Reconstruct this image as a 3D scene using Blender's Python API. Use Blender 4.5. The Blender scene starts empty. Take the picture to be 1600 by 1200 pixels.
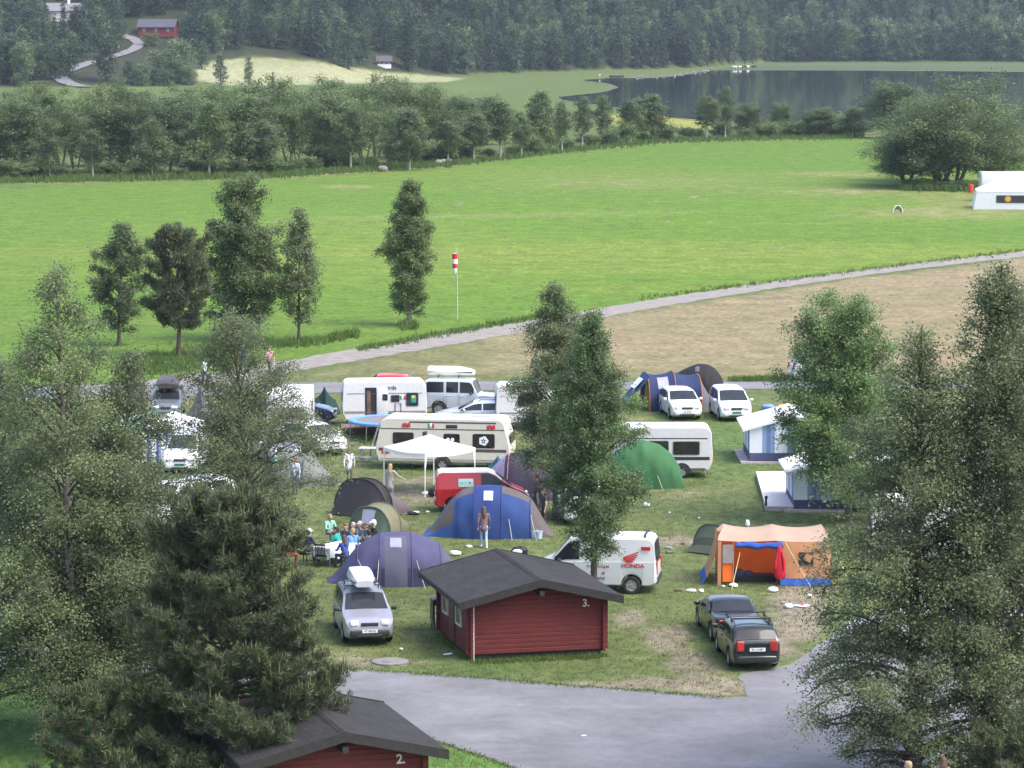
import bpy, bmesh, math, random
import numpy as np
from mathutils import Vector, Matrix, Euler
from mathutils import noise as mnoise
R = math.radians
sc = bpy.context.scene
COL = sc.collection
random.seed(7)
# ------------------------------------------------------------------ camera
F = 5000.0                       # focal length in pixels of the 1600 px wide photograph
CAMH = 21.5
PITCH = math.atan(570 / F)
cd = bpy.data.cameras.new('camera'); co = bpy.data.objects.new('camera', cd); COL.objects.link(co)
cd.sensor_width = 36; cd.lens = 36 * F / 1600; cd.clip_start = 1; cd.clip_end = 9000
co.location = (0, 0, CAMH); co.rotation_euler = (math.pi / 2 - PITCH, 0, 0)
sc.camera = co
# ------------------------------------------------------------------ sky, sun, exposure
SUN_EL, SUN_AZ = R(57), math.atan2(0.75, -0.38)
w = bpy.data.worlds.new('World'); sc.world = w; w.use_nodes = True
nt = w.node_tree
sky = nt.nodes.new('ShaderNodeTexSky'); sky.sky_type = 'NISHITA'; sky.sun_disc = False
sky.sun_elevation = SUN_EL; sky.sun_rotation = SUN_AZ % (2 * math.pi)
sky.air_density = 1.0; sky.dust_density = 4.5; sky.ozone_density = 1.0; sky.altitude = 100
nt.links.new(sky.outputs[0], nt.nodes['Background'].inputs[0]); nt.nodes['Background'].inputs[1].default_value = 0.15
sd = bpy.data.lights.new('sun', 'SUN'); sd.energy = 0.8; sd.angle = R(34); sd.color = (1, 0.96, 0.91)
so = bpy.data.objects.new('sun', sd); COL.objects.link(so)
sv = Vector((math.sin(SUN_AZ) * math.cos(SUN_EL), math.cos(SUN_AZ) * math.cos(SUN_EL), math.sin(SUN_EL)))
so.rotation_euler = sv.to_track_quat('Z', 'Y').to_euler(); so.location = (0, 0, 80)
sc.view_settings.view_transform = 'Standard'; sc.view_settings.look = 'None'
sc.view_settings.exposure = 1.62; sc.view_settings.gamma = 1.0; sc.view_settings.use_curve_mapping = False
sc.cycles.max_bounces = 8; sc.cycles.diffuse_bounces = 5; sc.cycles.glossy_bounces = 3; sc.cycles.transmission_bounces = 6
sc.cycles.volume_bounces = 0
# ------------------------------------------------------------------ projection helpers
CP, SP = math.cos(PITCH), math.sin(PITCH)
FOOT_U = [-600, -100, 300, 500, 700, 900, 1100, 1200, 1700, 2600]
FOOT_D = [960, 1000, 1030, 1080, 1230, 1330, 1430, 1600, 1620, 1650]
def hill(u, d):
    f = np.interp(u, FOOT_U, FOOT_D)
    t = np.maximum(d - f, 0)
    T = np.interp(u, [-600, 550, 760, 1000], [130, 110, 10, 0])
    z = 0.12 * np.minimum(t, T) + 0.33 * np.maximum(t - T, 0)
    return 78 * np.tanh(z / 78)
def terrain(x, y):
    d = y * CP + CAMH * SP
    if d < 900: return 0.0
    return float(hill(800 + F * x / d, d))
def W(px, py, z=0.0):
    """the point of the place at height z seen at photograph pixel (px, py)"""
    rx, ry = (px - 800) / F, -(py - 600) / F
    dx, dy, dz = rx, CP + ry * SP, -SP + ry * CP
    t = (z - CAMH) / dz
    return Vector((dx * t, dy * t, z))
def WT(px, py):
    """same, on the rising ground far away"""
    rx, ry = (px - 800) / F, -(py - 600) / F
    dx, dy, dz = rx, CP + ry * SP, -SP + ry * CP
    t = 900.0
    if dz < 0:
        tf = -CAMH / dz
        if tf < 940: return Vector((dx * tf, dy * tf, 0))
    while t < 2500:
        z = CAMH + dz * t
        if z <= terrain(dx * t, dy * t): break
        t += 1.0
    return Vector((dx * t, dy * t, terrain(dx * t, dy * t)))
def S(py): return 0.0462 * (py - 30)             # photograph pixels per metre on flat ground
# ------------------------------------------------------------------ materials
MATS = {}
def nd(m, t, **kw):
    n = m.node_tree.nodes.new(t)
    for k, v in kw.items(): setattr(n, k, v)
    return n
def M(name, rgb, rough=0.6, metal=0.0, var=0.12, scale=6.0, bump=0.0, bscale=30.0, spec=0.4, coat=0.0, stretch=None, detail=4):
    if name in MATS: return MATS[name]
    m = bpy.data.materials.new(name); m.use_nodes = True; MATS[name] = m
    L = m.node_tree.links; b = m.node_tree.nodes['Principled BSDF']
    b.inputs['Roughness'].default_value = rough; b.inputs['Metallic'].default_value = metal
    b.inputs['Specular IOR Level'].default_value = spec; b.inputs['Coat Weight'].default_value = coat
    tc = nd(m, 'ShaderNodeTexCoord'); src = tc.outputs['Object']
    if stretch:
        mp = nd(m, 'ShaderNodeMapping'); mp.inputs['Scale'].default_value = stretch
        L.new(src, mp.inputs[0]); src = mp.outputs[0]
    n = nd(m, 'ShaderNodeTexNoise'); n.inputs['Scale'].default_value = scale; n.inputs['Detail'].default_value = detail
    L.new(src, n.inputs['Vector'])
    mx = nd(m, 'ShaderNodeMix', data_type='RGBA')
    mr = nd(m, 'ShaderNodeMapRange'); mr.inputs[1].default_value = 0.3; mr.inputs[2].default_value = 0.7
    L.new(n.outputs[0], mr.inputs[0]); L.new(mr.outputs[0], mx.inputs[0])
    mx.inputs[6].default_value = [c * (1 - var) for c in rgb] + [1]
    mx.inputs[7].default_value = [min(1, c * (1 + var)) for c in rgb] + [1]
    L.new(mx.outputs[2], b.inputs['Base Color'])
    if bump:
        n2 = nd(m, 'ShaderNodeTexNoise'); n2.inputs['Scale'].default_value = bscale; n2.inputs['Detail'].default_value = 3
        L.new(src, n2.inputs['Vector'])
        bp = nd(m, 'ShaderNodeBump'); bp.inputs['Strength'].default_value = bump; bp.inputs['Distance'].default_value = 0.03
        L.new(n2.outputs[0], bp.inputs['Height']); L.new(bp.outputs[0], b.inputs['Normal'])
    return m
def leafmat(name, rgb, var=0.35, trans=0.42, rough=0.5, tint=(1.1, 1.12, 0.82), rnd=0.35):
    """leaves: colour varies leaf by leaf and spray by spray (face attribute 'v') and tree by tree"""
    if name in MATS: return MATS[name]
    m = bpy.data.materials.new(name); m.use_nodes = True; MATS[name] = m
    L = m.node_tree.links; nn = m.node_tree.nodes; b = nn['Principled BSDF']; out = nn['Material Output']
    b.inputs['Roughness'].default_value = rough; b.inputs['Specular IOR Level'].default_value = 0.35
    at = nd(m, 'ShaderNodeAttribute', attribute_name='v')
    oi = nd(m, 'ShaderNodeObjectInfo')
    add = nd(m, 'ShaderNodeMath', operation='MULTIPLY_ADD'); L.new(oi.outputs['Random'], add.inputs[0]); add.inputs[1].default_value = rnd
    L.new(at.outputs['Fac'], add.inputs[2])
    mx = nd(m, 'ShaderNodeMix', data_type='RGBA'); L.new(add.outputs[0], mx.inputs[0]); mx.clamp_factor = True
    mx.inputs[6].default_value = [c * (1 - var) for c in rgb] + [1]
    mx.inputs[7].default_value = [c * (1 + var) * t for c, t in zip(rgb, tint)] + [1]
    L.new(mx.outputs[2], b.inputs['Base Color'])
    t = nd(m, 'ShaderNodeBsdfTranslucent'); L.new(mx.outputs[2], t.inputs[0])
    ms = nd(m, 'ShaderNodeMixShader'); ms.inputs[0].default_value = trans
    L.new(b.outputs[0], ms.inputs[1]); L.new(t.outputs[0], ms.inputs[2]); L.new(ms.outputs[0], out.inputs[0])
    return m
# ------------------------------------------------------------------ object helpers
def link(o): COL.objects.link(o); return o
def tag(o, label=None, cat=None, group=None, kind=None):
    if label: o['label'] = label
    if cat: o['category'] = cat
    if group: o['group'] = group
    if kind: o['kind'] = kind
    return o
def thing(name, label, cat, loc=(0, 0, 0), rz=0.0, group=None):
    o = link(bpy.data.objects.new(name, None)); o.empty_display_size = 0.3
    o.location = loc; o.rotation_euler = (0, 0, rz)
    return tag(o, label, cat, group)
def copy_tree(o, parent=None):
    c = o.copy(); COL.objects.link(c); c.parent = parent
    for ch in list(o.children): copy_tree(ch, c)
    return c
def npmesh(name, v, f, mats, mi=None, attr=None, smooth=False):
    """mesh from arrays; f is (n,3) or (n,4)"""
    me = bpy.data.meshes.new(name); v = np.asarray(v, np.float32); f = np.asarray(f, np.int32)
    k = f.shape[1]
    me.vertices.add(len(v)); me.vertices.foreach_set('co', v.ravel())
    me.loops.add(f.size); me.loops.foreach_set('vertex_index', f.ravel())
    me.polygons.add(len(f)); me.polygons.foreach_set('loop_start', np.arange(0, f.size, k, dtype=np.int32))
    me.polygons.foreach_set('loop_total', np.full(len(f), k, np.int32))
    for m in mats: me.materials.append(m)
    if mi is not None: me.polygons.foreach_set('material_index', np.asarray(mi, np.int32))
    if smooth: me.polygons.foreach_set('use_smooth', np.ones(len(f), bool))
    if attr is not None:
        a = me.attributes.new('v', 'FLOAT', 'FACE'); a.data.foreach_set('value', np.asarray(attr, np.float32))
    me.update(calc_edges=True)
    return me
class MB:
    """collects shapes, builds ONE mesh object"""
    def __init__(s): s.v = []; s.f = []; s.m = []
    def add(s, vs, fs, mi=0, mat=None):
        n = len(s.v)
        for p in vs:
            p = Vector(p); s.v.append(mat @ p if mat else p)
        for f in fs: s.f.append([n + i for i in f]); s.m.append(mi)
        return s
    def box(s, c, d, mi=0, rot=(0, 0, 0), taper=1.0, mat=None):
        x, y, z = d[0] / 2, d[1] / 2, d[2] / 2
        T = Matrix.Translation(c) @ Euler(rot).to_matrix().to_4x4()
        if mat: T = mat @ T
        t = taper
        vs = [(-x, -y, -z), (x, -y, -z), (x, y, -z), (-x, y, -z), (-x * t, -y * t, z), (x * t, -y * t, z), (x * t, y * t, z), (-x * t, y * t, z)]
        return s.add(vs, [(0, 3, 2, 1), (4, 5, 6, 7), (0, 1, 5, 4), (1, 2, 6, 5), (2, 3, 7, 6), (3, 0, 4, 7)], mi, T)
    def rbox(s, c, d, r=0.05, mi=0, rot=(0, 0, 0), n=3, mat=None):
        """rounded box (rounded in all directions)"""
        T = Matrix.Translation(c) @ Euler(rot).to_matrix().to_4x4()
        if mat: T = mat @ T
        hx, hy, hz = d[0] / 2, d[1] / 2, d[2] / 2; r = min(r, hx, hy, hz)
        rings = []
        angs = [-math.pi / 2 + math.pi / 2 * i / n for i in range(n + 1)] + [math.pi / 2 * i / n for i in range(n + 1)]
        for k, a in enumerate(angs):
            zc = -(hz - r) if k <= n else (hz - r)
            rr = r * math.cos(a); z = zc + r * math.sin(a); ring = []
            for q, (sx, sy) in enumerate(((1, 1), (-1, 1), (-1, -1), (1, -1))):
                for i in range(n + 1):
                    b = q * math.pi / 2 + math.pi / 2 * i / n
                    ring.append((sx * (hx - r) + rr * math.cos(b), sy * (hy - r) + rr * math.sin(b), z))
            rings.append(ring)
        return s.loft(rings, mi, T)
    def loft(s, rings, mi=0, mat=None, caps=True, closed=True, mis=None):
        n = len(rings[0]); vs = [p for r in rings for p in r]; base = len(s.v); s.add(vs, [], mi, mat)
        for i in range(len(rings) - 1):
            for j in range(n if closed else n - 1):
                k = (j + 1) % n
                s.f.append([base + i * n + j, base + i * n + k, base + (i + 1) * n + k, base + (i + 1) * n + j])
                s.m.append(mis(i, j) if mis else mi)
        if caps:
            s.f.append([base + j for j in range(n)][::-1]); s.m.append(mi)
            s.f.append([base + (len(rings) - 1) * n + j for j in range(n)]); s.m.append(mi)
        return s
    def tube(s, pts, rad, n=8, mi=0, mat=None, caps=True):
        pts = [Vector(p) for p in pts]
        if not isinstance(rad, (list, tuple)): rad = [rad] * len(pts)
        rings = []; up = None
        for i, p in enumerate(pts):
            d = (pts[min(i + 1, len(pts) - 1)] - pts[max(i - 1, 0)])
            d = d.normalized() if d.length > 1e-9 else Vector((0, 0, 1))
            if up is None:
                up = Vector((0, 0, 1)) if abs(d.z) < 0.9 else Vector((1, 0, 0))
            a = d.cross(up).normalized() if d.cross(up).length > 1e-6 else Vector((1, 0, 0)); b = d.cross(a).normalized(); up = -b if False else up
            rings.append([p + a * (rad[i] * math.cos(2 * math.pi * k / n)) + b * (rad[i] * math.sin(2 * math.pi * k / n)) for k in range(n)])
        return s.loft(rings, mi, mat, caps)
    def capsule(s, p0, p1, r0, r1, n=10, mi=0, mat=None):
        p0, p1 = Vector(p0), Vector(p1); d = p1 - p0; l = d.length; d = d.normalized() if l > 1e-6 else Vector((0, 0, 1))
        a = d.orthogonal().normalized(); b = d.cross(a); rings = []
        for (c, r, lo, hi) in ((p0, r0, -90, 0), (p1, r1, 0, 90)):
            for i in range(4):
                t = R(lo + (hi - lo) * i / 3); t = max(-1.5, min(1.5, t))
                rings.append([c + d * (r * math.sin(t)) + (a * math.cos(2 * math.pi * k / n) + b * math.sin(2 * math.pi * k / n)) * (r * math.cos(t)) for k in range(n)])
        return s.loft(rings, mi, mat)
    def lathe(s, prof, n=16, mi=0, mat=None, axis='Z', closed_prof=False):
        rings = []
        for k in range(n):
            a = 2 * math.pi * k / n
            if axis == 'Z': rings.append([(r * math.cos(a), r * math.sin(a), z) for r, z in prof])
            else: rings.append([(r * math.cos(a), z, r * math.sin(a)) for r, z in prof])
        rings.append(rings[0])
        return s.loft(rings, mi, mat, caps=False, closed=closed_prof)
    def prism(s, poly, y0, y1, mi=0, mat=None):
        """polygon in x,z pushed along y"""
        return s.loft([[(x, y0, z) for x, z in poly], [(x, y1, z) for x, z in poly]], mi, mat)
    def ell(s, c, r, n=10, mi=0, mat=None):
        prof = [(max(1e-4, math.cos(R(a))), math.sin(R(a))) for a in range(-90, 91, 18)]
        T = Matrix.Translation(c) @ Matrix.Diagonal((r[0], r[1], r[2], 1))
        if mat: T = mat @ T
        return s.lathe(prof, n, mi, T)
    def mesh(s, name, mats, sharp=35, smooth=True):
        me = bpy.data.meshes.new(name)
        me.from_pydata([tuple(p) for p in s.v], [], s.f)
        if not isinstance(mats, (list, tuple)): mats = [mats]
        for m in mats: me.materials.append(m)
        me.polygons.foreach_set('material_index', s.m)
        bm = bmesh.new(); bm.from_mesh(me)
        bmesh.ops.remove_doubles(bm, verts=bm.verts, dist=1e-5)
        bmesh.ops.recalc_face_normals(bm, faces=bm.faces); bm.to_mesh(me); bm.free()
        if smooth:
            me.polygons.foreach_set('use_smooth', [True] * len(me.polygons)); me.set_sharp_from_angle(angle=R(sharp))
        me.update(); return me
    def build(s, name, mats, parent=None, sharp=35, smooth=True, label=None):
        o = link(bpy.data.objects.new(name, s.mesh(name, mats, sharp, smooth)))
        if parent: o.parent = parent
        if label: o['label'] = label
        return o
def addmesh(name, me, parent=None, loc=None):
    o = link(bpy.data.objects.new(name, me))
    if parent: o.parent = parent
    if loc: o.location = loc
    return o
FONTC = {}
def textmesh(s, size, mat, extr=0.004):
    cu = bpy.data.curves.new('t', 'FONT'); cu.body = s; cu.size = size; cu.extrude = extr; cu.align_x = 'CENTER'; cu.align_y = 'CENTER'
    cu.offset = size * 0.02
    o = bpy.data.objects.new('t', cu); COL.objects.link(o)
    dg = bpy.context.evaluated_depsgraph_get(); me = bpy.data.meshes.new_from_object(o.evaluated_get(dg))
    bpy.data.objects.remove(o); me.materials.clear(); me.materials.append(mat)
    return me
def text(name, s, size, mat, parent, loc, rot):
    o = addmesh(name, textmesh(s, size, mat), parent, loc); o.rotation_euler = rot; return o
# ------------------------------------------------------------------ ground
def nz(x, y, s, seed=0):
    """cheap smooth value noise on arrays, -1..1"""
    x = np.asarray(x, float) * s + seed * 17.3; y = np.asarray(y, float) * s + seed * 7.7
    xi, yi = np.floor(x), np.floor(y); fx, fy = x - xi, y - yi
    fx = fx * fx * (3 - 2 * fx); fy = fy * fy * (3 - 2 * fy)
    h = lambda a, b: np.modf(np.abs(np.sin(a * 127.1 + b * 311.7) * 43758.5453))[0]
    return 2 * ((h(xi, yi) * (1 - fx) + h(xi + 1, yi) * fx) * (1 - fy) + (h(xi, yi + 1) * (1 - fx) + h(xi + 1, yi + 1) * fx) * fy) - 1
def fbm(x, y, s, seed=0, o=4):
    return sum(nz(x, y, s * 2 ** i, seed + i) / 1.9 ** i for i in range(o)) / 1.6
def sdist(u, v, poly, vs=1.0):
    """signed distance (in photograph pixels) to a polygon, + inside"""
    P = np.array(poly, float); n = len(P); ins = np.zeros(u.shape, bool); dmin = np.full(u.shape, 1e18)
    for i in range(n):
        a, b = P[i], P[(i + 1) % n]
        c = ((a[1] > v) != (b[1] > v)) & (u < (b[0] - a[0]) * (v - a[1]) / ((b[1] - a[1]) + 1e-12) + a[0])
        ins ^= c
        ax, ay, bx, by = a[0], a[1] * vs, b[0], b[1] * vs
        dx, dy = bx - ax, by - ay; L2 = dx * dx + dy * dy + 1e-12
        t = np.clip(((u - ax) * dx + (v * vs - ay) * dy) / L2, 0, 1)
        dmin = np.minimum(dmin, (u - ax - t * dx) ** 2 + (v * vs - ay - t * dy) ** 2)
    d = np.sqrt(dmin); return np.where(ins, d, -d)
def sstep(x, a, b): t = np.clip((x - a) / (b - a), 0, 1); return t * t * (3 - 2 * t)
FIELD = [(-900, 300), (0, 290), (420, 281), (700, 262), (850, 243), (1050, 222), (1350, 215), (1700, 216), (2900, 230), (2900, 290), (1600, 398), (1300, 438), (1000, 478), (800, 520), (600, 550), (430, 575), (200, 596), (-900, 640)]
DRY = [(470, 590), (640, 548), (830, 512), (1000, 486), (1300, 440), (1600, 404), (2900, 310), (2900, 600), (1600, 593), (1230, 591), (1000, 590), (760, 585), (600, 590)]
NEARLAWN = [(-900, 1046), (100, 1046), (300, 1060), (500, 1120), (700, 1165), (760, 1185), (830, 1205), (830, 1700), (-900, 1700)]
HAY = [(305, 108), (330, 97), (395, 90), (470, 94), (600, 113), (730, 122), (700, 128), (540, 131), (420, 134), (330, 134), (300, 122)]
YEL = [(940, 178), (1110, 184), (1110, 202), (960, 196)]
MARSH = [(1100, 110), (1200, 98), (2900, 98), (2900, 113), (1350, 110)]
def ground():
    us = np.concatenate([np.arange(-2600, -60, 90), np.arange(-60, 1664, 6), np.arange(1670, 4200, 90)]).astype(float)
    vs = np.concatenate([np.arange(3000, 1260, -60), np.arange(1260, 300, -3.5), np.arange(300, 136, -1.2)])
    ds = np.concatenate([F / (0.0462 * (vs - 30)), np.arange(1020, 1700, 7), np.arange(1700, 2600, 60)])
    U, D = np.meshgrid(us, ds)
    Y = (D - CAMH * SP) / CP; X = (U - 800) / F * D
    Z = hill(U, D) * (D > 900)
    V = 30 + (CAMH - Z) * F / D / CP * 1.0
    # --- colours that belong to the ground itself: grass, mown hay, trodden earth
    c = np.zeros(U.shape + (3,)); n1 = fbm(X, Y, 0.06, 1); n2 = fbm(X, Y, 0.5, 2); n3 = fbm(X, Y * 0.25, 0.03, 5)
    def put(mask, col): c[:] = c * (1 - mask[..., None]) + np.array(col) * mask[..., None]
    lawn, dryl, bare = (0.092, 0.118, 0.042), (0.155, 0.138, 0.070), (0.195, 0.165, 0.128)
    put(np.ones(U.shape), lawn)
    put(sstep(n1 + 0.5 * n2 + 0.3 * fbm(X, Y * .6, 0.22, 11), 0.0, 0.85) * 0.75, dryl)
    far = sstep(-V, -284, -270)
    put(far, (0.078, 0.108, 0.03)); put(far * sstep(n3, 0.1, 0.7) * 0.6, (0.10, 0.13, 0.03))
    jit = 7 * fbm(X, Y, 0.25, 9)
    fm = sstep(sdist(U, V, FIELD, 2) + jit * 0.6, -4, 6)
    put(fm, (0.088, 0.160, 0.018))
    nn = fbm(X * 0.35, Y, 0.035, 21); put(fm * sstep(nn, -0.1, 0.7) * 0.75, (0.138, 0.182, 0.032))
    put(fm * sstep(fbm(X * .12 + Y * .1, Y, 0.10, 61), 0.0, 0.6) * 0.35, (0.072, 0.142, 0.022)); put(fm * sstep(fbm(X * .1 - Y * .2, Y, 0.16, 63), 0.25, 0.8) * 0.4, (0.15, 0.185, 0.045))
    for tv, tk in ((0.0, .35), (5.2, .35)): put(fm * np.exp(-((V - (318 - .045 * (U - 600) + 4.5 * np.sin(U / 170) + tv)) / 1.3) ** 2) * tk * sstep(n2, -.5, .3), (0.15, 0.17, 0.06))
    put(fm * sstep(fbm(X * .5, Y, 0.2, 23), 0.1, 0.9) * 0.45, (0.064, 0.130, 0.018))
    put(fm * sstep(V, 430, 560) * 0.5, (0.085, 0.138, 0.027)); put(fm * np.clip(.55 * sstep(-V, -360, -240) + .35 * sstep(-U, -700, 0), 0, .7), (0.076, 0.138, 0.020))
    strk = np.exp(-((V - (338 - 0.018 * (U - 700))) / (3.5 + 2 * n2)) ** 2) * sstep(U, 380, 560) * sstep(-U, -1250, -900)
    put(fm * strk * 0.5, (0.17, 0.20, 0.07))
    for (pu, pv, ru, rv, k) in ((1330, 300, 120, 6, .7), (1480, 333, 130, 9, .8), (1560, 318, 90, 9, .6), (1310, 272, 90, 4, .5), (540, 292, 40, 2.5, .8), (1480, 306, 60, 7, .6), (1000, 285, 200, 8, .35)):
        g = np.exp(-((U - pu) / ru) ** 2 - ((V - pv) / rv) ** 2); put(fm * np.clip(g * k * (1 + n2), 0, 1), (0.20, 0.19, 0.085))
    put(sstep(-np.abs(V - np.interp(U, [0, 420, 700, 850, 1050, 1350], [287, 279, 259, 240, 221, 214])) - 0.6 * np.abs(n2), -2.4, -0.6) * sstep(U, 380, 560) * 0.75, (0.22, 0.19, 0.12))
    edge = sstep(-np.abs(sdist(U, V, FIELD, 2) + jit * 1.4), -9, -2) * (V > 290) * (V < 620); put(edge * 0.55, (0.05, 0.10, 0.03))
    dm = sstep(sdist(U, V, DRY, 1.5) + jit, -4, 8)
    put(dm, (0.165, 0.152, 0.078))
    brown = sstep(U + 200 * n1, 620, 1050) * sstep(-V, -582, -566) * (0.45 + 0.55 * sstep(fbm(X * .5, Y, 0.12, 31) + 0.4 * n2, -0.35, 0.3))
    put(dm * brown, (0.205, 0.166, 0.100))
    put(dm * sstep(fbm(X * .4, Y, 0.25, 33), 0.15, 0.8) * 0.6, (0.21, 0.185, 0.11))
    put(dm * sstep(-U - 300 * n1, -760, -520) * 0.6, (0.10, 0.12, 0.045))
    put(sstep(sdist(U, V, NEARLAWN, 1.5) + jit, -4, 6), (0.082, 0.150, 0.034))
    for (pu, pv, ru, rv, k) in ((1040, 1000, 48, 30, 1.0), (1075, 1035, 48, 26, 1.05), (1110, 1072, 70, 16, 1.0), (985, 968, 42, 16, .8), (1245, 965, 45, 45, 1.0), (1210, 1005, 40, 30, .7), (1020, 1066, 60, 10, .8), (1060, 845, 70, 18, .75), (1250, 925, 60, 45, .9), (1150, 910, 60, 12, .6),
                                (640, 770, 110, 30, .6), (740, 760, 90, 26, .55), (560, 700, 60, 20, .45), (600, 1036, 110, 9, .7), (870, 1072, 140, 9, .7), (700, 1060, 160, 7, .6), (560, 720, 60, 18, .4), (1190, 840, 60, 12, .5), (690, 830, 90, 14, .45),
                                (480, 640, 90, 16, .45), (1100, 770, 160, 16, .35), (1080, 905, 90, 10, .5), (650, 1000, 14, 30, .5)):
        g = np.exp(-((U - pu) / ru) ** 2 - ((V - pv) / rv) ** 2) * k
        mk = sstep(g + 0.28 * n2 + 0.22 * fbm(X, Y, 1.3, 41), 0.28, 0.75)
        put(mk * 0.85, bare)
    put(sstep(-sdist(U, V, [(980, 660), (1230, 660), (1230, 800), (980, 800)], 1) + 30 * n1, -40, 10) * 0 , lawn)
    g = np.exp(-((U - 1130) / 140) ** 2 - ((V - 690) / 60) ** 2); put(np.clip(g * 0.9 + 0.3 * n2 * g, 0, 1), (0.078, 0.128, 0.036))
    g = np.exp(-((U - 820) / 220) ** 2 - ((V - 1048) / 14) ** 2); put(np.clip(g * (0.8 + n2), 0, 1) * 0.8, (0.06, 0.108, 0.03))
    put(sstep(sdist(U, V, HAY, 3) + jit * .5, -2, 4) * sstep(D, 950, 1000), (0.235, 0.24, 0.135))
    put(sstep(sdist(U, V, HAY, 3) + 10 * n1, 4, 12) * sstep(D, 950, 1000) * 0.5 * sstep(-V, -110, -96), (0.16, 0.17, 0.08))
    put(sstep(sdist(U, V, YEL, 3) + jit * .6, -2, 4), (0.20, 0.21, 0.045))
    put(sstep(sdist(U, V, MARSH, 4) + jit * .3, -2, 3) * (D < 1640), (0.058, 0.080, 0.034)); put(sstep(sdist(U, V, MARSH, 4), -2, 3) * (D < 1640) * sstep(fbm(X * .4, Y, .02, 51), -.2, .6) * .7, (0.085, 0.10, 0.042))
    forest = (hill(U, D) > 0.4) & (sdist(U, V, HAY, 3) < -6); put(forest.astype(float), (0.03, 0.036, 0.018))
    nr, nc = U.shape
    idx = np.arange(nr * nc).reshape(nr, nc)
    f = np.stack([idx[:-1, :-1], idx[:-1, 1:], idx[1:, 1:], idx[1:, :-1]], -1).reshape(-1, 4)
    m = bpy.data.materials.new('ground'); m.use_nodes = True; L = m.node_tree.links; b = m.node_tree.nodes['Principled BSDF']
    b.inputs['Roughness'].default_value = 0.9; b.inputs['Specular IOR Level'].default_value = 0.15
    at = nd(m, 'ShaderNodeAttribute', attribute_name='col'); ge = nd(m, 'ShaderNodeNewGeometry')
    fac = None
    for sx, sy, amp in ((0.5, 0.35, 0.5), (2.2, 1.4, 0.75), (9, 6, 0.6)):
        mp = nd(m, 'ShaderNodeMapping'); mp.inputs['Scale'].default_value = (sx, sy, 1); L.new(ge.outputs['Position'], mp.inputs[0])
        n = nd(m, 'ShaderNodeTexNoise'); n.inputs['Scale'].default_value = 1; n.inputs['Detail'].default_value = 5; L.new(mp.outputs[0], n.inputs['Vector'])
        mr = nd(m, 'ShaderNodeMapRange'); mr.inputs[1].default_value = 0.25; mr.inputs[2].default_value = 0.75; mr.inputs[3].default_value = 1 - amp * 0.5; mr.inputs[4].default_value = 1 + amp * 0.5
        L.new(n.outputs[0], mr.inputs[0])
        if fac is None: fac = mr.outputs[0]
        else:
            mu = nd(m, 'ShaderNodeMath', operation='MULTIPLY'); L.new(fac, mu.inputs[0]); L.new(mr.outputs[0], mu.inputs[1]); fac = mu.outputs[0]
    vm = nd(m, 'ShaderNodeVectorMath', operation='SCALE'); L.new(at.outputs['Color'], vm.inputs[0]); L.new(fac, vm.inputs['Scale'])
    L.new(vm.outputs[0], b.inputs['Base Color'])
    n = nd(m, 'ShaderNodeTexNoise'); n.inputs['Scale'].default_value = 9; n.inputs['Detail'].default_value = 6; L.new(ge.outputs['Position'], n.inputs['Vector'])
    bp = nd(m, 'ShaderNodeBump'); bp.inputs['Strength'].default_value = 0.7; bp.inputs['Distance'].default_value = 0.12; L.new(n.outputs[0], bp.inputs['Height']); L.new(bp.outputs[0], b.inputs['Normal'])
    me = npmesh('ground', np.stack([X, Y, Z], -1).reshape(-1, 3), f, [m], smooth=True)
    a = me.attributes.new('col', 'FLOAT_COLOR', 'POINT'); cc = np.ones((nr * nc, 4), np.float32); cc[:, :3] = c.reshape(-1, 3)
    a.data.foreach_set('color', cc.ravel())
    return tag(addmesh('ground', me), kind='structure')
ground()
def outline(pts, step=0.5, jit=0.12, seed=1, z=0.0, at=None):
    P = [(at or W)(*p) for p in pts]; out = []
    for i in range(len(P)):
        a, b = P[i], P[(i + 1) % len(P)]; L = (b - a).length; k = max(1, min(400, int(L / step)))
        for j in range(k):
            p = a.lerp(b, j / k); n = Vector((-(b - a).y, (b - a).x, 0)).normalized()
            q = mnoise.noise(Vector((p.x * 0.7, p.y * 0.7, seed))) + 0.7 * mnoise.noise(Vector((p.x * 2.3, p.y * 2.3, seed)))
            p = p + n * (q * jit); out.append((p.x, p.y, p.z + z))
    return out
def sheet(name, pts, mat, z, step=0.5, jit=0.12, at=None, kind='structure'):
    o = outline(pts, step, jit, len(name), z, at); mb = MB(); mb.add(o, [list(range(len(o)))])
    ob = mb.build(name, mat, smooth=False); me = ob.data
    bm = bmesh.new(); bm.from_mesh(me); bmesh.ops.triangulate(bm, faces=bm.faces)
    for f in bm.faces:
        if f.normal.z < 0: f.normal_flip()
    bm.to_mesh(me); bm.free()
    return tag(ob, kind=kind)
asph = M('asphalt', (0.142, 0.142, 0.156), 0.85, var=0.16, scale=0.35, bump=0.25, bscale=40, detail=8)
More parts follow.
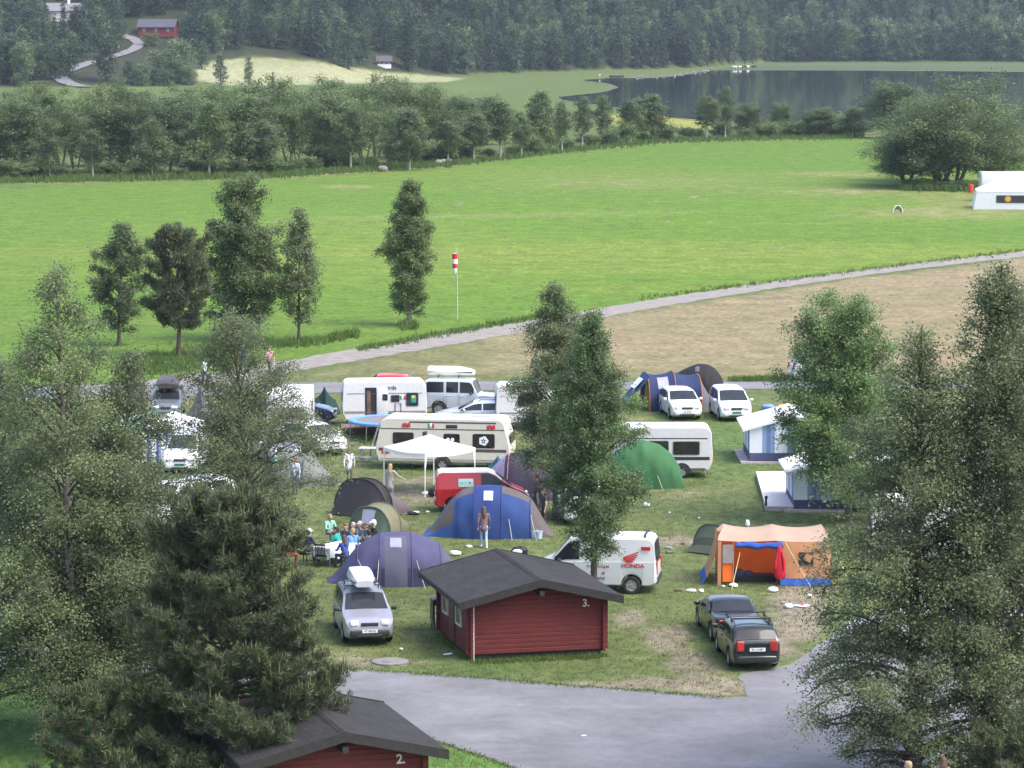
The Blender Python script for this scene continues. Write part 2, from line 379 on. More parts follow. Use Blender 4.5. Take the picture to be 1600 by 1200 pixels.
def _as():
    m = asph; L = m.node_tree.links; b = m.node_tree.nodes['Principled BSDF']; ge = nd(m, 'ShaderNodeNewGeometry'); src = b.inputs['Base Color'].links[0].from_socket
    for sc_, lo, hi, st in ((22, .86, 1.14, (1, 1, 1)), (.55, .88, 1.10, (.6, 1, 1)), (2.2, .90, 1.06, (1, 1, 1))):
        mp = nd(m, 'ShaderNodeMapping'); mp.inputs['Scale'].default_value = st; L.new(ge.outputs['Position'], mp.inputs[0])
        n = nd(m, 'ShaderNodeTexNoise'); n.inputs['Scale'].default_value = sc_; n.inputs['Detail'].default_value = 6; L.new(mp.outputs[0], n.inputs['Vector'])
        mr = nd(m, 'ShaderNodeMapRange'); mr.inputs[1].default_value = .32; mr.inputs[2].default_value = .62; mr.inputs[3].default_value = lo; mr.inputs[4].default_value = hi; L.new(n.outputs[0], mr.inputs[0])
        v = nd(m, 'ShaderNodeVectorMath', operation='SCALE'); L.new(src, v.inputs[0]); L.new(mr.outputs[0], v.inputs['Scale']); src = v.outputs[0]
    L.new(src, b.inputs['Base Color'])
_as()
grav = M('gravel', (0.20, 0.185, 0.17), 0.95, var=0.2, scale=1.1, bump=0.4, bscale=25, detail=8)
sheet('road', [(-700, 1005), (-100, 1006), (100, 1012), (300, 1030), (520, 1045), (640, 1051), (760, 1060), (850, 1068), (950, 1075), (1060, 1084), (1130, 1090), (1166, 1089), (1162, 1072), (1158, 1054), (1200, 1046), (1240, 1038), (1275, 1012), (1330, 975), (1500, 930), (1640, 900), (2400, 880), (2400, 1500), (1000, 1500), (870, 1230), (815, 1203), (760, 1184), (700, 1164), (600, 1130), (500, 1100), (300, 1060), (100, 1046), (-100, 1044), (-700, 1044)], asph, 0.012, 0.6, 0.16)
sheet('gravel_track', [(330, 600), (200, 602), (215, 596), (330, 582), (440, 565), (520, 551), (700, 521), (860, 496), (1000, 471), (1200, 441), (1400, 415), (1600, 393), (1800, 370), (2700, 290), (2700, 297), (1800, 380), (1600, 401), (1400, 424), (1200, 452), (1000, 485), (860, 511), (700, 540), (560, 563), (450, 582), (420, 599)], grav, 0.016, 0.8, 0.35)
sheet('path', [(-500, 612), (200, 601), (420, 598.5), (640, 597), (1240, 597), (1900, 595), (1900, 609), (1240, 608), (700, 611), (420, 616), (200, 622), (-500, 640)], asph, 0.022, 0.8, 0.1)
wat = M('lake_water', (0.012, 0.018, 0.02), 0.04, var=0.1, scale=0.02, spec=0.5)
def _wb():
    m = wat; L = m.node_tree.links; b = m.node_tree.nodes['Principled BSDF']; ge = nd(m, 'ShaderNodeNewGeometry')
    mp = nd(m, 'ShaderNodeMapping'); mp.inputs['Scale'].default_value = (0.25, 0.7, 1); L.new(ge.outputs['Position'], mp.inputs[0])
    n = nd(m, 'ShaderNodeTexNoise'); n.inputs['Scale'].default_value = 1; n.inputs['Detail'].default_value = 3; L.new(mp.outputs[0], n.inputs['Vector'])
    bp = nd(m, 'ShaderNodeBump'); bp.inputs['Strength'].default_value = 0.02; bp.inputs['Distance'].default_value = 0.1; L.new(n.outputs[0], bp.inputs['Height']); L.new(bp.outputs[0], b.inputs['Normal'])
    b.inputs['IOR'].default_value = 1.33
_wb()
LAKE = [(912, 126), (960, 122.5), (1010, 123.5), (1060, 120), (1090, 114), (1112, 110.5), (1350, 111), (1600, 113), (2700, 116), (2700, 205), (1600, 200), (1300, 197), (1100, 189), (1050, 184), (980, 171), (930, 164), (880, 157), (872, 153), (900, 150), (940, 145.5), (968, 138), (952, 131.5)]
def grow(poly, k):
    o = []
    for i, p in enumerate(poly):
        a, b = poly[i - 1], poly[(i + 1) % len(poly)]; dx, dy = b[0] - a[0], (b[1] - a[1]) * 4; l = math.hypot(dx, dy) or 1
        o.append((p[0] + dy / l * k, p[1] - dx / l * k / 4))
    return o
sand = M('shore_sand', (0.22, 0.20, 0.17), 0.9, var=0.3, scale=0.2)
sheet('lake_shore', grow(LAKE, 2.6), sand, 0.12, 3, 0.8)
sheet('water', LAKE, wat, 0.25, 3, 0.6)
# far road climbing the hill on the left
def farroad():
    c = [(140, 137, 5), (105, 131, 6), (92, 122, 6), (104, 112, 5.5), (135, 101, 5), (165, 93, 4.5), (190, 86, 4.5), (210, 78, 4.5), (218, 70, 4.5), (210, 63, 4.5), (195, 58, 4.5), (150, 54, 4)]
    P = [WT(a, b) for a, b, _ in c]; mb = MB(); Lf, Rt = [], []
    fine = []
    for i in range(len(P) - 1):
        for k in range(8): fine.append((P[i].lerp(P[i + 1], k / 8), c[i][2] + (c[i + 1][2] - c[i][2]) * k / 8))
    for i, (p, wd) in enumerate(fine):
        d = (fine[min(i + 2, len(fine) - 1)][0] - fine[max(i - 2, 0)][0]); n = Vector((-d.y, d.x, 0)).normalized()
        for s, L in ((1, Lf), (-1, Rt)):
            q = p + n * (s * wd / 2 * 0.9); L.append((q.x, q.y, terrain(q.x, q.y) + 0.35))
    n = len(Lf); mb.add(Lf + Rt, [(i, i + 1, n + i + 1, n + i) for i in range(n - 1)])
    return tag(mb.build('hill_road', M('old_asphalt', (0.15, 0.15, 0.165), 0.9, var=0.1)), kind='structure')
farroad()
# ------------------------------------------------------------------ trees
birch_bark = M('birch_bark', (0.20, 0.18, 0.16), 0.8, var=0.5, scale=3, stretch=(1, 1, 2.2), bump=0.3, bscale=12)
dark_bark = M('dark_bark', (0.085, 0.07, 0.058), 0.9, var=0.35, scale=5, bump=0.5, bscale=14)
pine_bark = M('pine_bark', (0.10, 0.065, 0.048), 0.9, var=0.35, scale=4, bump=0.5, bscale=10)
L_BIRCH = leafmat('birch_leaves', (0.138, 0.175, 0.106))
L_BIRCH2 = leafmat('birch_leaves_fresh', (0.130, 0.195, 0.096))
L_DARK = leafmat('broad_leaves', (0.118, 0.160, 0.090))
L_ALDER = leafmat('alder_leaves', (0.118, 0.164, 0.080))
L_WILLOW = leafmat('willow_leaves', (0.120, 0.162, 0.088))
L_PINE = leafmat('pine_needles', (0.080, 0.098, 0.062), var=0.35, trans=0.2)
L_CANDLE = leafmat('pine_shoots', (0.085, 0.11, 0.05), var=0.2, trans=0.15)
L_GRASS = leafmat('tall_grass', (0.075, 0.125, 0.032), trans=0.2)
L_FAR = leafmat('far_leaves', (0.050, 0.080, 0.048), var=0.5, trans=0.25, rnd=0.5)
L_SPRUCE = leafmat('spruce_needles', (0.026, 0.04, 0.028), var=0.3, trans=0.05)
LF, LS = 1.8, 0.8           # more and smaller leaves
def rot_frame(n, rg, up=0.3):
    """random tangent frames for n leaf faces"""
    nrm = rg.normal(size=(n, 3)); nrm[:, 2] = np.abs(nrm[:, 2]) + up; nrm /= np.linalg.norm(nrm, axis=1)[:, None]
    r = rg.normal(size=(n, 3)); a = np.cross(nrm, r); a /= np.linalg.norm(a, axis=1)[:, None] + 1e-9
    return a, np.cross(nrm, a)
def leaves(c, size, rg, aspect=0.62, up=0.3):
    n = len(c); a, b = rot_frame(n, rg, up); s = size * rg.uniform(0.65, 1.3, (n, 1))
    a = a * s * 0.5; b = b * s * 0.5 * aspect
    v = np.stack([c - a, c + b, c + a, c - b], 1).reshape(-1, 3)
    return v, np.arange(4 * n).reshape(n, 4)
def tubes_np(paths, n=5):
    """list of (pts (k,3), radii (k,)) -> verts, quads"""
    V, Fc, base = [], [], 0
    for p, r in paths:
        p = np.asarray(p, float); r = np.asarray(r, float); k = len(p)
        d = np.gradient(p, axis=0); d /= np.linalg.norm(d, axis=1)[:, None] + 1e-9
        up = np.where(np.abs(d[:, 2:3]) > 0.9, np.array([[1., 0, 0]]), np.array([[0, 0, 1.]]))
        if abs(d[0, 2]) > 0.75: up[:] = (1, 0, 0)
        a = np.cross(d, up); a /= np.linalg.norm(a, axis=1)[:, None] + 1e-9; b = np.cross(d, a)
        an = np.arange(n) * 2 * np.pi / n
        ring = p[:, None] + r[:, None, None] * (a[:, None] * np.cos(an)[None, :, None] + b[:, None] * np.sin(an)[None, :, None])
        V.append(ring.reshape(-1, 3)); i = np.arange((k - 1) * n).reshape(k - 1, n); j = np.roll(i, -1, 1)
        Fc.append(np.stack([i, j, j + n, i + n], -1).reshape(-1, 4) + base); base += k * n
    return np.concatenate(V), np.concatenate(Fc)
def grow_tree(seed, h, rad, prof, nbr=60, ntw=10, nleaf=45, leaf=0.1, clear=0.15, tr=0.12, rise=0.5, droop=0.5, lean=(0, 0), wob=0.12, stems=1, twl=0.42, scat=0.13, vtop=0.97, up=0.3, spread=0.0, holes=0.25, aspect=.62):
    """returns (trunk verts, faces), (leaf verts, faces, values)"""
    rg = np.random.default_rng(seed); paths, C, VV = [], [], []
    for st in range(stems):
        ang0 = 2 * math.pi * st / max(1, stems) + rg.uniform(-.5, .5); hs = h * (1 if st == 0 else rg.uniform(0.75, 0.98))
        off = np.array([math.cos(ang0), math.sin(ang0), 0]) * (spread * (1 if stems > 1 else 0))
        k = 14; t = np.linspace(0, 1, k)
        wx = np.cumsum(rg.normal(0, wob, k)) * h / 40; wy = np.cumsum(rg.normal(0, wob, k)) * h / 40
        tp = np.stack([wx * t + lean[0] * t ** 1.3 + off[0] * (0.12 + t ** 0.8), wy * t + lean[1] * t ** 1.3 + off[1] * (0.12 + t ** 0.8), t * hs], 1)
        tra = tr / math.sqrt(stems) * 1.15
        rr = tra * ((1 - t) ** 0.8 * 0.93 + 0.07) * (1 + 0.5 * np.exp(-t * 40))
        paths.append((tp, rr))
        nb = nbr // stems
        for i in range(nb):
            f = (i + rg.uniform(0, 1)) / nb; tt = clear + (vtop - clear) * f
            b0 = np.array([np.interp(tt, t, tp[:, q]) for q in range(3)])
            az = i * 2.39996 + rg.uniform(-.4, .4) + st
            pr = prof((tt - clear) / (1 - clear)); Lb = rad * pr * rg.uniform(0.62, 1.12)
            if rg.random() < holes * 0.5: Lb *= 0.55
            if Lb < 0.12: Lb = 0.12
            el = rise * rg.uniform(0.6, 1.3) + 0.5 * f; Lb = Lb / max(.5, math.cos(el * .8))
            m = 7; s = np.linspace(0, 1, m)
            hor = np.array([math.cos(az), math.sin(az), 0]); side = np.array([-math.sin(az), math.cos(az), 0])
            bend = rg.normal(0, .12)
            bp = b0 + Lb * (s[:, None] * math.cos(el) * hor + (np.sin(el) * s - droop * 0.55 * s ** 2.2)[:, None] * np.array([0, 0, 1]) + (bend * s ** 2)[:, None] * side)
            br = max(0.006, np.interp(tt, t, rr) * 0.42) * (1 - s * 0.85)
            paths.append((bp, br))
            v0 = rg.uniform(0.0, 0.65); nt_ = max(3, int(ntw * (0.35 + 0.65 * Lb / rad)))
            for q in range(nt_):
                ss = rg.uniform(0.12, 1) ** 0.75; p0 = np.array([np.interp(ss, s, bp[:, z]) for z in range(3)])
                d = hor * rg.uniform(0.1, 1) + side * rg.uniform(-1.1, 1.1) + np.array([0, 0, rg.uniform(-0.35, 0.75)])
                d /= np.linalg.norm(d); lt = max(0.2, twl * Lb * rg.uniform(0.5, 1.1) * (1.15 - 0.5 * ss))
                u = rg.random(max(2, int(LF * nleaf * lt / (twl * rad) * rg.uniform(0.5, 1.2) + 3)))
                pts = p0 + d * (u * lt)[:, None] + np.array([0, 0, -1]) * (droop * 0.6 * lt * u ** 2)[:, None]
                sc_ = scat * (0.5 + 0.7 * rad * 0.25)
                C.append(pts + rg.normal(0, sc_, pts.shape)); VV.append(np.clip(v0 + rg.normal(0, .1) + rg.normal(0, .07, len(u)), 0, 1))
                if q % 3 == 0:
                    paths.append((np.stack([p0, p0 + d * lt * 0.5 - np.array([0, 0, droop * .15 * lt]), p0 + d * lt - np.array([0, 0, droop * .6 * lt])]), np.array([br[0] * 0.35, br[0] * 0.22, 0.003])))
    c = np.concatenate(C); v = np.concatenate(VV); c[:, 2] = np.maximum(c[:, 2], 0.15)
    lv, lf = leaves(c, leaf * LS, rg, aspect, up)
    return tubes_np(paths, 6), (lv, lf, v)
P_BIRCH = lambda t: (0.30 + 0.70 * min(1, t / 0.22)) * (1 - t ** 1.5) ** 0.85 + 0.03
P_FULL = lambda t: (0.72 + 0.28 * min(1, t / 0.2)) * (1 - t ** 1.35) ** 0.9 + 0.03
P_SLIM = lambda t: (0.5 + 0.5 * min(1, t / 0.3)) * (1 - t ** 2.2) ** 0.8 + 0.04
P_ROUND = lambda t: math.sqrt(max(0, 1 - (2 * t - 0.95) ** 2 * 0.98)) * 0.92 + 0.08
P_CONE = lambda t: (1 - t) * 0.95 + 0.04
P_DOME = lambda t: math.sqrt(max(0.0, 1 - t ** 2.2)) * (0.8 + 0.2 * min(1, t / .2)) + 0.05
def put_tree(name, label, pos, g, lm, bark, group=None, rz=0, cat='tree'):
    (tv, tf), (lv, lf, v) = g
    o = thing(name, label, cat, pos, rz, group)
    mi = np.ones(len(tf), np.int32); mi[:78] = 0
    addmesh('trunk', npmesh('trunk', tv, tf, [bark, dark_bark], mi, smooth=True), o)
    addmesh('crown', npmesh('crown', lv, lf, [lm], attr=v), o)
    return o
def xm(dpx, py): return dpx / S(py)
# --- foreground birches: (top pixel, base pixel), crown radius from the photograph
def fg(name, label, bx, by, topx, topy, wpx, seed, lm=L_BIRCH, bark=dark_bark, prof=P_BIRCH, clear=0.15, **kw):
    s = S(by); h = (by - topy) / s / CP * (1 + 0.0); b = W(bx, by)
    # the tree top is also nearer/farther in height: solve the height that reaches the top pixel at this distance
    ry = -(topy - 600) / F; dz = -SP + ry * CP; dy = CP + ry * SP; h = CAMH + dz / dy * b.y
    lean = ((topx - bx) / s, 0)
    kw['nleaf'] = int(kw.get('nleaf', 40) * 1.75); kw['leaf'] = kw.get('leaf', .1) * .92
    g = grow_tree(seed, h, wpx / 2 / s * 1.4, prof, clear=clear, lean=lean, **kw)
    return put_tree(name, label, b, g, lm, bark)
fg('birch_tree', 'tall birch at the left edge whose thin pointed top stands against the green field', 118, 1165, 95, 408, 290, 11, nbr=130, ntw=14, nleaf=52, leaf=0.115, clear=0.06, prof=P_FULL, tr=0.17, rise=0.55, droop=0.7, bark=birch_bark)
fg('birch_tree', 'leafy birch beside the silver van with the mint green tunnel tent behind it', 168, 1150, 214, 545, 270, 12, nbr=130, ntw=14, nleaf=52, leaf=0.115, clear=0.06, prof=P_FULL, tr=0.15, rise=0.55, droop=0.7, bark=birch_bark)
fg('birch_tree', 'birch cut by the left edge of the photo above the grey road', -15, 1130, 8, 555, 270, 13, nbr=110, ntw=13, nleaf=50, leaf=0.115, clear=0.06, prof=P_FULL, tr=0.15, rise=0.55, droop=0.7, bark=birch_bark)
fg('birch_tree', 'birch in the middle of the left camp above the picnicking group', 402, 895, 365, 486, 240, 14, nbr=105, ntw=13, nleaf=44, leaf=0.12, clear=0.06, tr=0.13, rise=0.6, droop=0.65)
fg('birch_tree', 'left and taller topped birch of the pair in the centre of the camp', 868, 812, 866, 445, 142, 15, nbr=110, ntw=13, nleaf=42, leaf=0.125, clear=0.1, tr=0.13, rise=0.75, droop=0.6)
fg('birch_tree', 'bright green birch rising behind the numbered cabin in front of the white van', 928, 958, 922, 482, 145, 16, lm=L_BIRCH2, nbr=120, ntw=14, nleaf=46, leaf=0.115, clear=0.17, tr=0.13, rise=0.7, droop=0.6, bark=dark_bark, prof=P_BIRCH)
fg('leafy_tree', 'dense green broad tree beside the striped awning and white plank deck', 1326, 815, 1312, 498, 150, 17, lm=L_BIRCH2, nbr=95, ntw=14, nleaf=46, leaf=0.15, clear=0.08, tr=0.14, rise=0.55, droop=0.35, prof=P_DOME, scat=.16)
fg('birch_tree', 'broad dark birch in front at right hanging over the grey road', 1428, 1238, 1414, 508, 320, 18, nbr=150, ntw=15, nleaf=58, leaf=0.115, clear=0.035, prof=P_FULL, tr=0.2, rise=0.5, droop=0.75, lm=L_BIRCH)
fg('birch_tree', 'tallest birch at the right with a thick dark trunk reaching the bottom of the photo', 1560, 1238, 1543, 412, 260, 19, nbr=140, ntw=13, nleaf=46, leaf=0.115, clear=0.07, tr=0.2, rise=0.85, droop=0.5, lm=L_BIRCH)
fg('birch_tree', 'slim birch cut by the right edge with a leaning forked stem', 1600, 1180, 1603, 425, 220, 20, nbr=90, ntw=12, nleaf=40, leaf=0.115, clear=0.1, tr=0.13, rise=0.85, droop=0.5)
# --- trees along the gravel track
fg('birch_tree', 'ragged birch in the row by the gravel track, farthest left of that row', 186, 540, 190, 352, 74, 31, nbr=60, ntw=10, nleaf=30, leaf=0.2, clear=0.1, tr=0.12, rise=0.6, droop=0.5, prof=P_SLIM, lm=L_DARK, scat=.17)
fg('leafy_tree', 'big full leafy tree in the row by the gravel track, right of the pine', 381, 532, 380, 290, 92, 32, nbr=90, ntw=13, nleaf=38, leaf=0.2, clear=0.07, tr=0.18, rise=0.6, droop=0.35, prof=P_DOME, lm=L_DARK, scat=.18)
fg('birch_tree', 'thin airy birch right beside the big leafy tree by the gravel track', 467, 533, 470, 326, 72, 33, nbr=56, ntw=9, nleaf=26, leaf=0.2, clear=0.11, tr=0.1, rise=0.7, droop=0.5, prof=P_BIRCH, scat=.17)
fg('birch_tree', 'solitary teardrop shaped birch in the green field left of the windsock', 639, 508, 640, 281, 68, 34, nbr=90, ntw=12, nleaf=34, leaf=0.19, clear=0.06, tr=0.15, rise=0.7, droop=0.7, prof=P_SLIM, lm=L_WILLOW, bark=birch_bark, scat=.17)
# --- pines: sprays of needles on whorled boughs, pale upright shoots
def pine(seed, h, rad, nbr, tufts, nl, clear, tr, prof, shoots=True, nneed=22, wid=0.016):
    rg = np.random.default_rng(seed); k = 12; t = np.linspace(0, 1, k)
    tp = np.stack([np.cumsum(rg.normal(0, .02, k)) * h / 6, np.cumsum(rg.normal(0, .02, k)) * h / 6, t * h], 1)
    rr = tr * ((1 - t) * 0.9 + 0.1); paths = [(tp, rr)]; ends = []; outer = []
    for i in range(nbr):
        f = (i + rg.uniform(0, 1)) / nbr; tt = clear + (0.98 - clear) * f
        b0 = np.array([np.interp(tt, t, tp[:, q]) for q in range(3)])
        az = i * 2.39996 + rg.uniform(-.5, .5); Lb = rad * prof(f) * rg.uniform(0.7, 1.1) + 0.2
        el = -0.12 + 0.75 * f + rg.uniform(-.12, .15); s = np.linspace(0, 1, 7)
        hor = np.array([math.cos(az), math.sin(az), 0]); side = np.array([-math.sin(az), math.cos(az), 0])
        bp = b0 + Lb * (s[:, None] * math.cos(el) * hor + (math.sin(el) * s + 0.22 * s ** 3)[:, None] * np.array([0, 0, 1]) + (rg.normal(0, .1) * s ** 2)[:, None] * side)
        br = max(.012, np.interp(tt, t, rr) * 0.4) * (1 - s * .85); paths.append((bp, br))
        nt_ = max(3, int(tufts * Lb / rad))
        for q in range(nt_):
            ss = rg.uniform(0.25, 1) ** 0.7; p0 = np.array([np.interp(ss, s, bp[:, z]) for z in range(3)])
            d = hor * rg.uniform(0.2, 1) + side * rg.uniform(-1, 1) + np.array([0, 0, rg.uniform(0.0, 0.55)]); d /= np.linalg.norm(d)
            lt = Lb * 0.34 * rg.uniform(.4, 1.1) * (1.25 - .6 * ss); e = p0 + d * lt
            paths.append((np.stack([p0, p0 + d * lt * .5, e + np.array([0, 0, .05])]), np.array([.014, .011, .006])))
            for z in range(3): ends.append((p0 + d * lt * (0.4 + 0.3 * z) + rg.normal(0, .05, 3), d, rg.uniform(0, .7)))
            if ss > .8 or f > .8: outer.append(e)
    ends.append((tp[-1], np.array([0, 0, 1.]), .4)); outer.append(tp[-1])
    V, N = [], []
    for c, d, v in ends:
        dd = d * 0.45 + np.array([0, 0, .6]) + rg.normal(0, .62, (nneed, 3)); dd /= np.linalg.norm(dd, axis=1)[:, None]
        sd_ = np.cross(dd, rg.normal(size=(nneed, 3))); sd_ /= np.linalg.norm(sd_, axis=1)[:, None]
        ln = nl * rg.uniform(.6, 1.15, (nneed, 1)); b = c + rg.normal(0, nl * .28, (nneed, 3))
        V.append(np.stack([b - sd_ * wid, b + sd_ * wid, b + dd * ln], 1).reshape(-1, 3)); N.append(np.clip(v + rg.normal(0, .15, nneed), 0, 1))
    v = np.concatenate(V); nv = np.concatenate(N); f = np.arange(len(v)).reshape(-1, 3)
    sh = []
    if shoots:
        for e in outer:
            if rg.random() < .34:
                for z in range(rg.integers(1, 4)):
                    o = e + rg.normal(0, .06, 3); L_ = rg.uniform(.12, .34)
                    sh.append((np.stack([o, o + [0, 0, L_ * .6], o + [rg.normal(0, .015), rg.normal(0, .015), L_]]), np.array([.022, .017, .004])))
    return tubes_np(paths, 6), (v, f, nv), (tubes_np(sh, 4) if sh else None)
def put_pine(label, bx, by, topy, wpx, seed, nbr, tufts, nl, clear, tr, prof, shoots=True, name='pine_tree', nneed=22, wid=.016):
    b = W(bx, by); ry = -(topy - 600) / F; h = CAMH + (-SP + ry * CP) / (CP + ry * SP) * b.y
    (tv, tf), (v, f, nv), sh = pine(seed, h, wpx / 2 / S(by), nbr, tufts, nl, clear, tr, prof, shoots, nneed, wid)
    o = thing(name, label, 'tree', b)
    addmesh('trunk', npmesh('trunk', tv, tf, [pine_bark], smooth=True), o)
    mi = np.zeros(len(f), np.int32)
    if sh:
        q = sh[1] + len(v); q = np.concatenate([q[:, [0, 1, 2]], q[:, [0, 2, 3]]]); mi = np.concatenate([mi, np.ones(len(q), np.int32)]); nv = np.concatenate([nv, np.random.default_rng(1).random(len(q))]); v = np.concatenate([v, sh[0]]); f = np.concatenate([f, q])
    addmesh('crown', npmesh('crown', v, f, [L_PINE, L_CANDLE], mi, nv), o)
    return o
P_PINE = lambda t: (1.5 - 0.5 * min(1, t / .24)) * max(0, 1 - t ** 3.2) ** 0.8 + 0.1
put_pine('huge dark bushy pine with pale upright shoots at the bottom left of the photo', 360, 1262, 782, 262, 51, 135, 34, 0.19, 0.08, 0.2, P_PINE, nneed=24, wid=.014)
put_pine('low dark pine below the leftmost birch in the bottom left corner', 150, 1275, 1085, 130, 52, 30, 16, 0.19, 0.1, 0.1, P_PINE)
put_pine('small pine tip in the bottom right corner of the photo', 1580, 1275, 1150, 130, 53, 30, 16, 0.19, 0.1, 0.09, P_PINE)
put_pine('round topped pine with bare lower trunk in the row by the gravel track', 280, 560, 364, 96, 54, 46, 15, 0.42, 0.24, 0.18, P_ROUND, shoots=False, nneed=18, wid=.035)
# --- prototypes for the far rows, shared meshes
def proto(seed, h, rad, prof, lm, bark, **kw):
    (tv, tf), (lv, lf, v) = grow_tree(seed, h, rad, prof, **kw)
    mi = np.zeros(len(tf), np.int32); mi[78 if kw.get('stems', 1) == 1 else len(tf):] = 1
    return (npmesh('trunk', tv, tf, [bark, dark_bark], mi, smooth=True), npmesh('crown', lv, lf, [lm], attr=v))
kwm = dict(nbr=60, ntw=10, nleaf=24, leaf=0.31, scat=0.3)
ALDER = [proto(100 + i, 12, 3.6, P_ROUND, L_ALDER, dark_bark, clear=0.3, tr=.2, rise=.6, droop=.2, stems=3, spread=1.6, **kwm) for i in range(3)]
ROUND = [proto(110 + i, 10, 3.2, P_DOME, L_DARK, dark_bark, clear=0.12, tr=.18, rise=.5, droop=.25, **kwm) for i in range(2)]
BIRCHM = [proto(120 + i, 9, 1.9, P_SLIM, L_WILLOW, M('white_bark', (0.36, 0.34, 0.31), 0.8, var=.3), clear=0.26, tr=.1, rise=.6, droop=.45, nbr=46, ntw=8, nleaf=22, leaf=.27, scat=.28) for i in range(3)]
BIRCHL = [proto(130 + i, 10, 3.0, P_BIRCH, L_WILLOW, M('white_bark', (0.36, 0.34, 0.31)), clear=0.14, tr=.1, rise=.6, droop=.4, **kwm) for i in range(2)]
SHRUB = [proto(140 + i, 3, 2.0, P_DOME, L_ALDER, dark_bark, clear=0.03, tr=.06, rise=.6, droop=.2, nbr=30, ntw=8, nleaf=22, leaf=.27, stems=3, spread=.7, scat=.3) for i in range(3)]
WILLOW = [proto(150 + i, 13, 4.6, P_DOME, L_WILLOW, dark_bark, clear=0.17, tr=.34, rise=.5, droop=.3, stems=4, spread=2.2, nbr=110, ntw=12, nleaf=34, leaf=.27, scat=.34) for i in range(2)]
def extent(cm):
    a = np.empty(len(cm.vertices) * 3, np.float32); cm.vertices.foreach_get('co', a); a = a.reshape(-1, 3)
    return float(np.percentile(a[:, 2], 99.6)), float(np.percentile(a[:, 0], 97.5) - np.percentile(a[:, 0], 2.5))
EXT = {}
def far_tree(kind, px, py, hpx, wpx, name, label, group, cat='tree', rg=random):
    b = W(px, py); s = S(py); i = rg.randrange(len(kind)); tm, cm = kind[i]
    o = thing(name, label, cat, b, rg.uniform(0, 6.28), group)
    e_ = EXT.setdefault(cm.name, extent(cm)); sz = hpx / s / e_[0]; sx = wpx / s / e_[1]; o.scale = (sx, sx, sz)
    addmesh('stem' if kind is SHRUB else 'trunk', tm, o); addmesh('foliage' if kind is SHRUB else 'crown', cm, o)
    return o
rr = random.Random(5)
G1 = 'trees of the dense row beyond the green field'
# back of the dense row at left, tall
for i in range(17):
    x = -30 + i * 44 + rr.uniform(-10, 10); top = np.interp(x, [0, 300, 560, 620, 700, 820], [140, 128, 128, 122, 140, 158]) + rr.uniform(-8, 8); base = np.interp(x, [0, 400, 700, 850], [262, 258, 245, 228])
    far_tree(ALDER, x, base, base - top, rr.uniform(78, 100), 'alder_tree', 'dark alder in the dense row beyond the green field', G1, rg=rr)
for i in range(12):
    x = -10 + i * 58 + rr.uniform(-14, 14); base = np.interp(x, [0, 400, 700, 850], [272, 268, 252, 236]); top = np.interp(x, [0, 560, 700, 820], [158, 150, 160, 172]) + rr.uniform(-10, 16)
    far_tree([ALDER, ROUND][i % 2], x, base, base - top, rr.uniform(60, 80), 'alder_tree', 'dark alder in the dense row beyond the green field', G1, rg=rr)
for x, y, t, wd, lb in ((78, 281, 188, 34, 'small birch with white trunk standing before the dense row, first from the left edge'), (145, 279, 203, 36, 'low birch with thin trunk before the dense row, second from the left edge'),
                    (238, 279, 187, 52, 'birch with bright white trunk before the dense row, third from the left edge'), (327, 275, 160, 62, 'tall broad birch before the dense row above the big leafy trackside tree'),
                    (417, 273, 188, 46, 'birch with a bare white lower trunk before the dense row, fifth from the left edge'), (548, 266, 172, 44, 'pale green birch at the front of the dense row left of the teardrop birch'), (640, 266, 172, 58, 'soft pale birch straight above the solitary teardrop birch'),
                    (700, 256, 190, 40, 'low birch at the far field edge right above the windsock'), (740, 252, 178, 48, 'birch left of the white stemmed birch at the far field edge'), (782, 248, 158, 46, 'white stemmed birch at the bend of the far field edge'), (815, 246, 175, 36, 'narrow birch next to the white stemmed birch at the field bend'),
                    (845, 240, 143, 38, 'tallest slim birch where the dense row thins out toward the lake'), (878, 238, 160, 30, 'thin birch just right of the tallest slim birch at the thinning row'), (910, 232, 152, 30, 'thin birch in front of the yellow strip by the lake, leftmost'), (942, 228, 150, 28, 'thin birch in front of the yellow strip by the lake, middle'),
                    (985, 222, 158, 34, 'birch at the right end of the yellow strip by the lake'), (1016, 220, 148, 48, 'round birch before the lake water near the yellow strip'), (1104, 218, 150, 34, 'slim birch alone before the dark lake, left of the bare stemmed one'), (1133, 216, 136, 26, 'bare stemmed birch with a small high crown before the dark lake')):
    far_tree(BIRCHM if wd < 50 else BIRCHL, x, y, y - t, wd, 'birch_tree', lb, 'birches along the far field edge', rg=rr)
for x, y, t, wd, lb in ((1168, 214, 160, 46, 'round tree in the hedge before the lake, left of the low dark hedge'), (1220, 212, 160, 34, 'small pointed tree in the hedge before the lake'), (1282, 214, 168, 50, 'bright bushy tree at the right part of the lakeside hedge'), (1335, 214, 166, 34, 'pointed tree at the end of the lakeside hedge beside the willow clump'), (1395, 216, 127, 84, 'dark round tree behind the left shoulder of the willow clump'), (665, 230, 140, 64, 'grey green tree rising behind the dense row above the windsock'), (760, 226, 150, 60, 'grey green tree behind the dense row at its right end'), (720, 232, 150, 60, 'grey green tree behind the dense row, between two others like it')):
    far_tree(ROUND, x, y, y - t, wd, 'leafy_tree', lb, 'round trees by the lake side', rg=rr)
G2 = 'shrubs along the far edge of the green field'
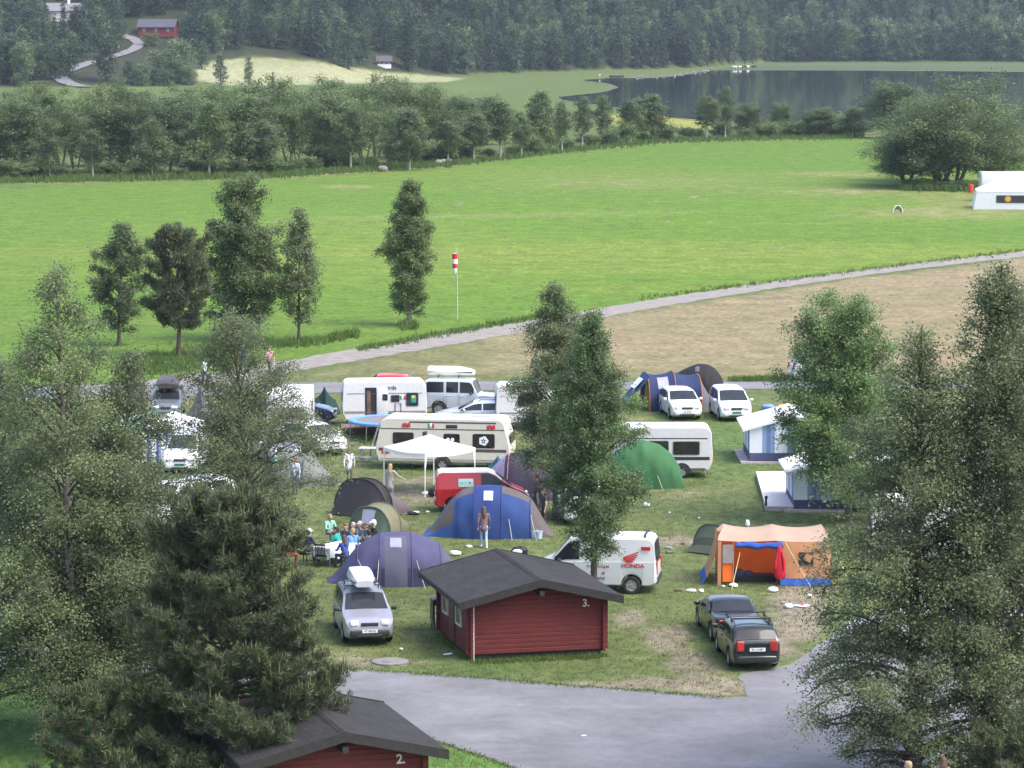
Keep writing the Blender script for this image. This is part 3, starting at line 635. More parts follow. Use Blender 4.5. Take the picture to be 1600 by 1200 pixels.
for i in range(46):
    x = -30 + i * 30.5 + rr.uniform(-9, 9); y = np.interp(x, [0, 420, 700, 850, 1050, 1350], [283, 275, 256, 239, 219, 213]) - rr.uniform(0, 5)
    h = rr.uniform(14, 34) if x < 1050 else rr.uniform(14, 26)
    far_tree(SHRUB, x, y, h, h * rr.uniform(1.3, 2.0), 'shrub', 'low dark green shrub in the fringe along the far edge of the green field', G2, 'shrub', rr)
far_tree(SHRUB, 1300, 212, 38, 74, 'shrub', 'wide grey green rounded bush at the right end of the lakeside hedge', G2, 'shrub', rr)
for x in (1195, 1225, 1250):
    far_tree(SHRUB, x, 214, 26, 50, 'shrub', 'low dark hedge shrub in front of the lake', 'low dark hedge by the lake', 'shrub', rr)
for k, (x, y, t, wd, lb) in enumerate(((1416, 291, 188, 118, 'left and lower willow of the big clump beside the white party tent'), (1490, 294, 121, 172, 'tallest middle willow of the big clump beside the white party tent'), (1556, 290, 168, 112, 'right willow of the big clump directly behind the white party tent'), (1470, 284, 155, 150, 'inner willow of the big clump half hidden by the tallest one'))):
    far_tree(WILLOW, x, y, y - t, wd, 'willow_tree', lb, 'willows of the clump by the party tent', rg=rr)
far_tree(SHRUB, 1440, 296, 18, 60, 'shrub', 'dark undergrowth bush below the left willow of the clump', 'undergrowth below the willow clump', 'shrub', rr)
far_tree(SHRUB, 1500, 297, 16, 60, 'shrub', 'dark undergrowth bush below the middle willow beside the red can', 'undergrowth below the willow clump', 'shrub', rr)
# --- hillside beyond
kf = dict(nbr=32, ntw=6, nleaf=18, leaf=0.75, scat=.45, clear=.06, tr=.2)
def farproto(seed, h, rad, prof, lm, **kw):
    k = dict(kf); k.update(kw); (tv, tf), (lv, lf, v) = grow_tree(seed, h, rad, prof, **k)
    return npmesh('far_tree', np.concatenate([tv, lv]), np.concatenate([tf, lf + len(tv)]), [dark_bark, lm], np.concatenate([np.zeros(len(tf)), np.ones(len(lf))]), np.concatenate([np.zeros(len(tf)), v]))
L_FAR2 = leafmat('far_leaves_pale', (0.098, 0.138, 0.076), var=0.35, trans=0.25, rnd=0.5); L_FAR3 = leafmat('far_leaves_deep', (0.022, 0.036, 0.028), var=0.4, trans=0.15, rnd=0.5)
FARM = [farproto(200, 15, 4.5, P_ROUND, L_FAR), farproto(201, 14, 4.2, P_DOME, L_FAR), farproto(202, 16, 3.2, P_BIRCH, L_FAR2, droop=.4), farproto(203, 18, 2.8, P_CONE, L_SPRUCE, droop=.5, rise=.1, nbr=40), farproto(204, 13, 4.6, P_ROUND, L_FAR2), farproto(205, 15, 4.4, P_DOME, L_FAR3), farproto(206, 16, 3.8, P_BIRCH, L_FAR)]
FN = ['leafy_tree', 'leafy_tree', 'birch_tree', 'spruce_tree', 'leafy_tree', 'leafy_tree', 'birch_tree']
G3 = 'trees at the foot of the far wooded hill'
def hilltree(i, px, py, hpx, label, wk=1.0, group=None):
    p = WT(px, py); s = F / (p.y * CP + CAMH * SP); h0 = [15, 14, 16, 18, 13, 15, 16][i]
    o = addmesh(FN[i], FARM[i], loc=p - Vector((0, 0, .3))); k = hpx / s / h0; o.scale = (k * wk, k * wk, k); o.rotation_euler = (0, 0, rr.uniform(0, 6.28))
    return tag(o, label, 'tree', group or G3)
# named ones one can tell apart
for a in ((0, 640, 112, 96, 'big full tree beside the small red cabin below the wooded hill', 1.0), (0, 700, 116, 72, 'broad tree right of the red cabin at the end of the pale hay field', 1.1), (2, 728, 117, 76, 'lighter broad tree where the pale hay field ends', 1.3), (1, 800, 113, 70, 'round dark tree at the hill foot left of the lake inlet', 1.2),
          (4, 250, 128, 48, 'round bushy tree below the bend of the winding hill road', 1.3), (4, 283, 128, 62, 'bushy tree right of the winding hill road', 1.2), (0, 165, 128, 85, 'big round tree in the bend of the winding hill road', 1.1), (2, 345, 134, 55, 'single thin tree before the left end of the pale hay field', 1.2), (2, 388, 133, 50, 'second thin tree before the pale hay field', 1.0), (3, 427, 137, 26, 'small spiky conifer in front of the pale hay field', 1.2), (1, 315, 108, 42, 'small dark tree at the left corner of the pale hay field', 1.0),
          (1, 180, 74, 42, 'pale bushy tree above the winding hill road', 1.3), (4, 236, 72, 20, 'low bushy tree in front of the long red house', 2.2), (1, 545, 108, 60, 'dark bushy tree at the upper rim of the hay field left of the red cabin', 1.2)): hilltree(*a)
for i in range(9): hilltree(i % 2, 5 + i * 13 + rr.uniform(-6, 6), 134 - i * 1.2 + rr.uniform(-12, 0), rr.uniform(50, 75), 'dark leafy tree massed left of the winding hill road', 1.1, 'trees left of the hill road')
for i in range(6): hilltree([1, 4][i % 2], 200 + i * 19 + rr.uniform(-6, 6), 134 + rr.uniform(-4, 2), rr.uniform(24, 36), 'low bushy tree below the winding hill road', 1.5, 'low trees below the hill road')
for i in range(46):
    px = 830 + i * 17.5 + rr.uniform(-7, 7); py = np.interp(px, [780, 900, 1090, 1110, 1200, 1650], [113, 109, 107, 103, 98, 97]) - rr.uniform(0.5, 4)
    k = rr.choice([0, 5, 1, 1, 2, 4, 3] if px < 1100 else [0, 1, 2, 5, 4, 4, 6]); hilltree(k, px, py, rr.uniform(46, 66) * (1.15 if k == 3 else 1), 'leafy tree in the front row at the foot of the wooded hill behind the lake' if k != 3 else 'dark pointed spruce among the trees at the foot of the wooded hill', 1.15)
for k in (5, 6): hilltree(k, 1630 + 20 * k, 97, 52, 'leafy tree at the wood edge beyond the right border of the photo')
# the rest of the wood reads as one mass
def forest():
    rg = random.Random(3); P, I, K = [], [], []
    tries = 0; HP = np.array(HAY)
    while len(P) < 2300 and tries < 60000:
        tries += 1; u = rg.uniform(-260, 1860); f = float(np.interp(u, FOOT_U, FOOT_D)); t = rg.uniform(3, 190 if u > 700 else 260); d = f + t
        z = float(hill(u, d)); v = 30 + (CAMH - z) * F / d
        if v < -75: continue
        if float(sdist(np.array([u]), np.array([v]), HAY, 2)[0]) > -12 - (16 if u < 480 else 0) : continue
        if u < 330 and v > 96 and not (u < 75): continue                     # open strip along the hill road
        if 60 < u < 245 and abs(v - np.interp(u, [75, 135, 190, 245], [122, 101, 84, 62])) < 13: continue
        if 196 < u < 296 and 26 < v < 130 or 62 < u < 140 and 8 < v < 80: continue
        if 570 < u < 640 and 84 < v < 116: continue
        x = (u - 800) / F * d; y = (d - CAMH * SP) / CP
        if any((x - a) ** 2 + (y - b) ** 2 < 20 for a, b, _ in P[-700:]): continue
        P.append((x, y, z)); n = mnoise.noise(Vector((x * .012, y * .03, 0)))
        I.append(rg.choice([3, 3, 5, 1, 6]) if n > .15 else rg.choice([0, 1, 2, 4, 5, 1, 6, 4, 3])); K.append(rg.uniform(.7, 1.12))
    me = bpy.data.meshes.new('forest'); me.from_pydata(P, [], [])
    for nm, dat, ty in (('idx', I, 'INT'), ('sc', K, 'FLOAT'), ('rz', [rg.uniform(0, 6.28) for _ in P], 'FLOAT')):
        a = me.attributes.new(nm, ty, 'POINT'); a.data.foreach_set('value', dat)
    o = addmesh('forest', me); tag(o, 'dense mixed wood covering the far hillside above the lake', 'forest', kind='stuff')
    src = []
    for i in range(7):
        src.append(next(q for q in bpy.data.objects if q.data == FARM[i]))
    ng = bpy.data.node_groups.new('forest', 'GeometryNodeTree'); N, L = ng.nodes, ng.links
    ng.interface.new_socket('Geometry', in_out='INPUT', socket_type='NodeSocketGeometry'); ng.interface.new_socket('Geometry', in_out='OUTPUT', socket_type='NodeSocketGeometry')
    gi, go = N.new('NodeGroupInput'), N.new('NodeGroupOutput'); gt = N.new('GeometryNodeGeometryToInstance')
    for q in src:
        oi = N.new('GeometryNodeObjectInfo'); oi.inputs['Object'].default_value = q; oi.transform_space = 'ORIGINAL'; oi.inputs['As Instance'].default_value = True
        L.new(oi.outputs['Geometry'], gt.inputs[0])
    na = {}
    for nm, ty in (('idx', 'INT'), ('sc', 'FLOAT'), ('rz', 'FLOAT')):
        n = N.new('GeometryNodeInputNamedAttribute'); n.data_type = ty; n.inputs['Name'].default_value = nm; na[nm] = n.outputs[0]
    ip = N.new('GeometryNodeInstanceOnPoints'); ip.inputs['Pick Instance'].default_value = True
    cx = N.new('ShaderNodeCombineXYZ'); L.new(na['rz'], cx.inputs[2]); L.new(gi.outputs[0], ip.inputs['Points']); L.new(gt.outputs[0], ip.inputs['Instance'])
    L.new(na['idx'], ip.inputs['Instance Index']); L.new(cx.outputs[0], ip.inputs['Rotation']); L.new(na['sc'], ip.inputs['Scale']); L.new(ip.outputs[0], go.inputs[0])
    md = o.modifiers.new('wood', 'NODES'); md.node_group = ng
forest()
# --- tall uncut grass as ground cover
def tallgrass():
    rg = np.random.default_rng(4); C = []; Hh = []
    def band(pts, wpx, n, h):
        P = np.array(pts, float); seg = np.linalg.norm(np.diff(P, axis=0), axis=1); cum = np.concatenate([[0], np.cumsum(seg)])
        t = rg.uniform(0, cum[-1], n); px = np.interp(t, cum, P[:, 0]); py = np.interp(t, cum, P[:, 1]) + rg.normal(0, wpx / 2, n)
        for a, b in zip(px, py):
            q = W(a, b); C.append((q.x, q.y, -0.03)); Hh.append(h * rg.uniform(.5, 1.15))
    band([(0, 284), (420, 276), (700, 258), (850, 240), (1050, 220), (1350, 214)], 3.5, 6000, .9)
    band([(205, 576), (300, 562), (352, 552)], 17, 1500, .45); band([(352, 545), (500, 535), (560, 522)], 6, 700, .5)
    band([(626, 511), (652, 511)], 6, 160, .5); band([(560, 547), (860, 492)], 4, 700, .35); band([(1000, 467), (1600, 391)], 3, 700, .3)
    band([(1140, 594), (1240, 593)], 2.5, 500, .3); band([(735, 1036), (945, 1026)], 4, 420, .16); band([(690, 992), (730, 1030)], 4, 160, .16); band([(600, 731), (800, 734)], 5, 260, .2); band([(950, 742), (1110, 745)], 3, 130, .2)
    band([(560, 690), (640, 688)], 9, 200, .25); band([(1410, 296), (1560, 298)], 3, 700, 1.0);
    for pts in ([(520, 1046), (640, 1052), (760, 1061), (850, 1069), (950, 1076), (1060, 1085), (1130, 1091)], [(815, 1204), (760, 1185), (700, 1165), (600, 1131), (500, 1101), (300, 1061), (100, 1047), (-40, 1045)]): band(pts, 2.5, 900, .1)
    c = np.array(C); h = np.array(Hh); c = np.repeat(c, 5, 0) + np.concatenate([rg.normal(0, .09, (len(c) * 5, 2)), np.zeros((len(c) * 5, 1))], 1); h = np.repeat(h, 5) * rg.uniform(.6, 1.2, len(c))
    az = rg.uniform(0, 6.28, len(c)); sd_ = np.stack([np.cos(az), np.sin(az), 0 * az], 1) * (0.02 + h * .035)[:, None]; tip = np.stack([rg.normal(0, .22, len(c)) * h, rg.normal(0, .22, len(c)) * h, h], 1)
    v = np.stack([c - sd_, c + sd_, c + tip], 1).reshape(-1, 3)
    tag(addmesh('grass', npmesh('grass', v, np.arange(len(v)).reshape(-1, 3), [L_GRASS], attr=rg.uniform(0, .6, len(c)))), 'uncut tall grass along the track, field edge and walls', 'grass', kind='stuff')
    # short turf of the camp ground
    n = 60000; px = rg.uniform(-20, 1620, n); py = 640 + (1210 - 640) * rg.random(n)
    lawn = (sdist(px, py, [(160, 1046), (500, 1042), (850, 1064), (1155, 1084), (1152, 1030), (1260, 980), (1640, 895), (1640, 640), (-40, 640), (-40, 1004), (110, 1010)], 1) > 0) | (sdist(px, py, [(-40, 1050), (300, 1066), (500, 1125), (690, 1170), (800, 1206), (800, 1240), (-40, 1240)], 1) > 0)
    px, py = px[lawn], py[lawn]; ry = -(py - 600) / F; t = -CAMH / (-SP + ry * CP); x = (px - 800) / F * t; y = (CP + ry * SP) * t
    keep = fbm(x, y, .35, 77, 3) > -.35; x, y = x[keep], y[keep]; n = len(x); c = np.stack([x, y, np.full(n, -.02)], 1); h = rg.uniform(.05, .11, n)
    c = np.repeat(c, 3, 0) + np.concatenate([rg.normal(0, .06, (n * 3, 2)), np.zeros((n * 3, 1))], 1); h = np.repeat(h, 3); az = rg.uniform(0, 6.28, len(c))
    sd_ = np.stack([np.cos(az), np.sin(az), 0 * az], 1) * .016; tip = np.stack([rg.normal(0, .04, len(c)), rg.normal(0, .04, len(c)), h], 1)
    v = np.stack([c - sd_, c + sd_, c + tip], 1).reshape(-1, 3)
    tag(addmesh('turf', npmesh('turf', v, np.arange(len(v)).reshape(-1, 3), [leafmat('turf_blades', (0.085, 0.115, 0.036), trans=.2)], attr=rg.uniform(0, .9, len(c)))), 'short tufted turf of the camp ground', 'grass', kind='stuff')
tallgrass()
# ------------------------------------------------------------------ vehicles
glass = M('car_glass', (0.02, 0.024, 0.03), 0.05, var=0.3, scale=1.5, spec=0.35)
tyre_m = M('tyre_rubber', (0.022, 0.022, 0.023), 0.85, var=.2); rim_m = M('alloy_rim', (0.42, 0.42, 0.43), 0.35, 0.6, var=.15)
trim_m = M('dark_trim', (0.03, 0.03, 0.032), 0.6, var=.2); lamp_m = M('lamp_glass', (0.62, 0.64, 0.66), 0.12, var=.2, spec=.8)
red_lamp = M('red_lamp', (0.32, 0.02, 0.015), 0.2, var=.25, spec=.7); amber = M('amber_lamp', (0.6, 0.2, 0.02), 0.25); plate_m = M('plate_white', (0.75, 0.76, 0.78), 0.5, var=.04)
plate_g = M('plate_green', (0.05, 0.30, 0.17), 0.5, var=.05); ink = M('black_ink', (0.02, 0.02, 0.022), 0.6); chrome = M('chrome', (0.6, 0.6, 0.62), 0.18, 0.9, var=.05)
white_p = M('white_paint', (0.62, 0.63, 0.65), 0.28, var=.03, coat=.5); silver_p = M('silver_paint', (0.27, 0.28, 0.33), 0.35, 0.3, var=.05, coat=.6)
black_p = M('black_paint', (0.016, 0.015, 0.018), 0.2, var=.1, coat=.6, spec=.5); dgreen_p = M('dark_green_paint', (0.012, 0.017, 0.016), 0.2, var=.1, coat=.6, spec=.5)
blue_p = M('dark_blue_paint', (0.016, 0.026, 0.075), 0.2, var=.1, coat=.7); red_p = M('red_paint', (0.42, 0.018, 0.02), 0.28, var=.06, coat=.5); grey_p = M('grey_paint', (0.14, 0.16, 0.18), 0.25, .3, var=.05, coat=.6)
box_grey = M('roof_box_grey', (0.44, 0.46, 0.5), 0.3, var=.04, coat=.3); box_white = M('roof_box_white', (0.8, 0.8, 0.8), 0.35, var=.03); box_brown = M('roof_box_brown', (0.06, 0.045, 0.05), 0.35, var=.2)
WH = {}
def wheel_meshes(r, wd, spokes=5, rim=None):
    k = (round(r, 3), round(wd, 3), spokes, (rim or rim_m).name)
    if k not in WH:
        t = MB(); t.lathe([(r * .62, -wd / 2), (r * .9, -wd / 2), (r, -wd * .36), (r, wd * .36), (r * .9, wd / 2), (r * .62, wd / 2), (r * .62, -wd / 2)], 22, axis='Y')
        m = MB(); m.lathe([(r * .63, wd * .46), (r * .6, wd * .40), (r * .55, wd * .22), (.001, wd * .18)], 20, axis='Y')
        for q in range(spokes):
            a = 2 * math.pi * q / spokes; m.box((math.cos(a) * r * .32, wd * .36, math.sin(a) * r * .32), (r * .56, wd * .16, r * .17), rot=(0, -a, 0))
        m.lathe([(r * .14, wd * .3), (r * .12, wd * .5), (.001, wd * .52)], 10, axis='Y')
        WH[k] = (t.mesh('tyre', tyre_m), m.mesh('rim', [rim or rim_m]))
    return WH[k]
def wheel(root, x, y, r, wd, spokes=5, rim=None):
    o = link(bpy.data.objects.new('wheel', None)); o.parent = root; o.location = (x, y, r); o.empty_display_size = .2
    if y < 0: o.rotation_euler = (0, 0, math.pi)
    t, m = wheel_meshes(r, wd, spokes, rim); addmesh('tyre', t, o); addmesh('rim', m, o); return o
def interp(x, pts): return float(np.interp(x, [p[0] for p in pts], [p[1] for p in pts]))
def car(label, pos, ang, L, Wd, top, belt, paint, ws, rw, wheels, wr=.31, clear=.2, side=((-9, 9),), tumble=.26, plate=None, platem=None, group=None, cat='car', name='parked_car',
        bumper=None, rails=False, nose=.10, headh=.66, tailh=.85, roofpaint=None, tail=(.16, .3), head=(.34, .17), grille=True, spokes=5, pil=()):
    """side profile 'top' and 'belt' are (x,z) lists; ws/rw: x range of windscreen / rear window on the profile"""
    root = thing(name, label, cat, pos, ang, group); xs = set(np.round(np.arange(-L / 2, L / 2 + .001, .1), 3)) | {p[0] for p in top} | {L / 2, -L / 2, L / 2 - .03, -L / 2 + .03}
    for wx in wheels:
        for a in range(0, 181, 15): xs.add(round(wx + (wr + .06) * math.cos(R(a)), 4))
    xs = sorted(x for x in xs if -L / 2 <= x <= L / 2)
    def plan(x): t = abs(2 * x / L); return Wd / 2 * (1 - nose * t ** 5 - (0.10 * max(0, t - .97) / .03))
    def zt(x): return interp(x, top)
    def bott(x):
        z = clear + .12 * max(0, (abs(2 * x / L) - .86) / .14) ** 1.5
        for wx in wheels:
            d = abs(x - wx); ra = wr + .06
            if d < ra: z = max(z, wr + math.sqrt(ra * ra - d * d) * .96)
        return z
    def pts(x):
        t, w_, zb = zt(x), plan(x), bott(x); b = min(interp(x, belt), t - .035); b = max(b, zb + .08); k = min(1, max(.25, (t - b) / .35))
        wt = w_ - tumble * max(0, t - b) - .015; zm = max(zb + .03, .5 * (zb + b))
        return [(0, zb), (w_ - .14, zb), (w_ - .03, min(zb + .06, zm - .005)), (w_, zm), (w_ - .012, b - .01), (w_ - .03, b), (wt, t - .085 * k), (wt - .06, t - .03 * k), (wt * .55, t), (0, t + .012)]
    rings = []
    for x in xs:
        p = pts(x); rings.append([(x, y, z) for y, z in p] + [(x, -y, z) for y, z in p[-2:0:-1]])
    mb = MB(); n = len(rings[0])
    mb.loft(rings, 0); mats = [paint] + ([roofpaint] if roofpaint else [])
    if roofpaint:
        for i, f in enumerate(mb.f):
            zz = [mb.v[j] for j in f]; cz = sum(q.z for q in zz) / len(zz); cx = sum(q.x for q in zz) / len(zz)
            if cz > zt(cx) - .13 and rw[0] - .02 < cx < ws[1] - .3 and zt(cx) > max(t[1] for t in top) - .3: mb.m[i] = 1
    mb.build('body', mats, root, sharp=32)
    # glass that follows the body
    def lower(x): p = pts(x); return Vector((x, p[5][0] + .004, p[5][1]))
    def upper(x): p = pts(x); return Vector((x, p[6][0] + .004, p[6][1]))
    for sgn in (1, -1):
        for a, b_ in side:
            a2, b2 = max(a, rw[0] + .1), min(b_, ws[1] - .12); g = MB(); m_ = max(3, int((b2 - a2) / .1)); ro = []
            for i in range(m_ + 1):
                x = a2 + (b2 - a2) * i / m_; l, u = lower(x), upper(x)
                if (u - l).z < .06: continue
                q = [l.lerp(u, t) for t in (.1, .5, .93)]; ro.append([(v.x, sgn * (v.y + .012), v.z) for v in q])
            if len(ro) > 1: g.loft(ro, caps=False, closed=False); g.build('side_window', glass, root)
        if len(side) > 1 or L < 4.35:
            q = MB(); hd_ = MB(); bx = sorted({b_ for a, b_ in side if b_ < 2} | {a for a, b_ in side})
            for x in bx[1:]:
                if not (-L / 2 + .5 < x < L / 2 - .7): continue
                col = [p_ for p_ in pts(x)[2:6]]
                q.loft([[(x - .008, sgn * (y_ + .003), z_), (x + .008, sgn * (y_ + .003), z_)] for y_, z_ in col], caps=False, closed=False)
                if x < ws[1] - .3: y_, z_ = pts(x + .16)[4]; hd_.rbox((x + .16, sgn * (y_ + .018), z_ - .1), (.2, .03, .035), .012)
            if q.f: q.build('door_seam', trim_m, root)
            if hd_.f: hd_.build('door_handle', paint, root)
    def cross(xa, xb, nm, k=.93):
        g = MB(); ro = []
        dx, dz = xb - xa, zt(xb) - zt(xa); l = math.hypot(dx, dz); nx, nzv = -dz / l, dx / l
        if nzv < 0: nx, nzv = -nx, -nzv
        for i in range(9):
            x = xa + (xb - xa) * (.05 + .88 * i / 8); p = pts(x); hw = p[7][0] * k + .02; row = []
            for j in range(9):
                yy = hw * (j / 4 - 1); zz = interp(abs(yy), [(0, p[9][1]), (p[8][0], p[8][1]), (p[7][0], p[7][1])]); row.append((x + nx * .014, yy, zz + nzv * .014))
            ro.append(row)
        g.loft(ro, caps=False, closed=False); g.build(nm, glass, root)
    if ws: cross(ws[1], ws[0], 'windscreen')
    if rw: cross(rw[0], rw[1], 'rear_window')
    for wx in wheels:
        for s in (1, -1): wheel(root, wx, s * (Wd / 2 - .115), wr, .2, spokes)
    hx = L / 2; hw = plan(hx) - .0
    for s in (1, -1):
        h = MB(); h.rbox((hx - .10, s * (hw - head[0] / 2 - .02), headh), (.24, head[0], head[1]), .06, rot=(0, R(-18), s * R(-16))); h.build('headlight', lamp_m, root)
        t = MB(); t.rbox((-hx + .055, s * (hw - tail[0] / 2 + .015), tailh), (.14, tail[0], tail[1]), .03, rot=(0, 0, s * R(12))); t.build('tail_lamp', red_lamp, root)
        m = MB(); mx = ws[1] - .34; zz = interp(mx, belt) + .06; m.rbox((mx, s * (Wd / 2 + .11), zz), (.13, .19, .14), .045); m.box((mx, s * (Wd / 2 + .0), zz - .05), (.07, .12, .04)); m.build('wing_mirror', paint if bumper is None else trim_m, root)
    b = bumper or paint
    for s, nm in ((1, 'front_bumper'), (-1, 'rear_bumper')):
        q = MB(); q.rbox((s * (hx - .06), 0, clear + .22), (.22, hw * 2 - .04, .24), .07); q.build(nm, b, root)
    if grille:
        g = MB(); g.rbox((hx + .0, 0, headh - .02), (.06, hw * .85, .12), .025); g.build('grille', trim_m, root)
    q = MB(); q.rbox((hx + .03, 0, clear + .14), (.06, hw * 1.2, .1), .03); q.build('air_intake', trim_m, root)
    if plate:
        for s in (1, -1):
            pz = clear + .3 if s > 0 else tailh - .1
            q = MB(); q.box((s * (hx + .06), 0, pz), (.02, .52, .115)); po = q.build('number_plate', platem or plate_m, root)
            t = addmesh('plate_text', textmesh(plate, .105, ink, .002), po, (s * (hx + .073), 0, pz)); t.rotation_euler = (math.pi / 2, 0, s * math.pi / 2)
    if rails:
        for s in (1, -1):
            r_ = MB(); xa, xb = rw[1] + .1, ws[0] - .2; y = s * (pts((xa + xb) / 2)[7][0] - .02); z = max(t[1] for t in top)
            r_.tube([(xa, y, z - .02), (xa + .12, y, z + .06), (xb - .12, y, z + .06), (xb, y, z - .02)], .022, 6); r_.build('roof_rail', trim_m, root)
    return root
def roofbox(label, root_pos, ang, dx, z, l, wd, h, mat, dy=0, tilt=0.0, name='roof_box'):
    o = thing(name, label, 'roof box', root_pos, ang)
    b = MB(); rings = []
    for i in range(9):
        x = -l / 2 + l * i / 8; k = (1 - .30 * max(0, (i - 4) / 4) ** 2.2) * (1 - .1 * max(0, (2 - i) / 2) ** 2); hh = h * (1 - .45 * max(0, (i - 4) / 4) ** 2); y = wd / 2 * k
        rings.append([(dx + x, dy + a, z + c) for a, c in ((-y * .8, 0), (y * .8, 0), (y, hh * .35), (y * .97, hh * .5), (y * .8, hh * .95), (y * .3, hh), (-y * .3, hh), (-y * .8, hh * .95), (-y * .97, hh * .5), (-y, hh * .35))])
    b.loft(rings, 0, mis=None); b.build('lid', mat, o, sharp=50)
    s = MB(); s.rbox((dx, dy, z + h * .40), (l * .985, wd * .975, .035), .012); s.build('seam', trim_m, o)
    for q in (-l * .25, l * .2):
        c = MB(); c.box((dx + q, dy, z - .03), (.05, wd * 1.35, .03)); c.box((dx + q, dy - wd * .6, z - .09), (.06, .04, .1)); c.box((dx + q, dy + wd * .6, z - .09), (.06, .04, .1)); c.build('crossbar', trim_m, o)
    return o
def prof_suv(L, H, hood): h = L / 2; return [(-h, .62), (-h + .04, 1.0), (-h + .12, 1.05), (-h + .38, H - .1), (-h + .6, H - .02), (-.6, H), (.25, H - .03), (.55, H - .1), (1.18, hood + .06), (1.4, hood), (h - .3, hood - .13), (h - .06, hood - .28), (h, hood - .42)]
def prof_wagon(L, H, hood): h = L / 2; return [(-h, .6), (-h + .05, .92), (-h + .14, .96), (-h + .5, H - .08), (-h + .7, H - .02), (-.5, H), (.15, H - .02), (.45, H - .08), (1.15, hood + .05), (1.4, hood), (h - .3, hood - .12), (h - .06, hood - .24), (h, hood - .38)]
def prof_hatch(L, H, hood): h = L / 2; return [(-h, .58), (-h + .05, .9), (-h + .16, .98), (-h + .65, H - .06), (-h + .85, H - .01), (-.3, H), (.1, H - .02), (.4, H - .1), (1.12, hood + .05), (1.3, hood), (h - .3, hood - .13), (h - .06, hood - .25), (h, hood - .38)]
def prof_sedan(L, H, hood): h = L / 2; return [(-h, .6), (-h + .05, .93), (-h + .2, .97), (-h + .75, 1.0), (-h + .85, 1.01), (-h + 1.42, H - .06), (-h + 1.65, H - .01), (-.1, H), (.2, H - .03), (.4, H - .09), (1.05, hood + .06), (1.25, hood), (h - .3, hood - .1), (h - .06, hood - .2), (h, hood - .34)]
def prof_mpv(L, H, hood): h = L / 2; return [(-h, .62), (-h + .04, 1.0), (-h + .1, 1.05), (-h + .4, H - .08), (-h + .6, H - .01), (-.4, H), (.3, H - .03), (.55, H - .1), (1.32, hood + .06), (1.5, hood), (h - .28, hood - .16), (h - .06, hood - .32), (h, hood - .46)]
def prof_van(L, H, hood): h = L / 2; return [(-h, .6), (-h + .02, 1.0), (-h + .06, H - .2), (-h + .14, H - .06), (-h + .3, H), (.5, H), (h - 1.75, H - .01), (h - 1.5, H - .1), (h - .72, hood + .07), (h - .58, hood), (h - .2, hood - .16), (h - .04, hood - .34), (h, hood - .5)]
def at(px, py): return W(px, py, 0.02)
def cpos(fpx, fpy, ang, L, front=True):
    """centre of a car whose front (or rear) bottom centre shows at this point"""
    p = at(fpx, fpy); d = Vector((math.cos(ang), math.sin(ang), 0)); return p - d * (L / 2) if front else p + d * (L / 2)
for m_ in (black_p, dgreen_p): m_.node_tree.nodes['Principled BSDF'].inputs['Coat IOR'].default_value = 1.5
# silver SUV by the cabin
a = R(-81); p = cpos(578, 1010, a, 4.55)
car('silver SUV with a grey roof box parked between the purple tent and the cabin', p, a, 4.55, 1.78, prof_suv(4.55, 1.66, 1.08), [(-2.3, 1.02), (1.2, 1.03), (2.3, .95)], silver_p, (.45, 1.28), (-2.12, -1.72), (-1.32, 1.3), .33, .24, ((-2.0, -1.05), (-.98, -.15), (-.08, 1.1)), plate='VT 80152', bumper=trim_m, headh=.79, tailh=1.1, head=(.3, .22), rails=True)
roofbox('light grey roof box on the silver SUV', p, a, -.25, 1.80, 2.0, .92, .4, box_grey)
# black wagon and dark sedan
a = R(95.2); p = cpos(1183, 1049, a, 4.3, False)
car('black estate car with empty roof bars, its rear turned to the viewer', p, a, 4.3, 1.70, prof_wagon(4.3, 1.42, .96), [(-2.2, .93), (1.2, .93), (2.2, .88)], dgreen_p, (.35, 1.22), (-1.98, -1.5), (-1.2, 1.32), .30, .18, ((-1.85, -1.0), (-.93, -.12), (-.06, 1.1)), plate='SU 21491', tail=(.26, .34), tailh=.84, rails=True, roofpaint=None)
o = thing('roof_rack', 'pair of black roof bars on the black estate car', 'roof rack', p, a)
for q in (-.75, .35):
    m = MB(); m.box((q, 0, 1.52), (.06, 1.36, .04)); m.box((q, .64, 1.46), (.08, .05, .12)); m.box((q, -.64, 1.46), (.08, .05, .12)); m.build('crossbar', trim_m, o)
a = R(96.5); p = cpos(1154, 1008, a, 4.4, False)
car('black saloon car parked just in front of the black estate car', p, a, 4.4, 1.70, prof_sedan(4.4, 1.38, .93), [(-2.2, .93), (1.2, .9), (2.2, .84)], black_p, (.28, 1.15), (-1.36, -.72), (-1.28, 1.42), .31, .17, ((-1.15, -.5), (-.43, .25), (.31, 1.05)), plate='DK 54810', tail=(.42, .17), tailh=.8)
# white touran, white wagon
a = R(-84); p = cpos(1151, 659, a, 4.4)
car('white people carrier with a green number plate beside the dark tent', p, a, 4.4, 1.79, prof_mpv(4.4, 1.62, 1.0), [(-2.2, .98), (1.3, 1.0), (2.2, .9)], white_p, (.48, 1.4), (-2.08, -1.72), (-1.3, 1.36), .32, .19, ((-1.95, -1.1), (-1.0, -.15), (-.05, 1.2)), plate='YB 28340', platem=plate_g, headh=.72)
a = R(-83); p = cpos(1074, 657, a, 4.6)
car('white estate car in front of the blue tunnel tent', p, a, 4.6, 1.75, prof_wagon(4.6, 1.47, .97), [(-2.3, .94), (1.2, .96), (2.3, .88)], white_p, (.35, 1.24), (-2.12, -1.62), (-1.33, 1.35), .31, .18, ((-2.0, -1.05), (-.97, -.1), (-.03, 1.1)), plate='NF 33175', headh=.68)
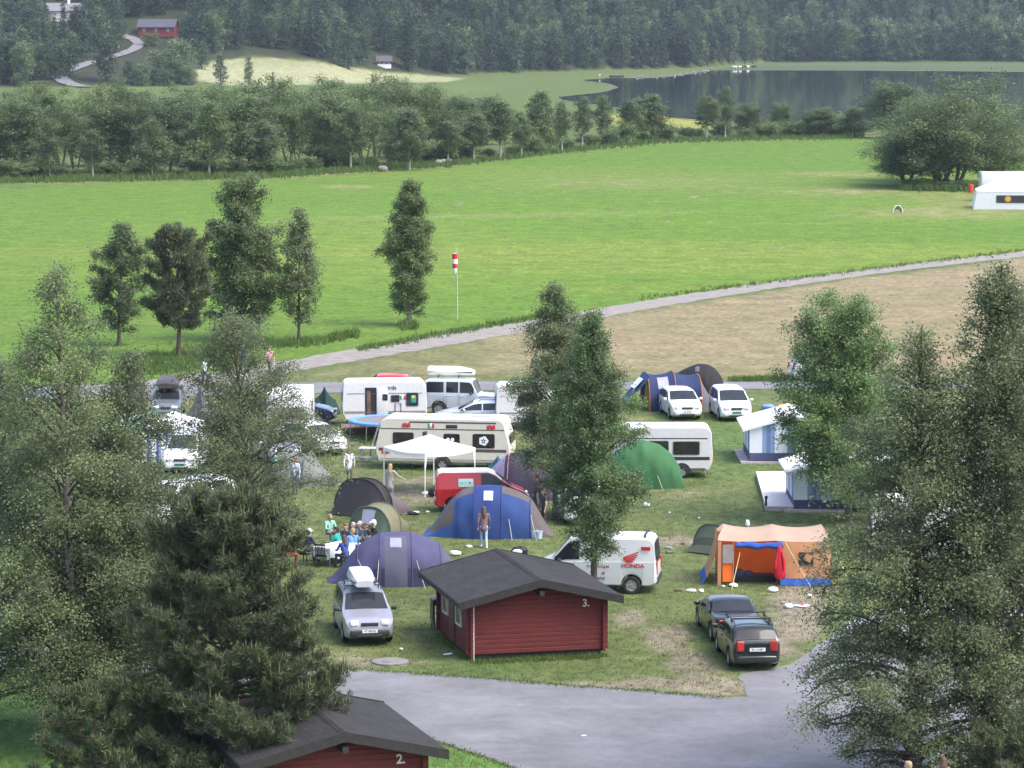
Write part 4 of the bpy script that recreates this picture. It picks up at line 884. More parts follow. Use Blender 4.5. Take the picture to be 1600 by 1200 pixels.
# hatchbacks by the trampoline
a = R(-58); p = cpos(523, 712, a, 4.2)
car('white hatchback left of the trampoline with its bonnet toward the camp', p, a, 4.2, 1.69, prof_hatch(4.2, 1.42, .95), [(-2.1, .95), (1.1, .92), (2.1, .84)], white_p, (.3, 1.2), (-2.0, -1.42), (-1.25, 1.3), .3, .17, ((-1.7, -.6), (-.52, 1.05)), plate='ZT 50264', headh=.66)
a = R(-70); p = cpos(448, 727, a, 4.2)
car('silver grey car half hidden by the birch next to the white hatchback', p, a, 4.2, 1.69, prof_wagon(4.2, 1.44, .95), [(-2.1, .95), (1.1, .92), (2.1, .84)], silver_p, (.35, 1.24), (-1.93, -1.42), (-1.25, 1.3), .3, .17, ((-1.75, -.6), (-.52, 1.05)))
a = R(-6); p = at(462, 660)
car('dark blue car nosing out from behind the left caravan', p, a, 4.25, 1.72, prof_hatch(4.25, 1.45, .96), [(-2.1, .95), (1.1, .93), (2.1, .85)], blue_p, (.3, 1.2), (-2.0, -1.42), (-1.25, 1.35), .31, .18, ((-1.7, -.6), (-.52, 1.05)))
a = R(-93); p = cpos(281, 742, a, 4.3)
car('silver white panel van facing the viewer before the striped gazebo', p, a, 4.3, 1.72, prof_van(4.3, 1.82, 1.04), [(-2.2, 1.05), (1.2, 1.05), (2.2, .95)], white_p, (.62, 1.42), (-2.12, -2.02), (-1.35, 1.3), .3, .19, ((.0, 1.3),), plate='PR 20987', platem=plate_g, name='parked_van', cat='van', headh=.72)
a = R(-128); p = at(288, 826)
car('white camper van half hidden behind the leftmost birches', p, a, 4.9, 1.86, prof_van(4.9, 2.12, 1.15), [(-2.5, 1.15), (1.2, 1.15), (2.5, 1.05)], white_p, (.92, 1.72), (-2.42, -2.32), (-1.4, 1.6), .33, .2, ((-1.9, -1.0), (-.9, .2), (.3, 1.6)), name='parked_van', cat='van')
a = R(-88); p = cpos(258, 656, a, 4.4)
car('dark grey car with a brown roof load at the camp road', p, a, 4.4, 1.72, prof_wagon(4.4, 1.44, .96), [(-2.2, .94), (1.2, .94), (2.2, .88)], grey_p, (.35, 1.24), (-2.0, -1.5), (-1.25, 1.32), .3, .18, ((-1.9, -1.0), (-.95, -.1), (-.03, 1.1)))
roofbox('brown roof box strapped on the dark grey car', p, a, -.2, 1.54, 2.0, 1.3, .5, box_brown)
# silver blue car behind the sticker caravan
a = R(180); p = at(752, 667)
car('pale silver car parked between the off-road wagon and the sticker caravan', p, a, 4.6, 1.75, prof_wagon(4.6, 1.46, .97), [(-2.3, .94), (1.2, .95), (2.3, .86)], M('pale_silver', (.56, .6, .68), .3, .3, var=.04, coat=.5), (.35, 1.24), (-2.12, -1.62), (-1.33, 1.35), .31, .18, ((-2.0, -1.05), (-.97, -.1), (-.03, 1.1)), rails=True)
# off-road wagon with flat sides
a = R(-9); p = at(727, 648)
prof_off = [(-2.2, .6), (-2.19, 1.1), (-2.16, 1.78), (-2.05, 1.95), (-1.9, 2.0), (0, 2.02), (.42, 1.98), (.5, 1.9), (.78, 1.3), (.84, 1.2), (2.0, 1.12), (2.16, 1.02), (2.2, .8)]
car('silver off-road wagon with a white roof and spare wheel behind the door caravan', p, a, 4.4, 1.79, prof_off, [(-2.2, 1.25), (.8, 1.22), (2.2, 1.05)], M('pale_silver', (.56, .6, .68), .3, .3, var=.04, coat=.5), (.46, .82), (-2.19, -2.14), (-1.32, 1.42), .38, .42, ((-2.0, -1.05), (-.9, -.25), (-.15, .62)), tumble=.1, nose=.03, roofpaint=white_p, bumper=trim_m, headh=.95, tailh=.95, tail=(.1, .12))
roofbox('long white roof box on the silver off-road wagon', p, a, -.75, 2.22, 2.5, 1.0, .42, box_white)
# white cars seen only in glimpses
a = R(-90); p = cpos(912, 822, a, 4.4)
car('white van behind the bright green centre birch', p, a, 4.4, 1.8, prof_van(4.4, 1.9, 1.05), [(-2.2, 1.05), (1.2, 1.05), (2.2, .95)], white_p, (.7, 1.48), (-2.17, -2.07), (-1.35, 1.35), .31, .19, ((-.1, 1.3),), name='parked_van', cat='van')
a = R(172); p = at(1420, 1012)
car('white car on the grey yard behind the broad dark birch', p, a, 4.3, 1.7, prof_hatch(4.3, 1.45, .95), [(-2.1, .95), (1.1, .92), (2.1, .84)], white_p, (.3, 1.2), (-2.05, -1.47), (-1.25, 1.3), .3, .17, ((-1.7, -.6), (-.52, 1.05)))
a = R(176); p = at(1520, 1016)
car('pale silver car on the grey yard between the two front birches', p, a, 4.4, 1.72, prof_wagon(4.4, 1.46, .96), [(-2.2, .94), (1.2, .94), (2.2, .88)], silver_p, (.35, 1.24), (-2.0, -1.5), (-1.25, 1.32), .3, .18, ((-1.9, -1.0), (-.95, -.1), (-.03, 1.1)))
a = R(8); p = at(1290, 592)
car('white car on the camp path behind the broad tree at right', p, a, 4.3, 1.7, prof_hatch(4.3, 1.45, .95), [(-2.1, .95), (1.1, .92), (2.1, .84)], white_p, (.3, 1.2), (-2.05, -1.47), (-1.25, 1.3), .3, .17, ((-1.7, -.6), (-.52, 1.05)))
# the big panel van with the wing mark
red_ink = M('red_sticker', (0.42, 0.025, 0.03), .4, var=.05); van_p = M('van_white', (.50, .53, .545), .35, var=.03, coat=.3)
a = R(172); L_ = 4.75; rear = W(1026, 930); d = Vector((math.cos(a), math.sin(a), 0)); nrm = Vector((-d.y, d.x, 0))
p = rear + d * (L_ / 2) - nrm * 1.0
van = car('big white panel van with a red wing emblem behind the cabin', p, a, L_, 2.0, [(-2.37, .6), (-2.35, 1.0), (-2.25, 1.95), (-2.15, 2.1), (-2.0, 2.15), (.6, 2.15), (.8, 2.12), (1.0, 2.03), (1.6, 1.3), (1.72, 1.22), (2.15, 1.02), (2.3, .85), (2.37, .6)], [(-2.4, 1.25), (1.6, 1.2), (2.4, 1.0)], van_p, (.9, 1.64), (-2.34, -2.24), (-1.42, 1.45), .34, .3, ((.55, 1.5),), tumble=.12, nose=.04, name='panel_van', cat='van', tail=(.13, .5), tailh=1.0, bumper=trim_m, headh=.8)
def sideplate(mb, x, z, w_, h, y, t=.012): mb.box((x, y, z), (w_, t, h))
def vl(px): return -(px - 1026) / 41.8 * 1.0 - L_ / 2      # photo px -> van x
yv = 1.0 + .012 - .016
wg = MB()                                                    # five feathers of the wing
def wpt(dx, dz): zz = 1.22 + dz * .85; return (-1.11 - dx * .78, yv + .016 - max(0, zz - 1.25) * .12, zz)
for i, (x0, z0, x1, z1) in enumerate(((0, .20, .72, .46), (.03, .155, .70, .345), (.08, .11, .64, .235), (.14, .065, .55, .14), (.20, .02, .46, .05))):
    wg.add([wpt(x0, z0 + .035), wpt(x0 + .03, z0 - .01), wpt(x1, z1 - .035), wpt(x1 + .01, z1 + .03)], [(0, 1, 2, 3)])
wg.add([wpt(-.01, .22), wpt(-.03, .18), wpt(.16, -.01), wpt(.40, -.01), wpt(.24, .05)], [(0, 1, 2, 3, 4)])
wg = wg.build('wing_emblem', red_ink, van, smooth=False)
def vtext(s, size, mat, x, z):
    o = text('lettering', s, size, mat, van, (x, yv + .014 - max(0, z - 1.25) * .12, z), (math.pi / 2, 0, math.pi)); o.scale = (1.15, 1, 1); return o
vtext('HONDA', .2, red_ink, -1.47, 1.09)
dark_red = M('dark_red_ink', (.2, .04, .04), .5)
def smudge(root, x0, z, y, n, h, mt, sg, seed, step=.07):           # rows of marks too small to read
    rg = random.Random(seed); m = MB(); x = x0
    for k in range(n):
        if rg.random() < .18: x += step; continue
        m.box((x, y, z), (step * .34, .008, h * rg.uniform(.7, 1))); 
        if rg.random() < .7: m.box((x + step * .4, y, z + rg.choice((-.35, 0, .35)) * h), (step * .45, .007, h * .3))
        x += step
    m.build('lettering', mt, root)
for q, (z, n_, c_) in enumerate(((1.04, 12, dark_red), (.80, 9, dark_red), (.60, 5, ink))): smudge(van, -.55 + .08 * q, z, yv + .01, n_, .11, c_, 1, q)
m = MB(); m.box((-1.95, .968, 1.75), (.35, .012, .14)); m.build('red_sign', red_ink, van)
for q in (-1.9, -.6, .6):
    m = MB(); m.box((q, 0, 2.24), (.06, 1.5, .04)); m.box((q, .72, 2.19), (.07, .06, .1)); m.box((q, -.72, 2.19), (.07, .06, .1)); m.build('roof_bar', trim_m, van)
# red car-van with white roof
a = R(4); p = at(752, 796)
rv = car('red delivery van with a white roof between the canopy and the blue tunnel tent', p, a, 4.1, 1.72, prof_van(4.1, 1.82, 1.05), [(-2.1, 1.05), (1.2, 1.05), (2.1, .95)], red_p, (.55, 1.32), (-2.02, -1.92), (-1.3, 1.3), .3, .2, ((-.05, 1.2),), roofpaint=white_p, name='delivery_van', cat='van')
for s in (1, -1):
    m = MB(); m.rbox((-.72, s * .79, 1.30), (.66, .03, .36), .01, rot=(s * R(14), 0, 0)); m.build('side_sign', M('pale_green_sign', (.45, .66, .6), .5, var=.05), rv)
    smudge(rv, -.95, 1.27, s * .815, 7, .16, M('sign_green', (.05, .2, .15), .5), s, 5)
# ------------------------------------------------------------------ caravans
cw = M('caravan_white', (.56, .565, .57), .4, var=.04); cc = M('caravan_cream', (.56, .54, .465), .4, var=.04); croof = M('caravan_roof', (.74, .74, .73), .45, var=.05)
acry = M('caravan_window', (.022, .02, .02), .1, var=.5, scale=3, spec=.7); stripe_g = M('stripe_grey', (.22, .2, .2), .5, var=.1); stripe_b = M('stripe_brown', (.09, .055, .055), .5, var=.1); stripe_d = M('stripe_black', (.03, .03, .035), .5); galv = M('galvanised', (.3, .31, .32), .45, .6, var=.2)
def rrect(mb, x, z, w_, h, y, r=.06, t=.02, mi=0):
    pts = []
    for q, (sx, sz) in enumerate(((1, 1), (-1, 1), (-1, -1), (1, -1))):
        for i in range(5):
            b = q * math.pi / 2 + math.pi / 2 * i / 4; pts.append((x + sx * (w_ / 2 - r) + r * math.cos(b), z + sz * (h / 2 - r) + r * math.sin(b)))
    mb.prism(pts, y - t / 2, y + t / 2, mi)
def caravan(label, pos, ang, L, H, body, wins, stripes, endwins=(), Wd=2.1, nose=.35, door=None, wheelx=0.0, wr=.3, vents=(), hitch=1, endwinm=None, endlow=.9):
    root = thing('caravan', label, 'caravan', pos, ang); h = L / 2; c = .38
    prof = []
    def arc(cx, cz, r_, a0, a1, n=6):
        for i in range(n + 1): t = R(a0 + (a1 - a0) * i / n); prof.append((cx + r_ * math.cos(t), cz + r_ * math.sin(t)))
    prof += [(h - .18, c), (h - .03, c + .35), (h, c + .75)]; arc(h - nose * 1.0 - .05, H - .35 - .02, .35, 15, 90); arc(-h + nose + .05, H - .37, .35, 90, 165); prof += [(-h, c + .75), (-h + .03, c + .35), (-h + .18, c)]
    cx = sum(q[0] for q in prof) / len(prof); cz = (c + H) / 2
    def ins(k): return [(cx + (x - cx) * (1 - k / h), cz + (z - cz) * (1 - k / (H / 2))) for x, z in prof]
    w2 = Wd / 2; b = MB()
    b.loft([[(x, y, z) for x, z in ins(k)] for y, k in ((-w2, .03), (-w2 + .02, .005), (-w2 + .05, 0), (w2 - .05, 0), (w2 - .02, .005), (w2, .03))], 0); 
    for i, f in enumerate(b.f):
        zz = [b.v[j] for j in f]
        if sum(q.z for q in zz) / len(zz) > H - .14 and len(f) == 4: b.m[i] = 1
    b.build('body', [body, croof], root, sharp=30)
    for s in (-1, 1):
        y = s * w2
        for (x, z, w_, hh) in wins:
            if s > 0 and abs(x) < .01: continue
            f = MB(); rrect(f, x, z, w_ + .07, hh + .07, y + s * .004, .08, .02); fo = f.build('window', stripe_d if body is cc else galv, root)
            g = MB(); rrect(g, x, z, w_, hh, y + s * .012, .06, .022); g.build('pane', acry, fo)
        for (z, hh, m_, x0, x1) in stripes:
            t = MB(); t.box(((x0 + x1) / 2, y + s * .002, z), (x1 - x0, .014, hh)); t.build('stripe', m_, root)
    for s in (-1, 1):
        for (yy, z, w_, hh) in endwins:
            g = MB(); rrect(g, yy, z, w_, hh, 0, .06, .03); o = g.build('end_window', endwinm or acry, root); o.rotation_euler = (0, 0, math.pi / 2); o.location = (s * (h + .0), 0, 0)
        m = MB()
        m.rbox((s * (h - .02), w2 - .16, c + .42), (.06, .22, .14), .02); m.rbox((s * (h - .02), -w2 + .16, c + .42), (.06, .22, .14), .02); m.build('corner_lamp', amber if s > 0 else red_lamp, root)
    for s in (-1, 1):
        ar = MB(); ts = range(-2, 183, 12); ar.loft([[(wheelx + r_ * math.cos(R(t)), s * w2 + y_, wr + r_ * math.sin(R(t))) for r_, y_ in ((wr + .03, -.012), (wr + .03, .014), (wr + .12, .014), (wr + .12, -.012))] for t in ts]); ar.prism([(wheelx + (wr + .04) * math.cos(R(t)), wr + (wr + .04) * math.sin(R(t))) for t in ts], s * w2 - .004, s * w2 + .004); ar.build('wheel_arch', trim_m, root)
        wheel(root, wheelx, s * (w2 - .045), wr, .17, 6)
    f = MB(); f.box((0, 0, c - .06), (L * .9, .9, .1)); f.tube([(hitch * h * .9, .45, c - .03), (hitch * (h + 1.15), 0, c + .02)], .04, 6); f.tube([(hitch * h * .9, -.45, c - .03), (hitch * (h + 1.15), 0, c + .02)], .04, 6); f.tube([(hitch * (h + .85), .06, 0), (hitch * (h + .85), .06, .75)], .03, 6)
    for sx in (-1, 1):
        for sy in (-1, 1): f.tube([(sx * (h - .45), sy * .8, c), (sx * (h - .25), sy * .85, .02)], .025, 5)
    f.build('chassis', galv, root)
    for (x, w_, l_) in vents:
        v = MB(); v.rbox((x, .1, H + .03), (w_, l_, .08), .03); v.build('roof_hatch', box_grey, root)
    if door:
        dx, open_ = door; y = -w2; dz, dh, dw = c + .1, 1.62, .6
        o_ = MB(); o_.box((dx, y - .003, dz + dh / 2), (dw, .012, dh)); o_.build('doorway', M('dark_interior', (.02, .018, .018), .8), root)
        d_ = MB(); 
        if open_: d_.rbox((dx + dw + .02, y - .05, dz + dh / 2), (dw, .04, dh), .015)
        else: d_.rbox((dx, y - .012, dz + dh / 2), (dw, .03, dh), .012)
        do = d_.build('door', body, root)
        g = MB(); rrect(g, dx + (dw + .16 if open_ else 0), dz + 1.1, .28, .34, y - (.075 if open_ else .03), .05, .02); g.build('door_window', acry, do)
        if open_:
            g = MB(); g.box((dx - .1, y - .012, dz + .8), (.2, .02, 1.3)); g.build('curtain', M('curtain_cloth', (.12, .08, .06), .9, var=.4), root)
    return root
def stickers(root, lst, y):
    for (x, z, cols) in lst:
        for i, cm in enumerate(cols):
            m = MB(); m.rbox((x + (i - (len(cols) - 1) / 2) * .1, y, z + (.03 if i % 2 else 0)), (.11, .012, .2), .004); m.build('sticker', cm, root)
st_r = M('sticker_red', (.45, .04, .05), .5); st_g = M('sticker_green', (.03, .28, .2), .5); st_t = M('sticker_teal', (.05, .35, .4), .5); st_w = M('sticker_white', (.75, .77, .78), .5); st_y = M('sticker_yellow', (.6, .5, .06), .5)
cv = caravan('white caravan with an open door beside the trampoline', at(600, 663), R(5), 4.5, 2.42, cw, [(.55, 1.5, .42, .34), (1.45, 1.45, .62, .68)], [(1.78, .05, stripe_g, -2.0, 2.0), (.78, .13, stripe_g, -2.15, 2.15)], [(0, 1.55, 1.3, .5)], door=(-.75, True), vents=((-1.3, .5, .5),), wheelx=.3)
stickers(cv, [(.95, 1.55, (st_g, st_w, st_r))], -1.06)
text('lettering', 'erds', .3, M('letter_grey', (.06, .09, .08), .6), cv, (.35, -1.065, 2.08), (math.pi / 2, 0, 0))
m = MB(); m.rbox((1.52, -1.075, 1.48), (.26, .01, .4), .004); m.rbox((1.5, -1.08, 1.58), (.16, .012, .14), .004, 1); m.build('window_poster', [st_g, st_y], cv)
m = MB(); m.tube([(.55, -1.075, .75), (.55, -1.075, 1.25), (.85, -1.075, 1.25), (.85, -1.075, .75)], .02, 5); m.build('hatch_frame', trim_m, cv)
cv = caravan('cream caravan covered in red stickers behind the white canopy', at(697, 730), R(-8), 6.5, 2.5, cc, [(-1.9, 1.52, .95, .5), (.45, 1.5, .72, .48), (2.0, 1.45, 1.0, .62)], [(1.98, .045, stripe_b, -3.0, 3.0), (2.31, .07, stripe_b, -1.6, 2.6), (.98, .14, stripe_b, -3.1, 3.1), (.52, .04, stripe_g, -3.0, 3.0), (.44, .03, stripe_g, -3.0, 3.0)], [(0, 1.55, 1.3, .5)], Wd=2.2, nose=.55, vents=((-.9, .45, .45), (.6, .7, .45), (1.7, .9, .5)), hitch=-1)
stickers(cv, [(-1.75, 2.14, (st_r, st_r, st_r, st_r)), (-.55, 2.14, (st_g, st_w, st_r)), (2.35, 2.1, (st_r, st_r, st_r, st_r)), (-2.75, .85, (st_r, st_r, st_r, st_r)), (-.85, 1.75, (stripe_d, stripe_b))], -1.11)
m = MB(); m.rbox((.45, -1.11, 2.12), (.55, .012, .17), .004); m.build('vent_grille', stripe_d, cv)
m = MB(); m.lathe([(.001, 0), (.25, 0), (.25, .012), (.001, .012)], 5, axis='Y', mat=Matrix.Translation((2.0, -1.145, 1.46))); m.build('emblem', st_w, cv)
m = MB()
for k in range(5):
    t = R(72 * k + 90); m.add([(2.0 + .17 * math.cos(t), -1.152, 1.46 + .17 * math.sin(t)), (2.0 + .05 * math.cos(t + .9), -1.152, 1.46 + .05 * math.sin(t + .9)), (2.0 + .05 * math.cos(t - .9), -1.152, 1.46 + .05 * math.sin(t - .9))], [(0, 1, 2)])
m.build('star', M('star_blue', (.03, .08, .14), .5), cv, smooth=False)
for k in (.28, .5):
    m = MB(); m.lathe([(.001, 0), (.09, 0), (.09, .012), (.001, .012)], 12, axis='Y', mat=Matrix.Translation((k, -1.145, 1.5))); m.build('round_sticker', st_w, cv)
caravan('white caravan with dark windows behind the green dome tent', at(1034, 742), R(0), 4.7, 2.42, cw, [(-.2, 1.45, .9, .6), (1.1, 1.42, 1.22, .6)], [(1.88, .045, stripe_d, -2.1, 2.1), (.93, .15, stripe_d, -2.2, 2.2), (.44, .05, stripe_d, -2.0, 2.0)], [(0, 1.5, 1.3, .5)], vents=((-1.0, .5, .5), (.4, .4, .4)), wheelx=.9, hitch=-1)
caravan('white caravan seen end-on with a beige blind in its window beside the dark blue car', W(450, 690) + Vector((0, 2.3, 0)), R(-91), 4.6, 2.5, cw, [(-.6, 1.5, .9, .5)], [(.9, .1, stripe_g, -2.1, 2.1)], [(0, 1.4, 1.75, .72)], nose=.5, endwinm=M('beige_blind', (.26, .21, .16), .7, var=.15), vents=((0, .5, .5),))
caravan('white caravan whose roof glints through the taller centre birch', at(850, 668), R(3), 5.2, 2.4, cw, [(-1, 1.5, .9, .5), (1, 1.5, .9, .5)], [(.9, .1, stripe_g, -2.4, 2.4)], [(0, 1.5, 1.3, .5)])
E1 = caravan('white caravan joined to the blue striped awning', W(1278, 728) + Vector((0, 2.6, 0)), R(90), 5.2, 2.45, cw, [(-1, 1.5, .9, .5), (1.1, 1.5, .9, .5)], [(.9, .1, stripe_g, -2.4, 2.4)], [(0, 1.5, 1.3, .5)])
E2 = caravan('white caravan beside the white plank deck behind the broad right tree', W(1352, 802) + Vector((0, 2.6, 0)), R(91), 5.2, 2.5, cw, [(-1, 1.5, .9, .5), (1.1, 1.5, .9, .5)], [(.9, .1, stripe_g, -2.4, 2.4)], [(0, 1.5, 1.3, .5)])
caravan('white caravan standing crosswise behind the broad dark birch', at(1455, 868), R(-4), 5.0, 2.4, cw, [(-1.1, 1.5, .9, .5), (1.1, 1.5, .9, .5)], [(.9, .1, stripe_d, -2.3, 2.3)], [(0, 1.5, 1.3, .5)])
caravan('white caravan at the right edge behind the tallest birch', at(1592, 800), R(20), 5.4, 2.45, cw, [(-1.1, 1.5, .9, .5), (1.1, 1.5, .9, .5)], [(.9, .1, stripe_g, -2.5, 2.5)], [(0, 1.5, 1.3, .5)])
# ------------------------------------------------------------------ cabins
red_wood = M('red_wood', (.115, .017, .0155), .75, var=.22, scale=3, stretch=(.6, .6, 5), bump=.2, bscale=14); shing = M('roof_shingle', (.03, .029, .031), .9, var=.25, scale=2.5, bump=.5, bscale=18)
fascia_m = M('black_fascia', (.022, .02, .021), .7, var=.25); plinth_m = M('plinth', (.035, .028, .026), .9); sign_w = M('sign_paint', (.6, .6, .58), .6)
def _sh():
    m = shing; L = m.node_tree.links; b = m.node_tree.nodes['Principled BSDF']; tc = nd(m, 'ShaderNodeTexCoord'); br = nd(m, 'ShaderNodeTexBrick')
    br.inputs['Scale'].default_value = 1; br.inputs['Brick Width'].default_value = .33; br.inputs['Row Height'].default_value = .14; br.inputs['Mortar Size'].default_value = .012
    br.inputs['Color1'].default_value = (.027, .0255, .027, 1); br.inputs['Color2'].default_value = (.018, .017, .0185, 1); br.inputs['Mortar'].default_value = (.012, .0115, .0125, 1); br.inputs['Bias'].default_value = 0
    mp = nd(m, 'ShaderNodeMapping'); mp.inputs['Rotation'].default_value = (0, 0, math.pi / 2); L.new(tc.outputs['Object'], mp.inputs[0]); L.new(mp.outputs[0], br.inputs['Vector'])
    n = nd(m, 'ShaderNodeTexNoise'); n.inputs['Scale'].default_value = 1.2; n.inputs['Detail'].default_value = 6; L.new(tc.outputs['Object'], n.inputs['Vector'])
    mr = nd(m, 'ShaderNodeMapRange'); mr.inputs[1].default_value = .3; mr.inputs[2].default_value = .7; mr.inputs[3].default_value = .75; mr.inputs[4].default_value = 1.3; L.new(n.outputs[0], mr.inputs[0])
    v = nd(m, 'ShaderNodeVectorMath', operation='SCALE'); L.new(br.outputs[0], v.inputs[0]); L.new(mr.outputs[0], v.inputs['Scale']); L.new(v.outputs[0], b.inputs['Base Color'])
_sh()
def cabin(label, org, ang, num, Wd=4.62, D=4.7, wh=2.02, ridge=2.72, fo=.62, bo=1.15, so_=.52, pole=False):
    root = thing('log_cabin', label, 'cabin', org, ang); sl = (ridge - wh - .02) / (Wd / 2 + so_ - .0); zr = lambda x: ridge - abs(x - Wd / 2) * sl
    ch, th = .165, .09; wl = MB(); z = .2
    def course(x0, x1, y0, y1, z):
        ax = abs(x1 - x0) > abs(y1 - y0); b = .008; c_ = .045
        prof = [(-th / 2, .0 + b), (-th / 2 + b * .5, .004), (th / 2 - b * .5, .004), (th / 2, b), (th / 2, ch - c_), (th / 2 - .026, ch - .001), (-th / 2 + .026, ch - .001), (-th / 2, ch - c_)]
        if ax: wl.loft([[(x, y0 + t, z + q) for t, q in prof] for x in (x0, x1)])
        else: wl.loft([[(x0 + t, y, z + q) for t, q in prof] for y in (y0, y1)])
    i = 0
    while z < ridge - .2:
        x0, x1 = -.16, Wd + .16
        if z + ch > zr(0) - .12:
            hw = (ridge - .1 - z - ch) / sl; x0, x1 = max(-.16, Wd / 2 - hw), min(Wd + .16, Wd / 2 + hw)
        if x1 - x0 > .3:
            course(x0, x1, 0, 0, z)
            course(x0, x1, D, D, z)
        if z + ch < wh + .06:
            zz = z + ch / 2
            for x in (0, Wd): course(x, x, -.17, D + .17, zz if zz + ch < wh + .1 else z)
        z += ch; i += 1
    for x in (0, Wd): course(x, x, -.17, D + .17, .2 - ch * .45)
    w0 = wl.build('wall', red_wood, root, sharp=25)
    b = MB(); b.box((Wd / 2, D / 2, .1), (Wd - .1, D - .1, .2)); b.build('foundation', plinth_m, root)
    rf = MB()
    for s in (-1, 1):
        xe = Wd / 2 + s * (Wd / 2 + so_); ze = zr(xe)
        n = Vector((s * sl, 0, 1)).normalized() * .05
        a = [(Wd / 2, -fo, ridge), (xe, -fo, ze), (xe, D + bo, ze), (Wd / 2, D + bo, ridge)]
        rf.add([Vector(q) for q in a] + [Vector(q) + n for q in a], [(0, 1, 2, 3), (4, 5, 6, 7), (0, 1, 5, 4), (1, 2, 6, 5), (2, 3, 7, 6), (3, 0, 4, 7)])
    ro = rf.build('roof', shing, root, smooth=False)
    fa = MB()
    for s in (-1, 1):
        xe = Wd / 2 + s * (Wd / 2 + so_); ze = zr(xe); fd = .27
        for y in (-fo - .022, D + bo + .022):
            a = [(Wd / 2, ridge + .075), (xe + s * .03, ze + .075), (xe + s * .03, ze - fd + .07), (Wd / 2, ridge - fd + .07)]
            fa.loft([[(x, y - .02, z_) for x, z_ in a], [(x, y + .02, z_) for x, z_ in a]])
        fa.box((xe + s * .02, (D + bo - fo) / 2, ze - .05), (.035, D + bo + fo - .01, .17))
    fa.build('bargeboard', fascia_m, root, smooth=False)
    rc = MB()
    rc.loft([[(Wd / 2 - .13, y, ridge + .035), (Wd / 2, y, ridge + .088), (Wd / 2 + .13, y, ridge + .035), (Wd / 2, y, ridge + .05)] for y in (-fo, D + bo)]); rc.build('ridge_cap', shing, ro, smooth=False)
    so2 = MB(); so2.box((Wd / 2, -.052 - fo * .5, ridge - .42), (.16, fo, .16)); so2.build('ridge_beam', fascia_m, root)
    text('house_number', num, .36, sign_w, root, (Wd - .62, -.062, wh - .22), (math.pi / 2, 0, 0))
    for y, w_, h_ in ((D * .34, .8, .8), (D * .78, .8, .75)):
        f = MB()
        for dy in (-w_ / 2, w_ / 2): f.box((-.07, y + dy, 1.35), (.06, .07, h_ + .07))
        for dz in (-h_ / 2, h_ / 2): f.box((-.07, y, 1.35 + dz), (.062, w_, .07))
        fo_ = f.build('window_frame', sign_w if w_ > .9 else M('frame_white', (.55, .53, .5), .5), root)
        g = MB(); g.box((-.052, y, 1.35), (.02, w_, h_)); g.build('pane', glass, fo_)
    d = MB(); d.box((-.065, D * .56, 1.1), (.05, .78, 1.75)); dd = d.build('door', M('door_wood', (.10, .03, .025), .6, var=.3), root)
    h = MB(); h.tube([(-.1, D * .56 - .3, 1.1), (-.15, D * .56 - .3, 1.1), (-.15, D * .56 - .2, 1.1)], .012, 5); h.build('handle', galv, dd)
    if pole:
        m = MB(); m.tube([(.06, -.15, .0), (.06, -.15, 1.85)], .022, 6); m.build('white_pipe', sign_w, root)
    return root
P0 = W(736, 1032); P1 = W(942, 1022)
CAB_A = math.atan2(P1.y - P0.y, P1.x - P0.x)
cabin('red log cabin with a dark shingle roof and the number 3 on its gable', P0, CAB_A, '3.', Wd=(P1 - P0).length, pole=True)
def cab2():
    ra, rb = W(707, 1176, 2.02), W(606, 1101, 2.02); d = (ra - rb); ang = math.atan2(d.y, d.x) + math.pi / 2
    ex, ey = Vector((math.cos(ang), math.sin(ang), 0)), Vector((-math.sin(ang), math.cos(ang), 0))
    Wd = 4.62; org = ra - ex * (Wd + .65) + ey * .64; org.z = 0
    return cabin('red log cabin cut by the bottom of the photo, number 2 on its gable', org, ang, '2.', D=d.length - .62 - 1.15, Wd=Wd)
cab2()
# ------------------------------------------------------------------ tents
def cloth(name, rgb, var=.1, bump=.35):
    if max(rgb) < .6: rgb = tuple(c * .98 for c in rgb)
    if name in MATS: return MATS[name]
    m = M(name, rgb, .75, var=var, scale=1.6, bump=bump, bscale=4.0, spec=.25); L = m.node_tree.links; nn = m.node_tree.nodes; b = nn['Principled BSDF']   # thin cloth lets some light through
    t = nd(m, 'ShaderNodeBsdfTranslucent'); L.new(b.inputs['Base Color'].links[0].from_socket, t.inputs[0]); ms = nd(m, 'ShaderNodeMixShader'); ms.inputs[0].default_value = .22
    L.new(b.outputs[0], ms.inputs[1]); L.new(t.outputs[0], ms.inputs[2]); L.new(ms.outputs[0], nn['Material Output'].inputs[0]); return m
line_m = M('guy_line', (.5, .5, .48), .8); pole_m = M('tent_pole', (.35, .35, .36), .4, .5); peg = None
def fly(Sf, us, vs, name, mats, root, mi=None, off=0.0, sharp=50):
    mb = MB(); rings = []
    for u in us:
        row = []
        for v in vs:
            p = Vector(Sf(u, v))
            if off:
                e = 1e-3; a = Vector(Sf(u + e, v)) - Vector(Sf(u - e, v)); b = Vector(Sf(u, min(1, v + e))) - Vector(Sf(u, max(0, v - e))); n = a.cross(b)
                if n.length > 1e-12:
                    n.normalize(); c = Vector((p.x * .2, 0, .3))
                    if n.dot(p - c) < 0: n = -n
                    p = p + n * off
            row.append(p)
        rings.append(row)
    mb.loft(rings, 0, caps=False, closed=False, mis=(lambda i, j: mi((us[i] + us[i + 1]) / 2, (vs[j] + vs[j + 1]) / 2)) if mi else None)
    return mb.build(name, mats, root, sharp=sharp)
def lin(a, b, n): return [a + (b - a) * i / n for i in range(n + 1)]
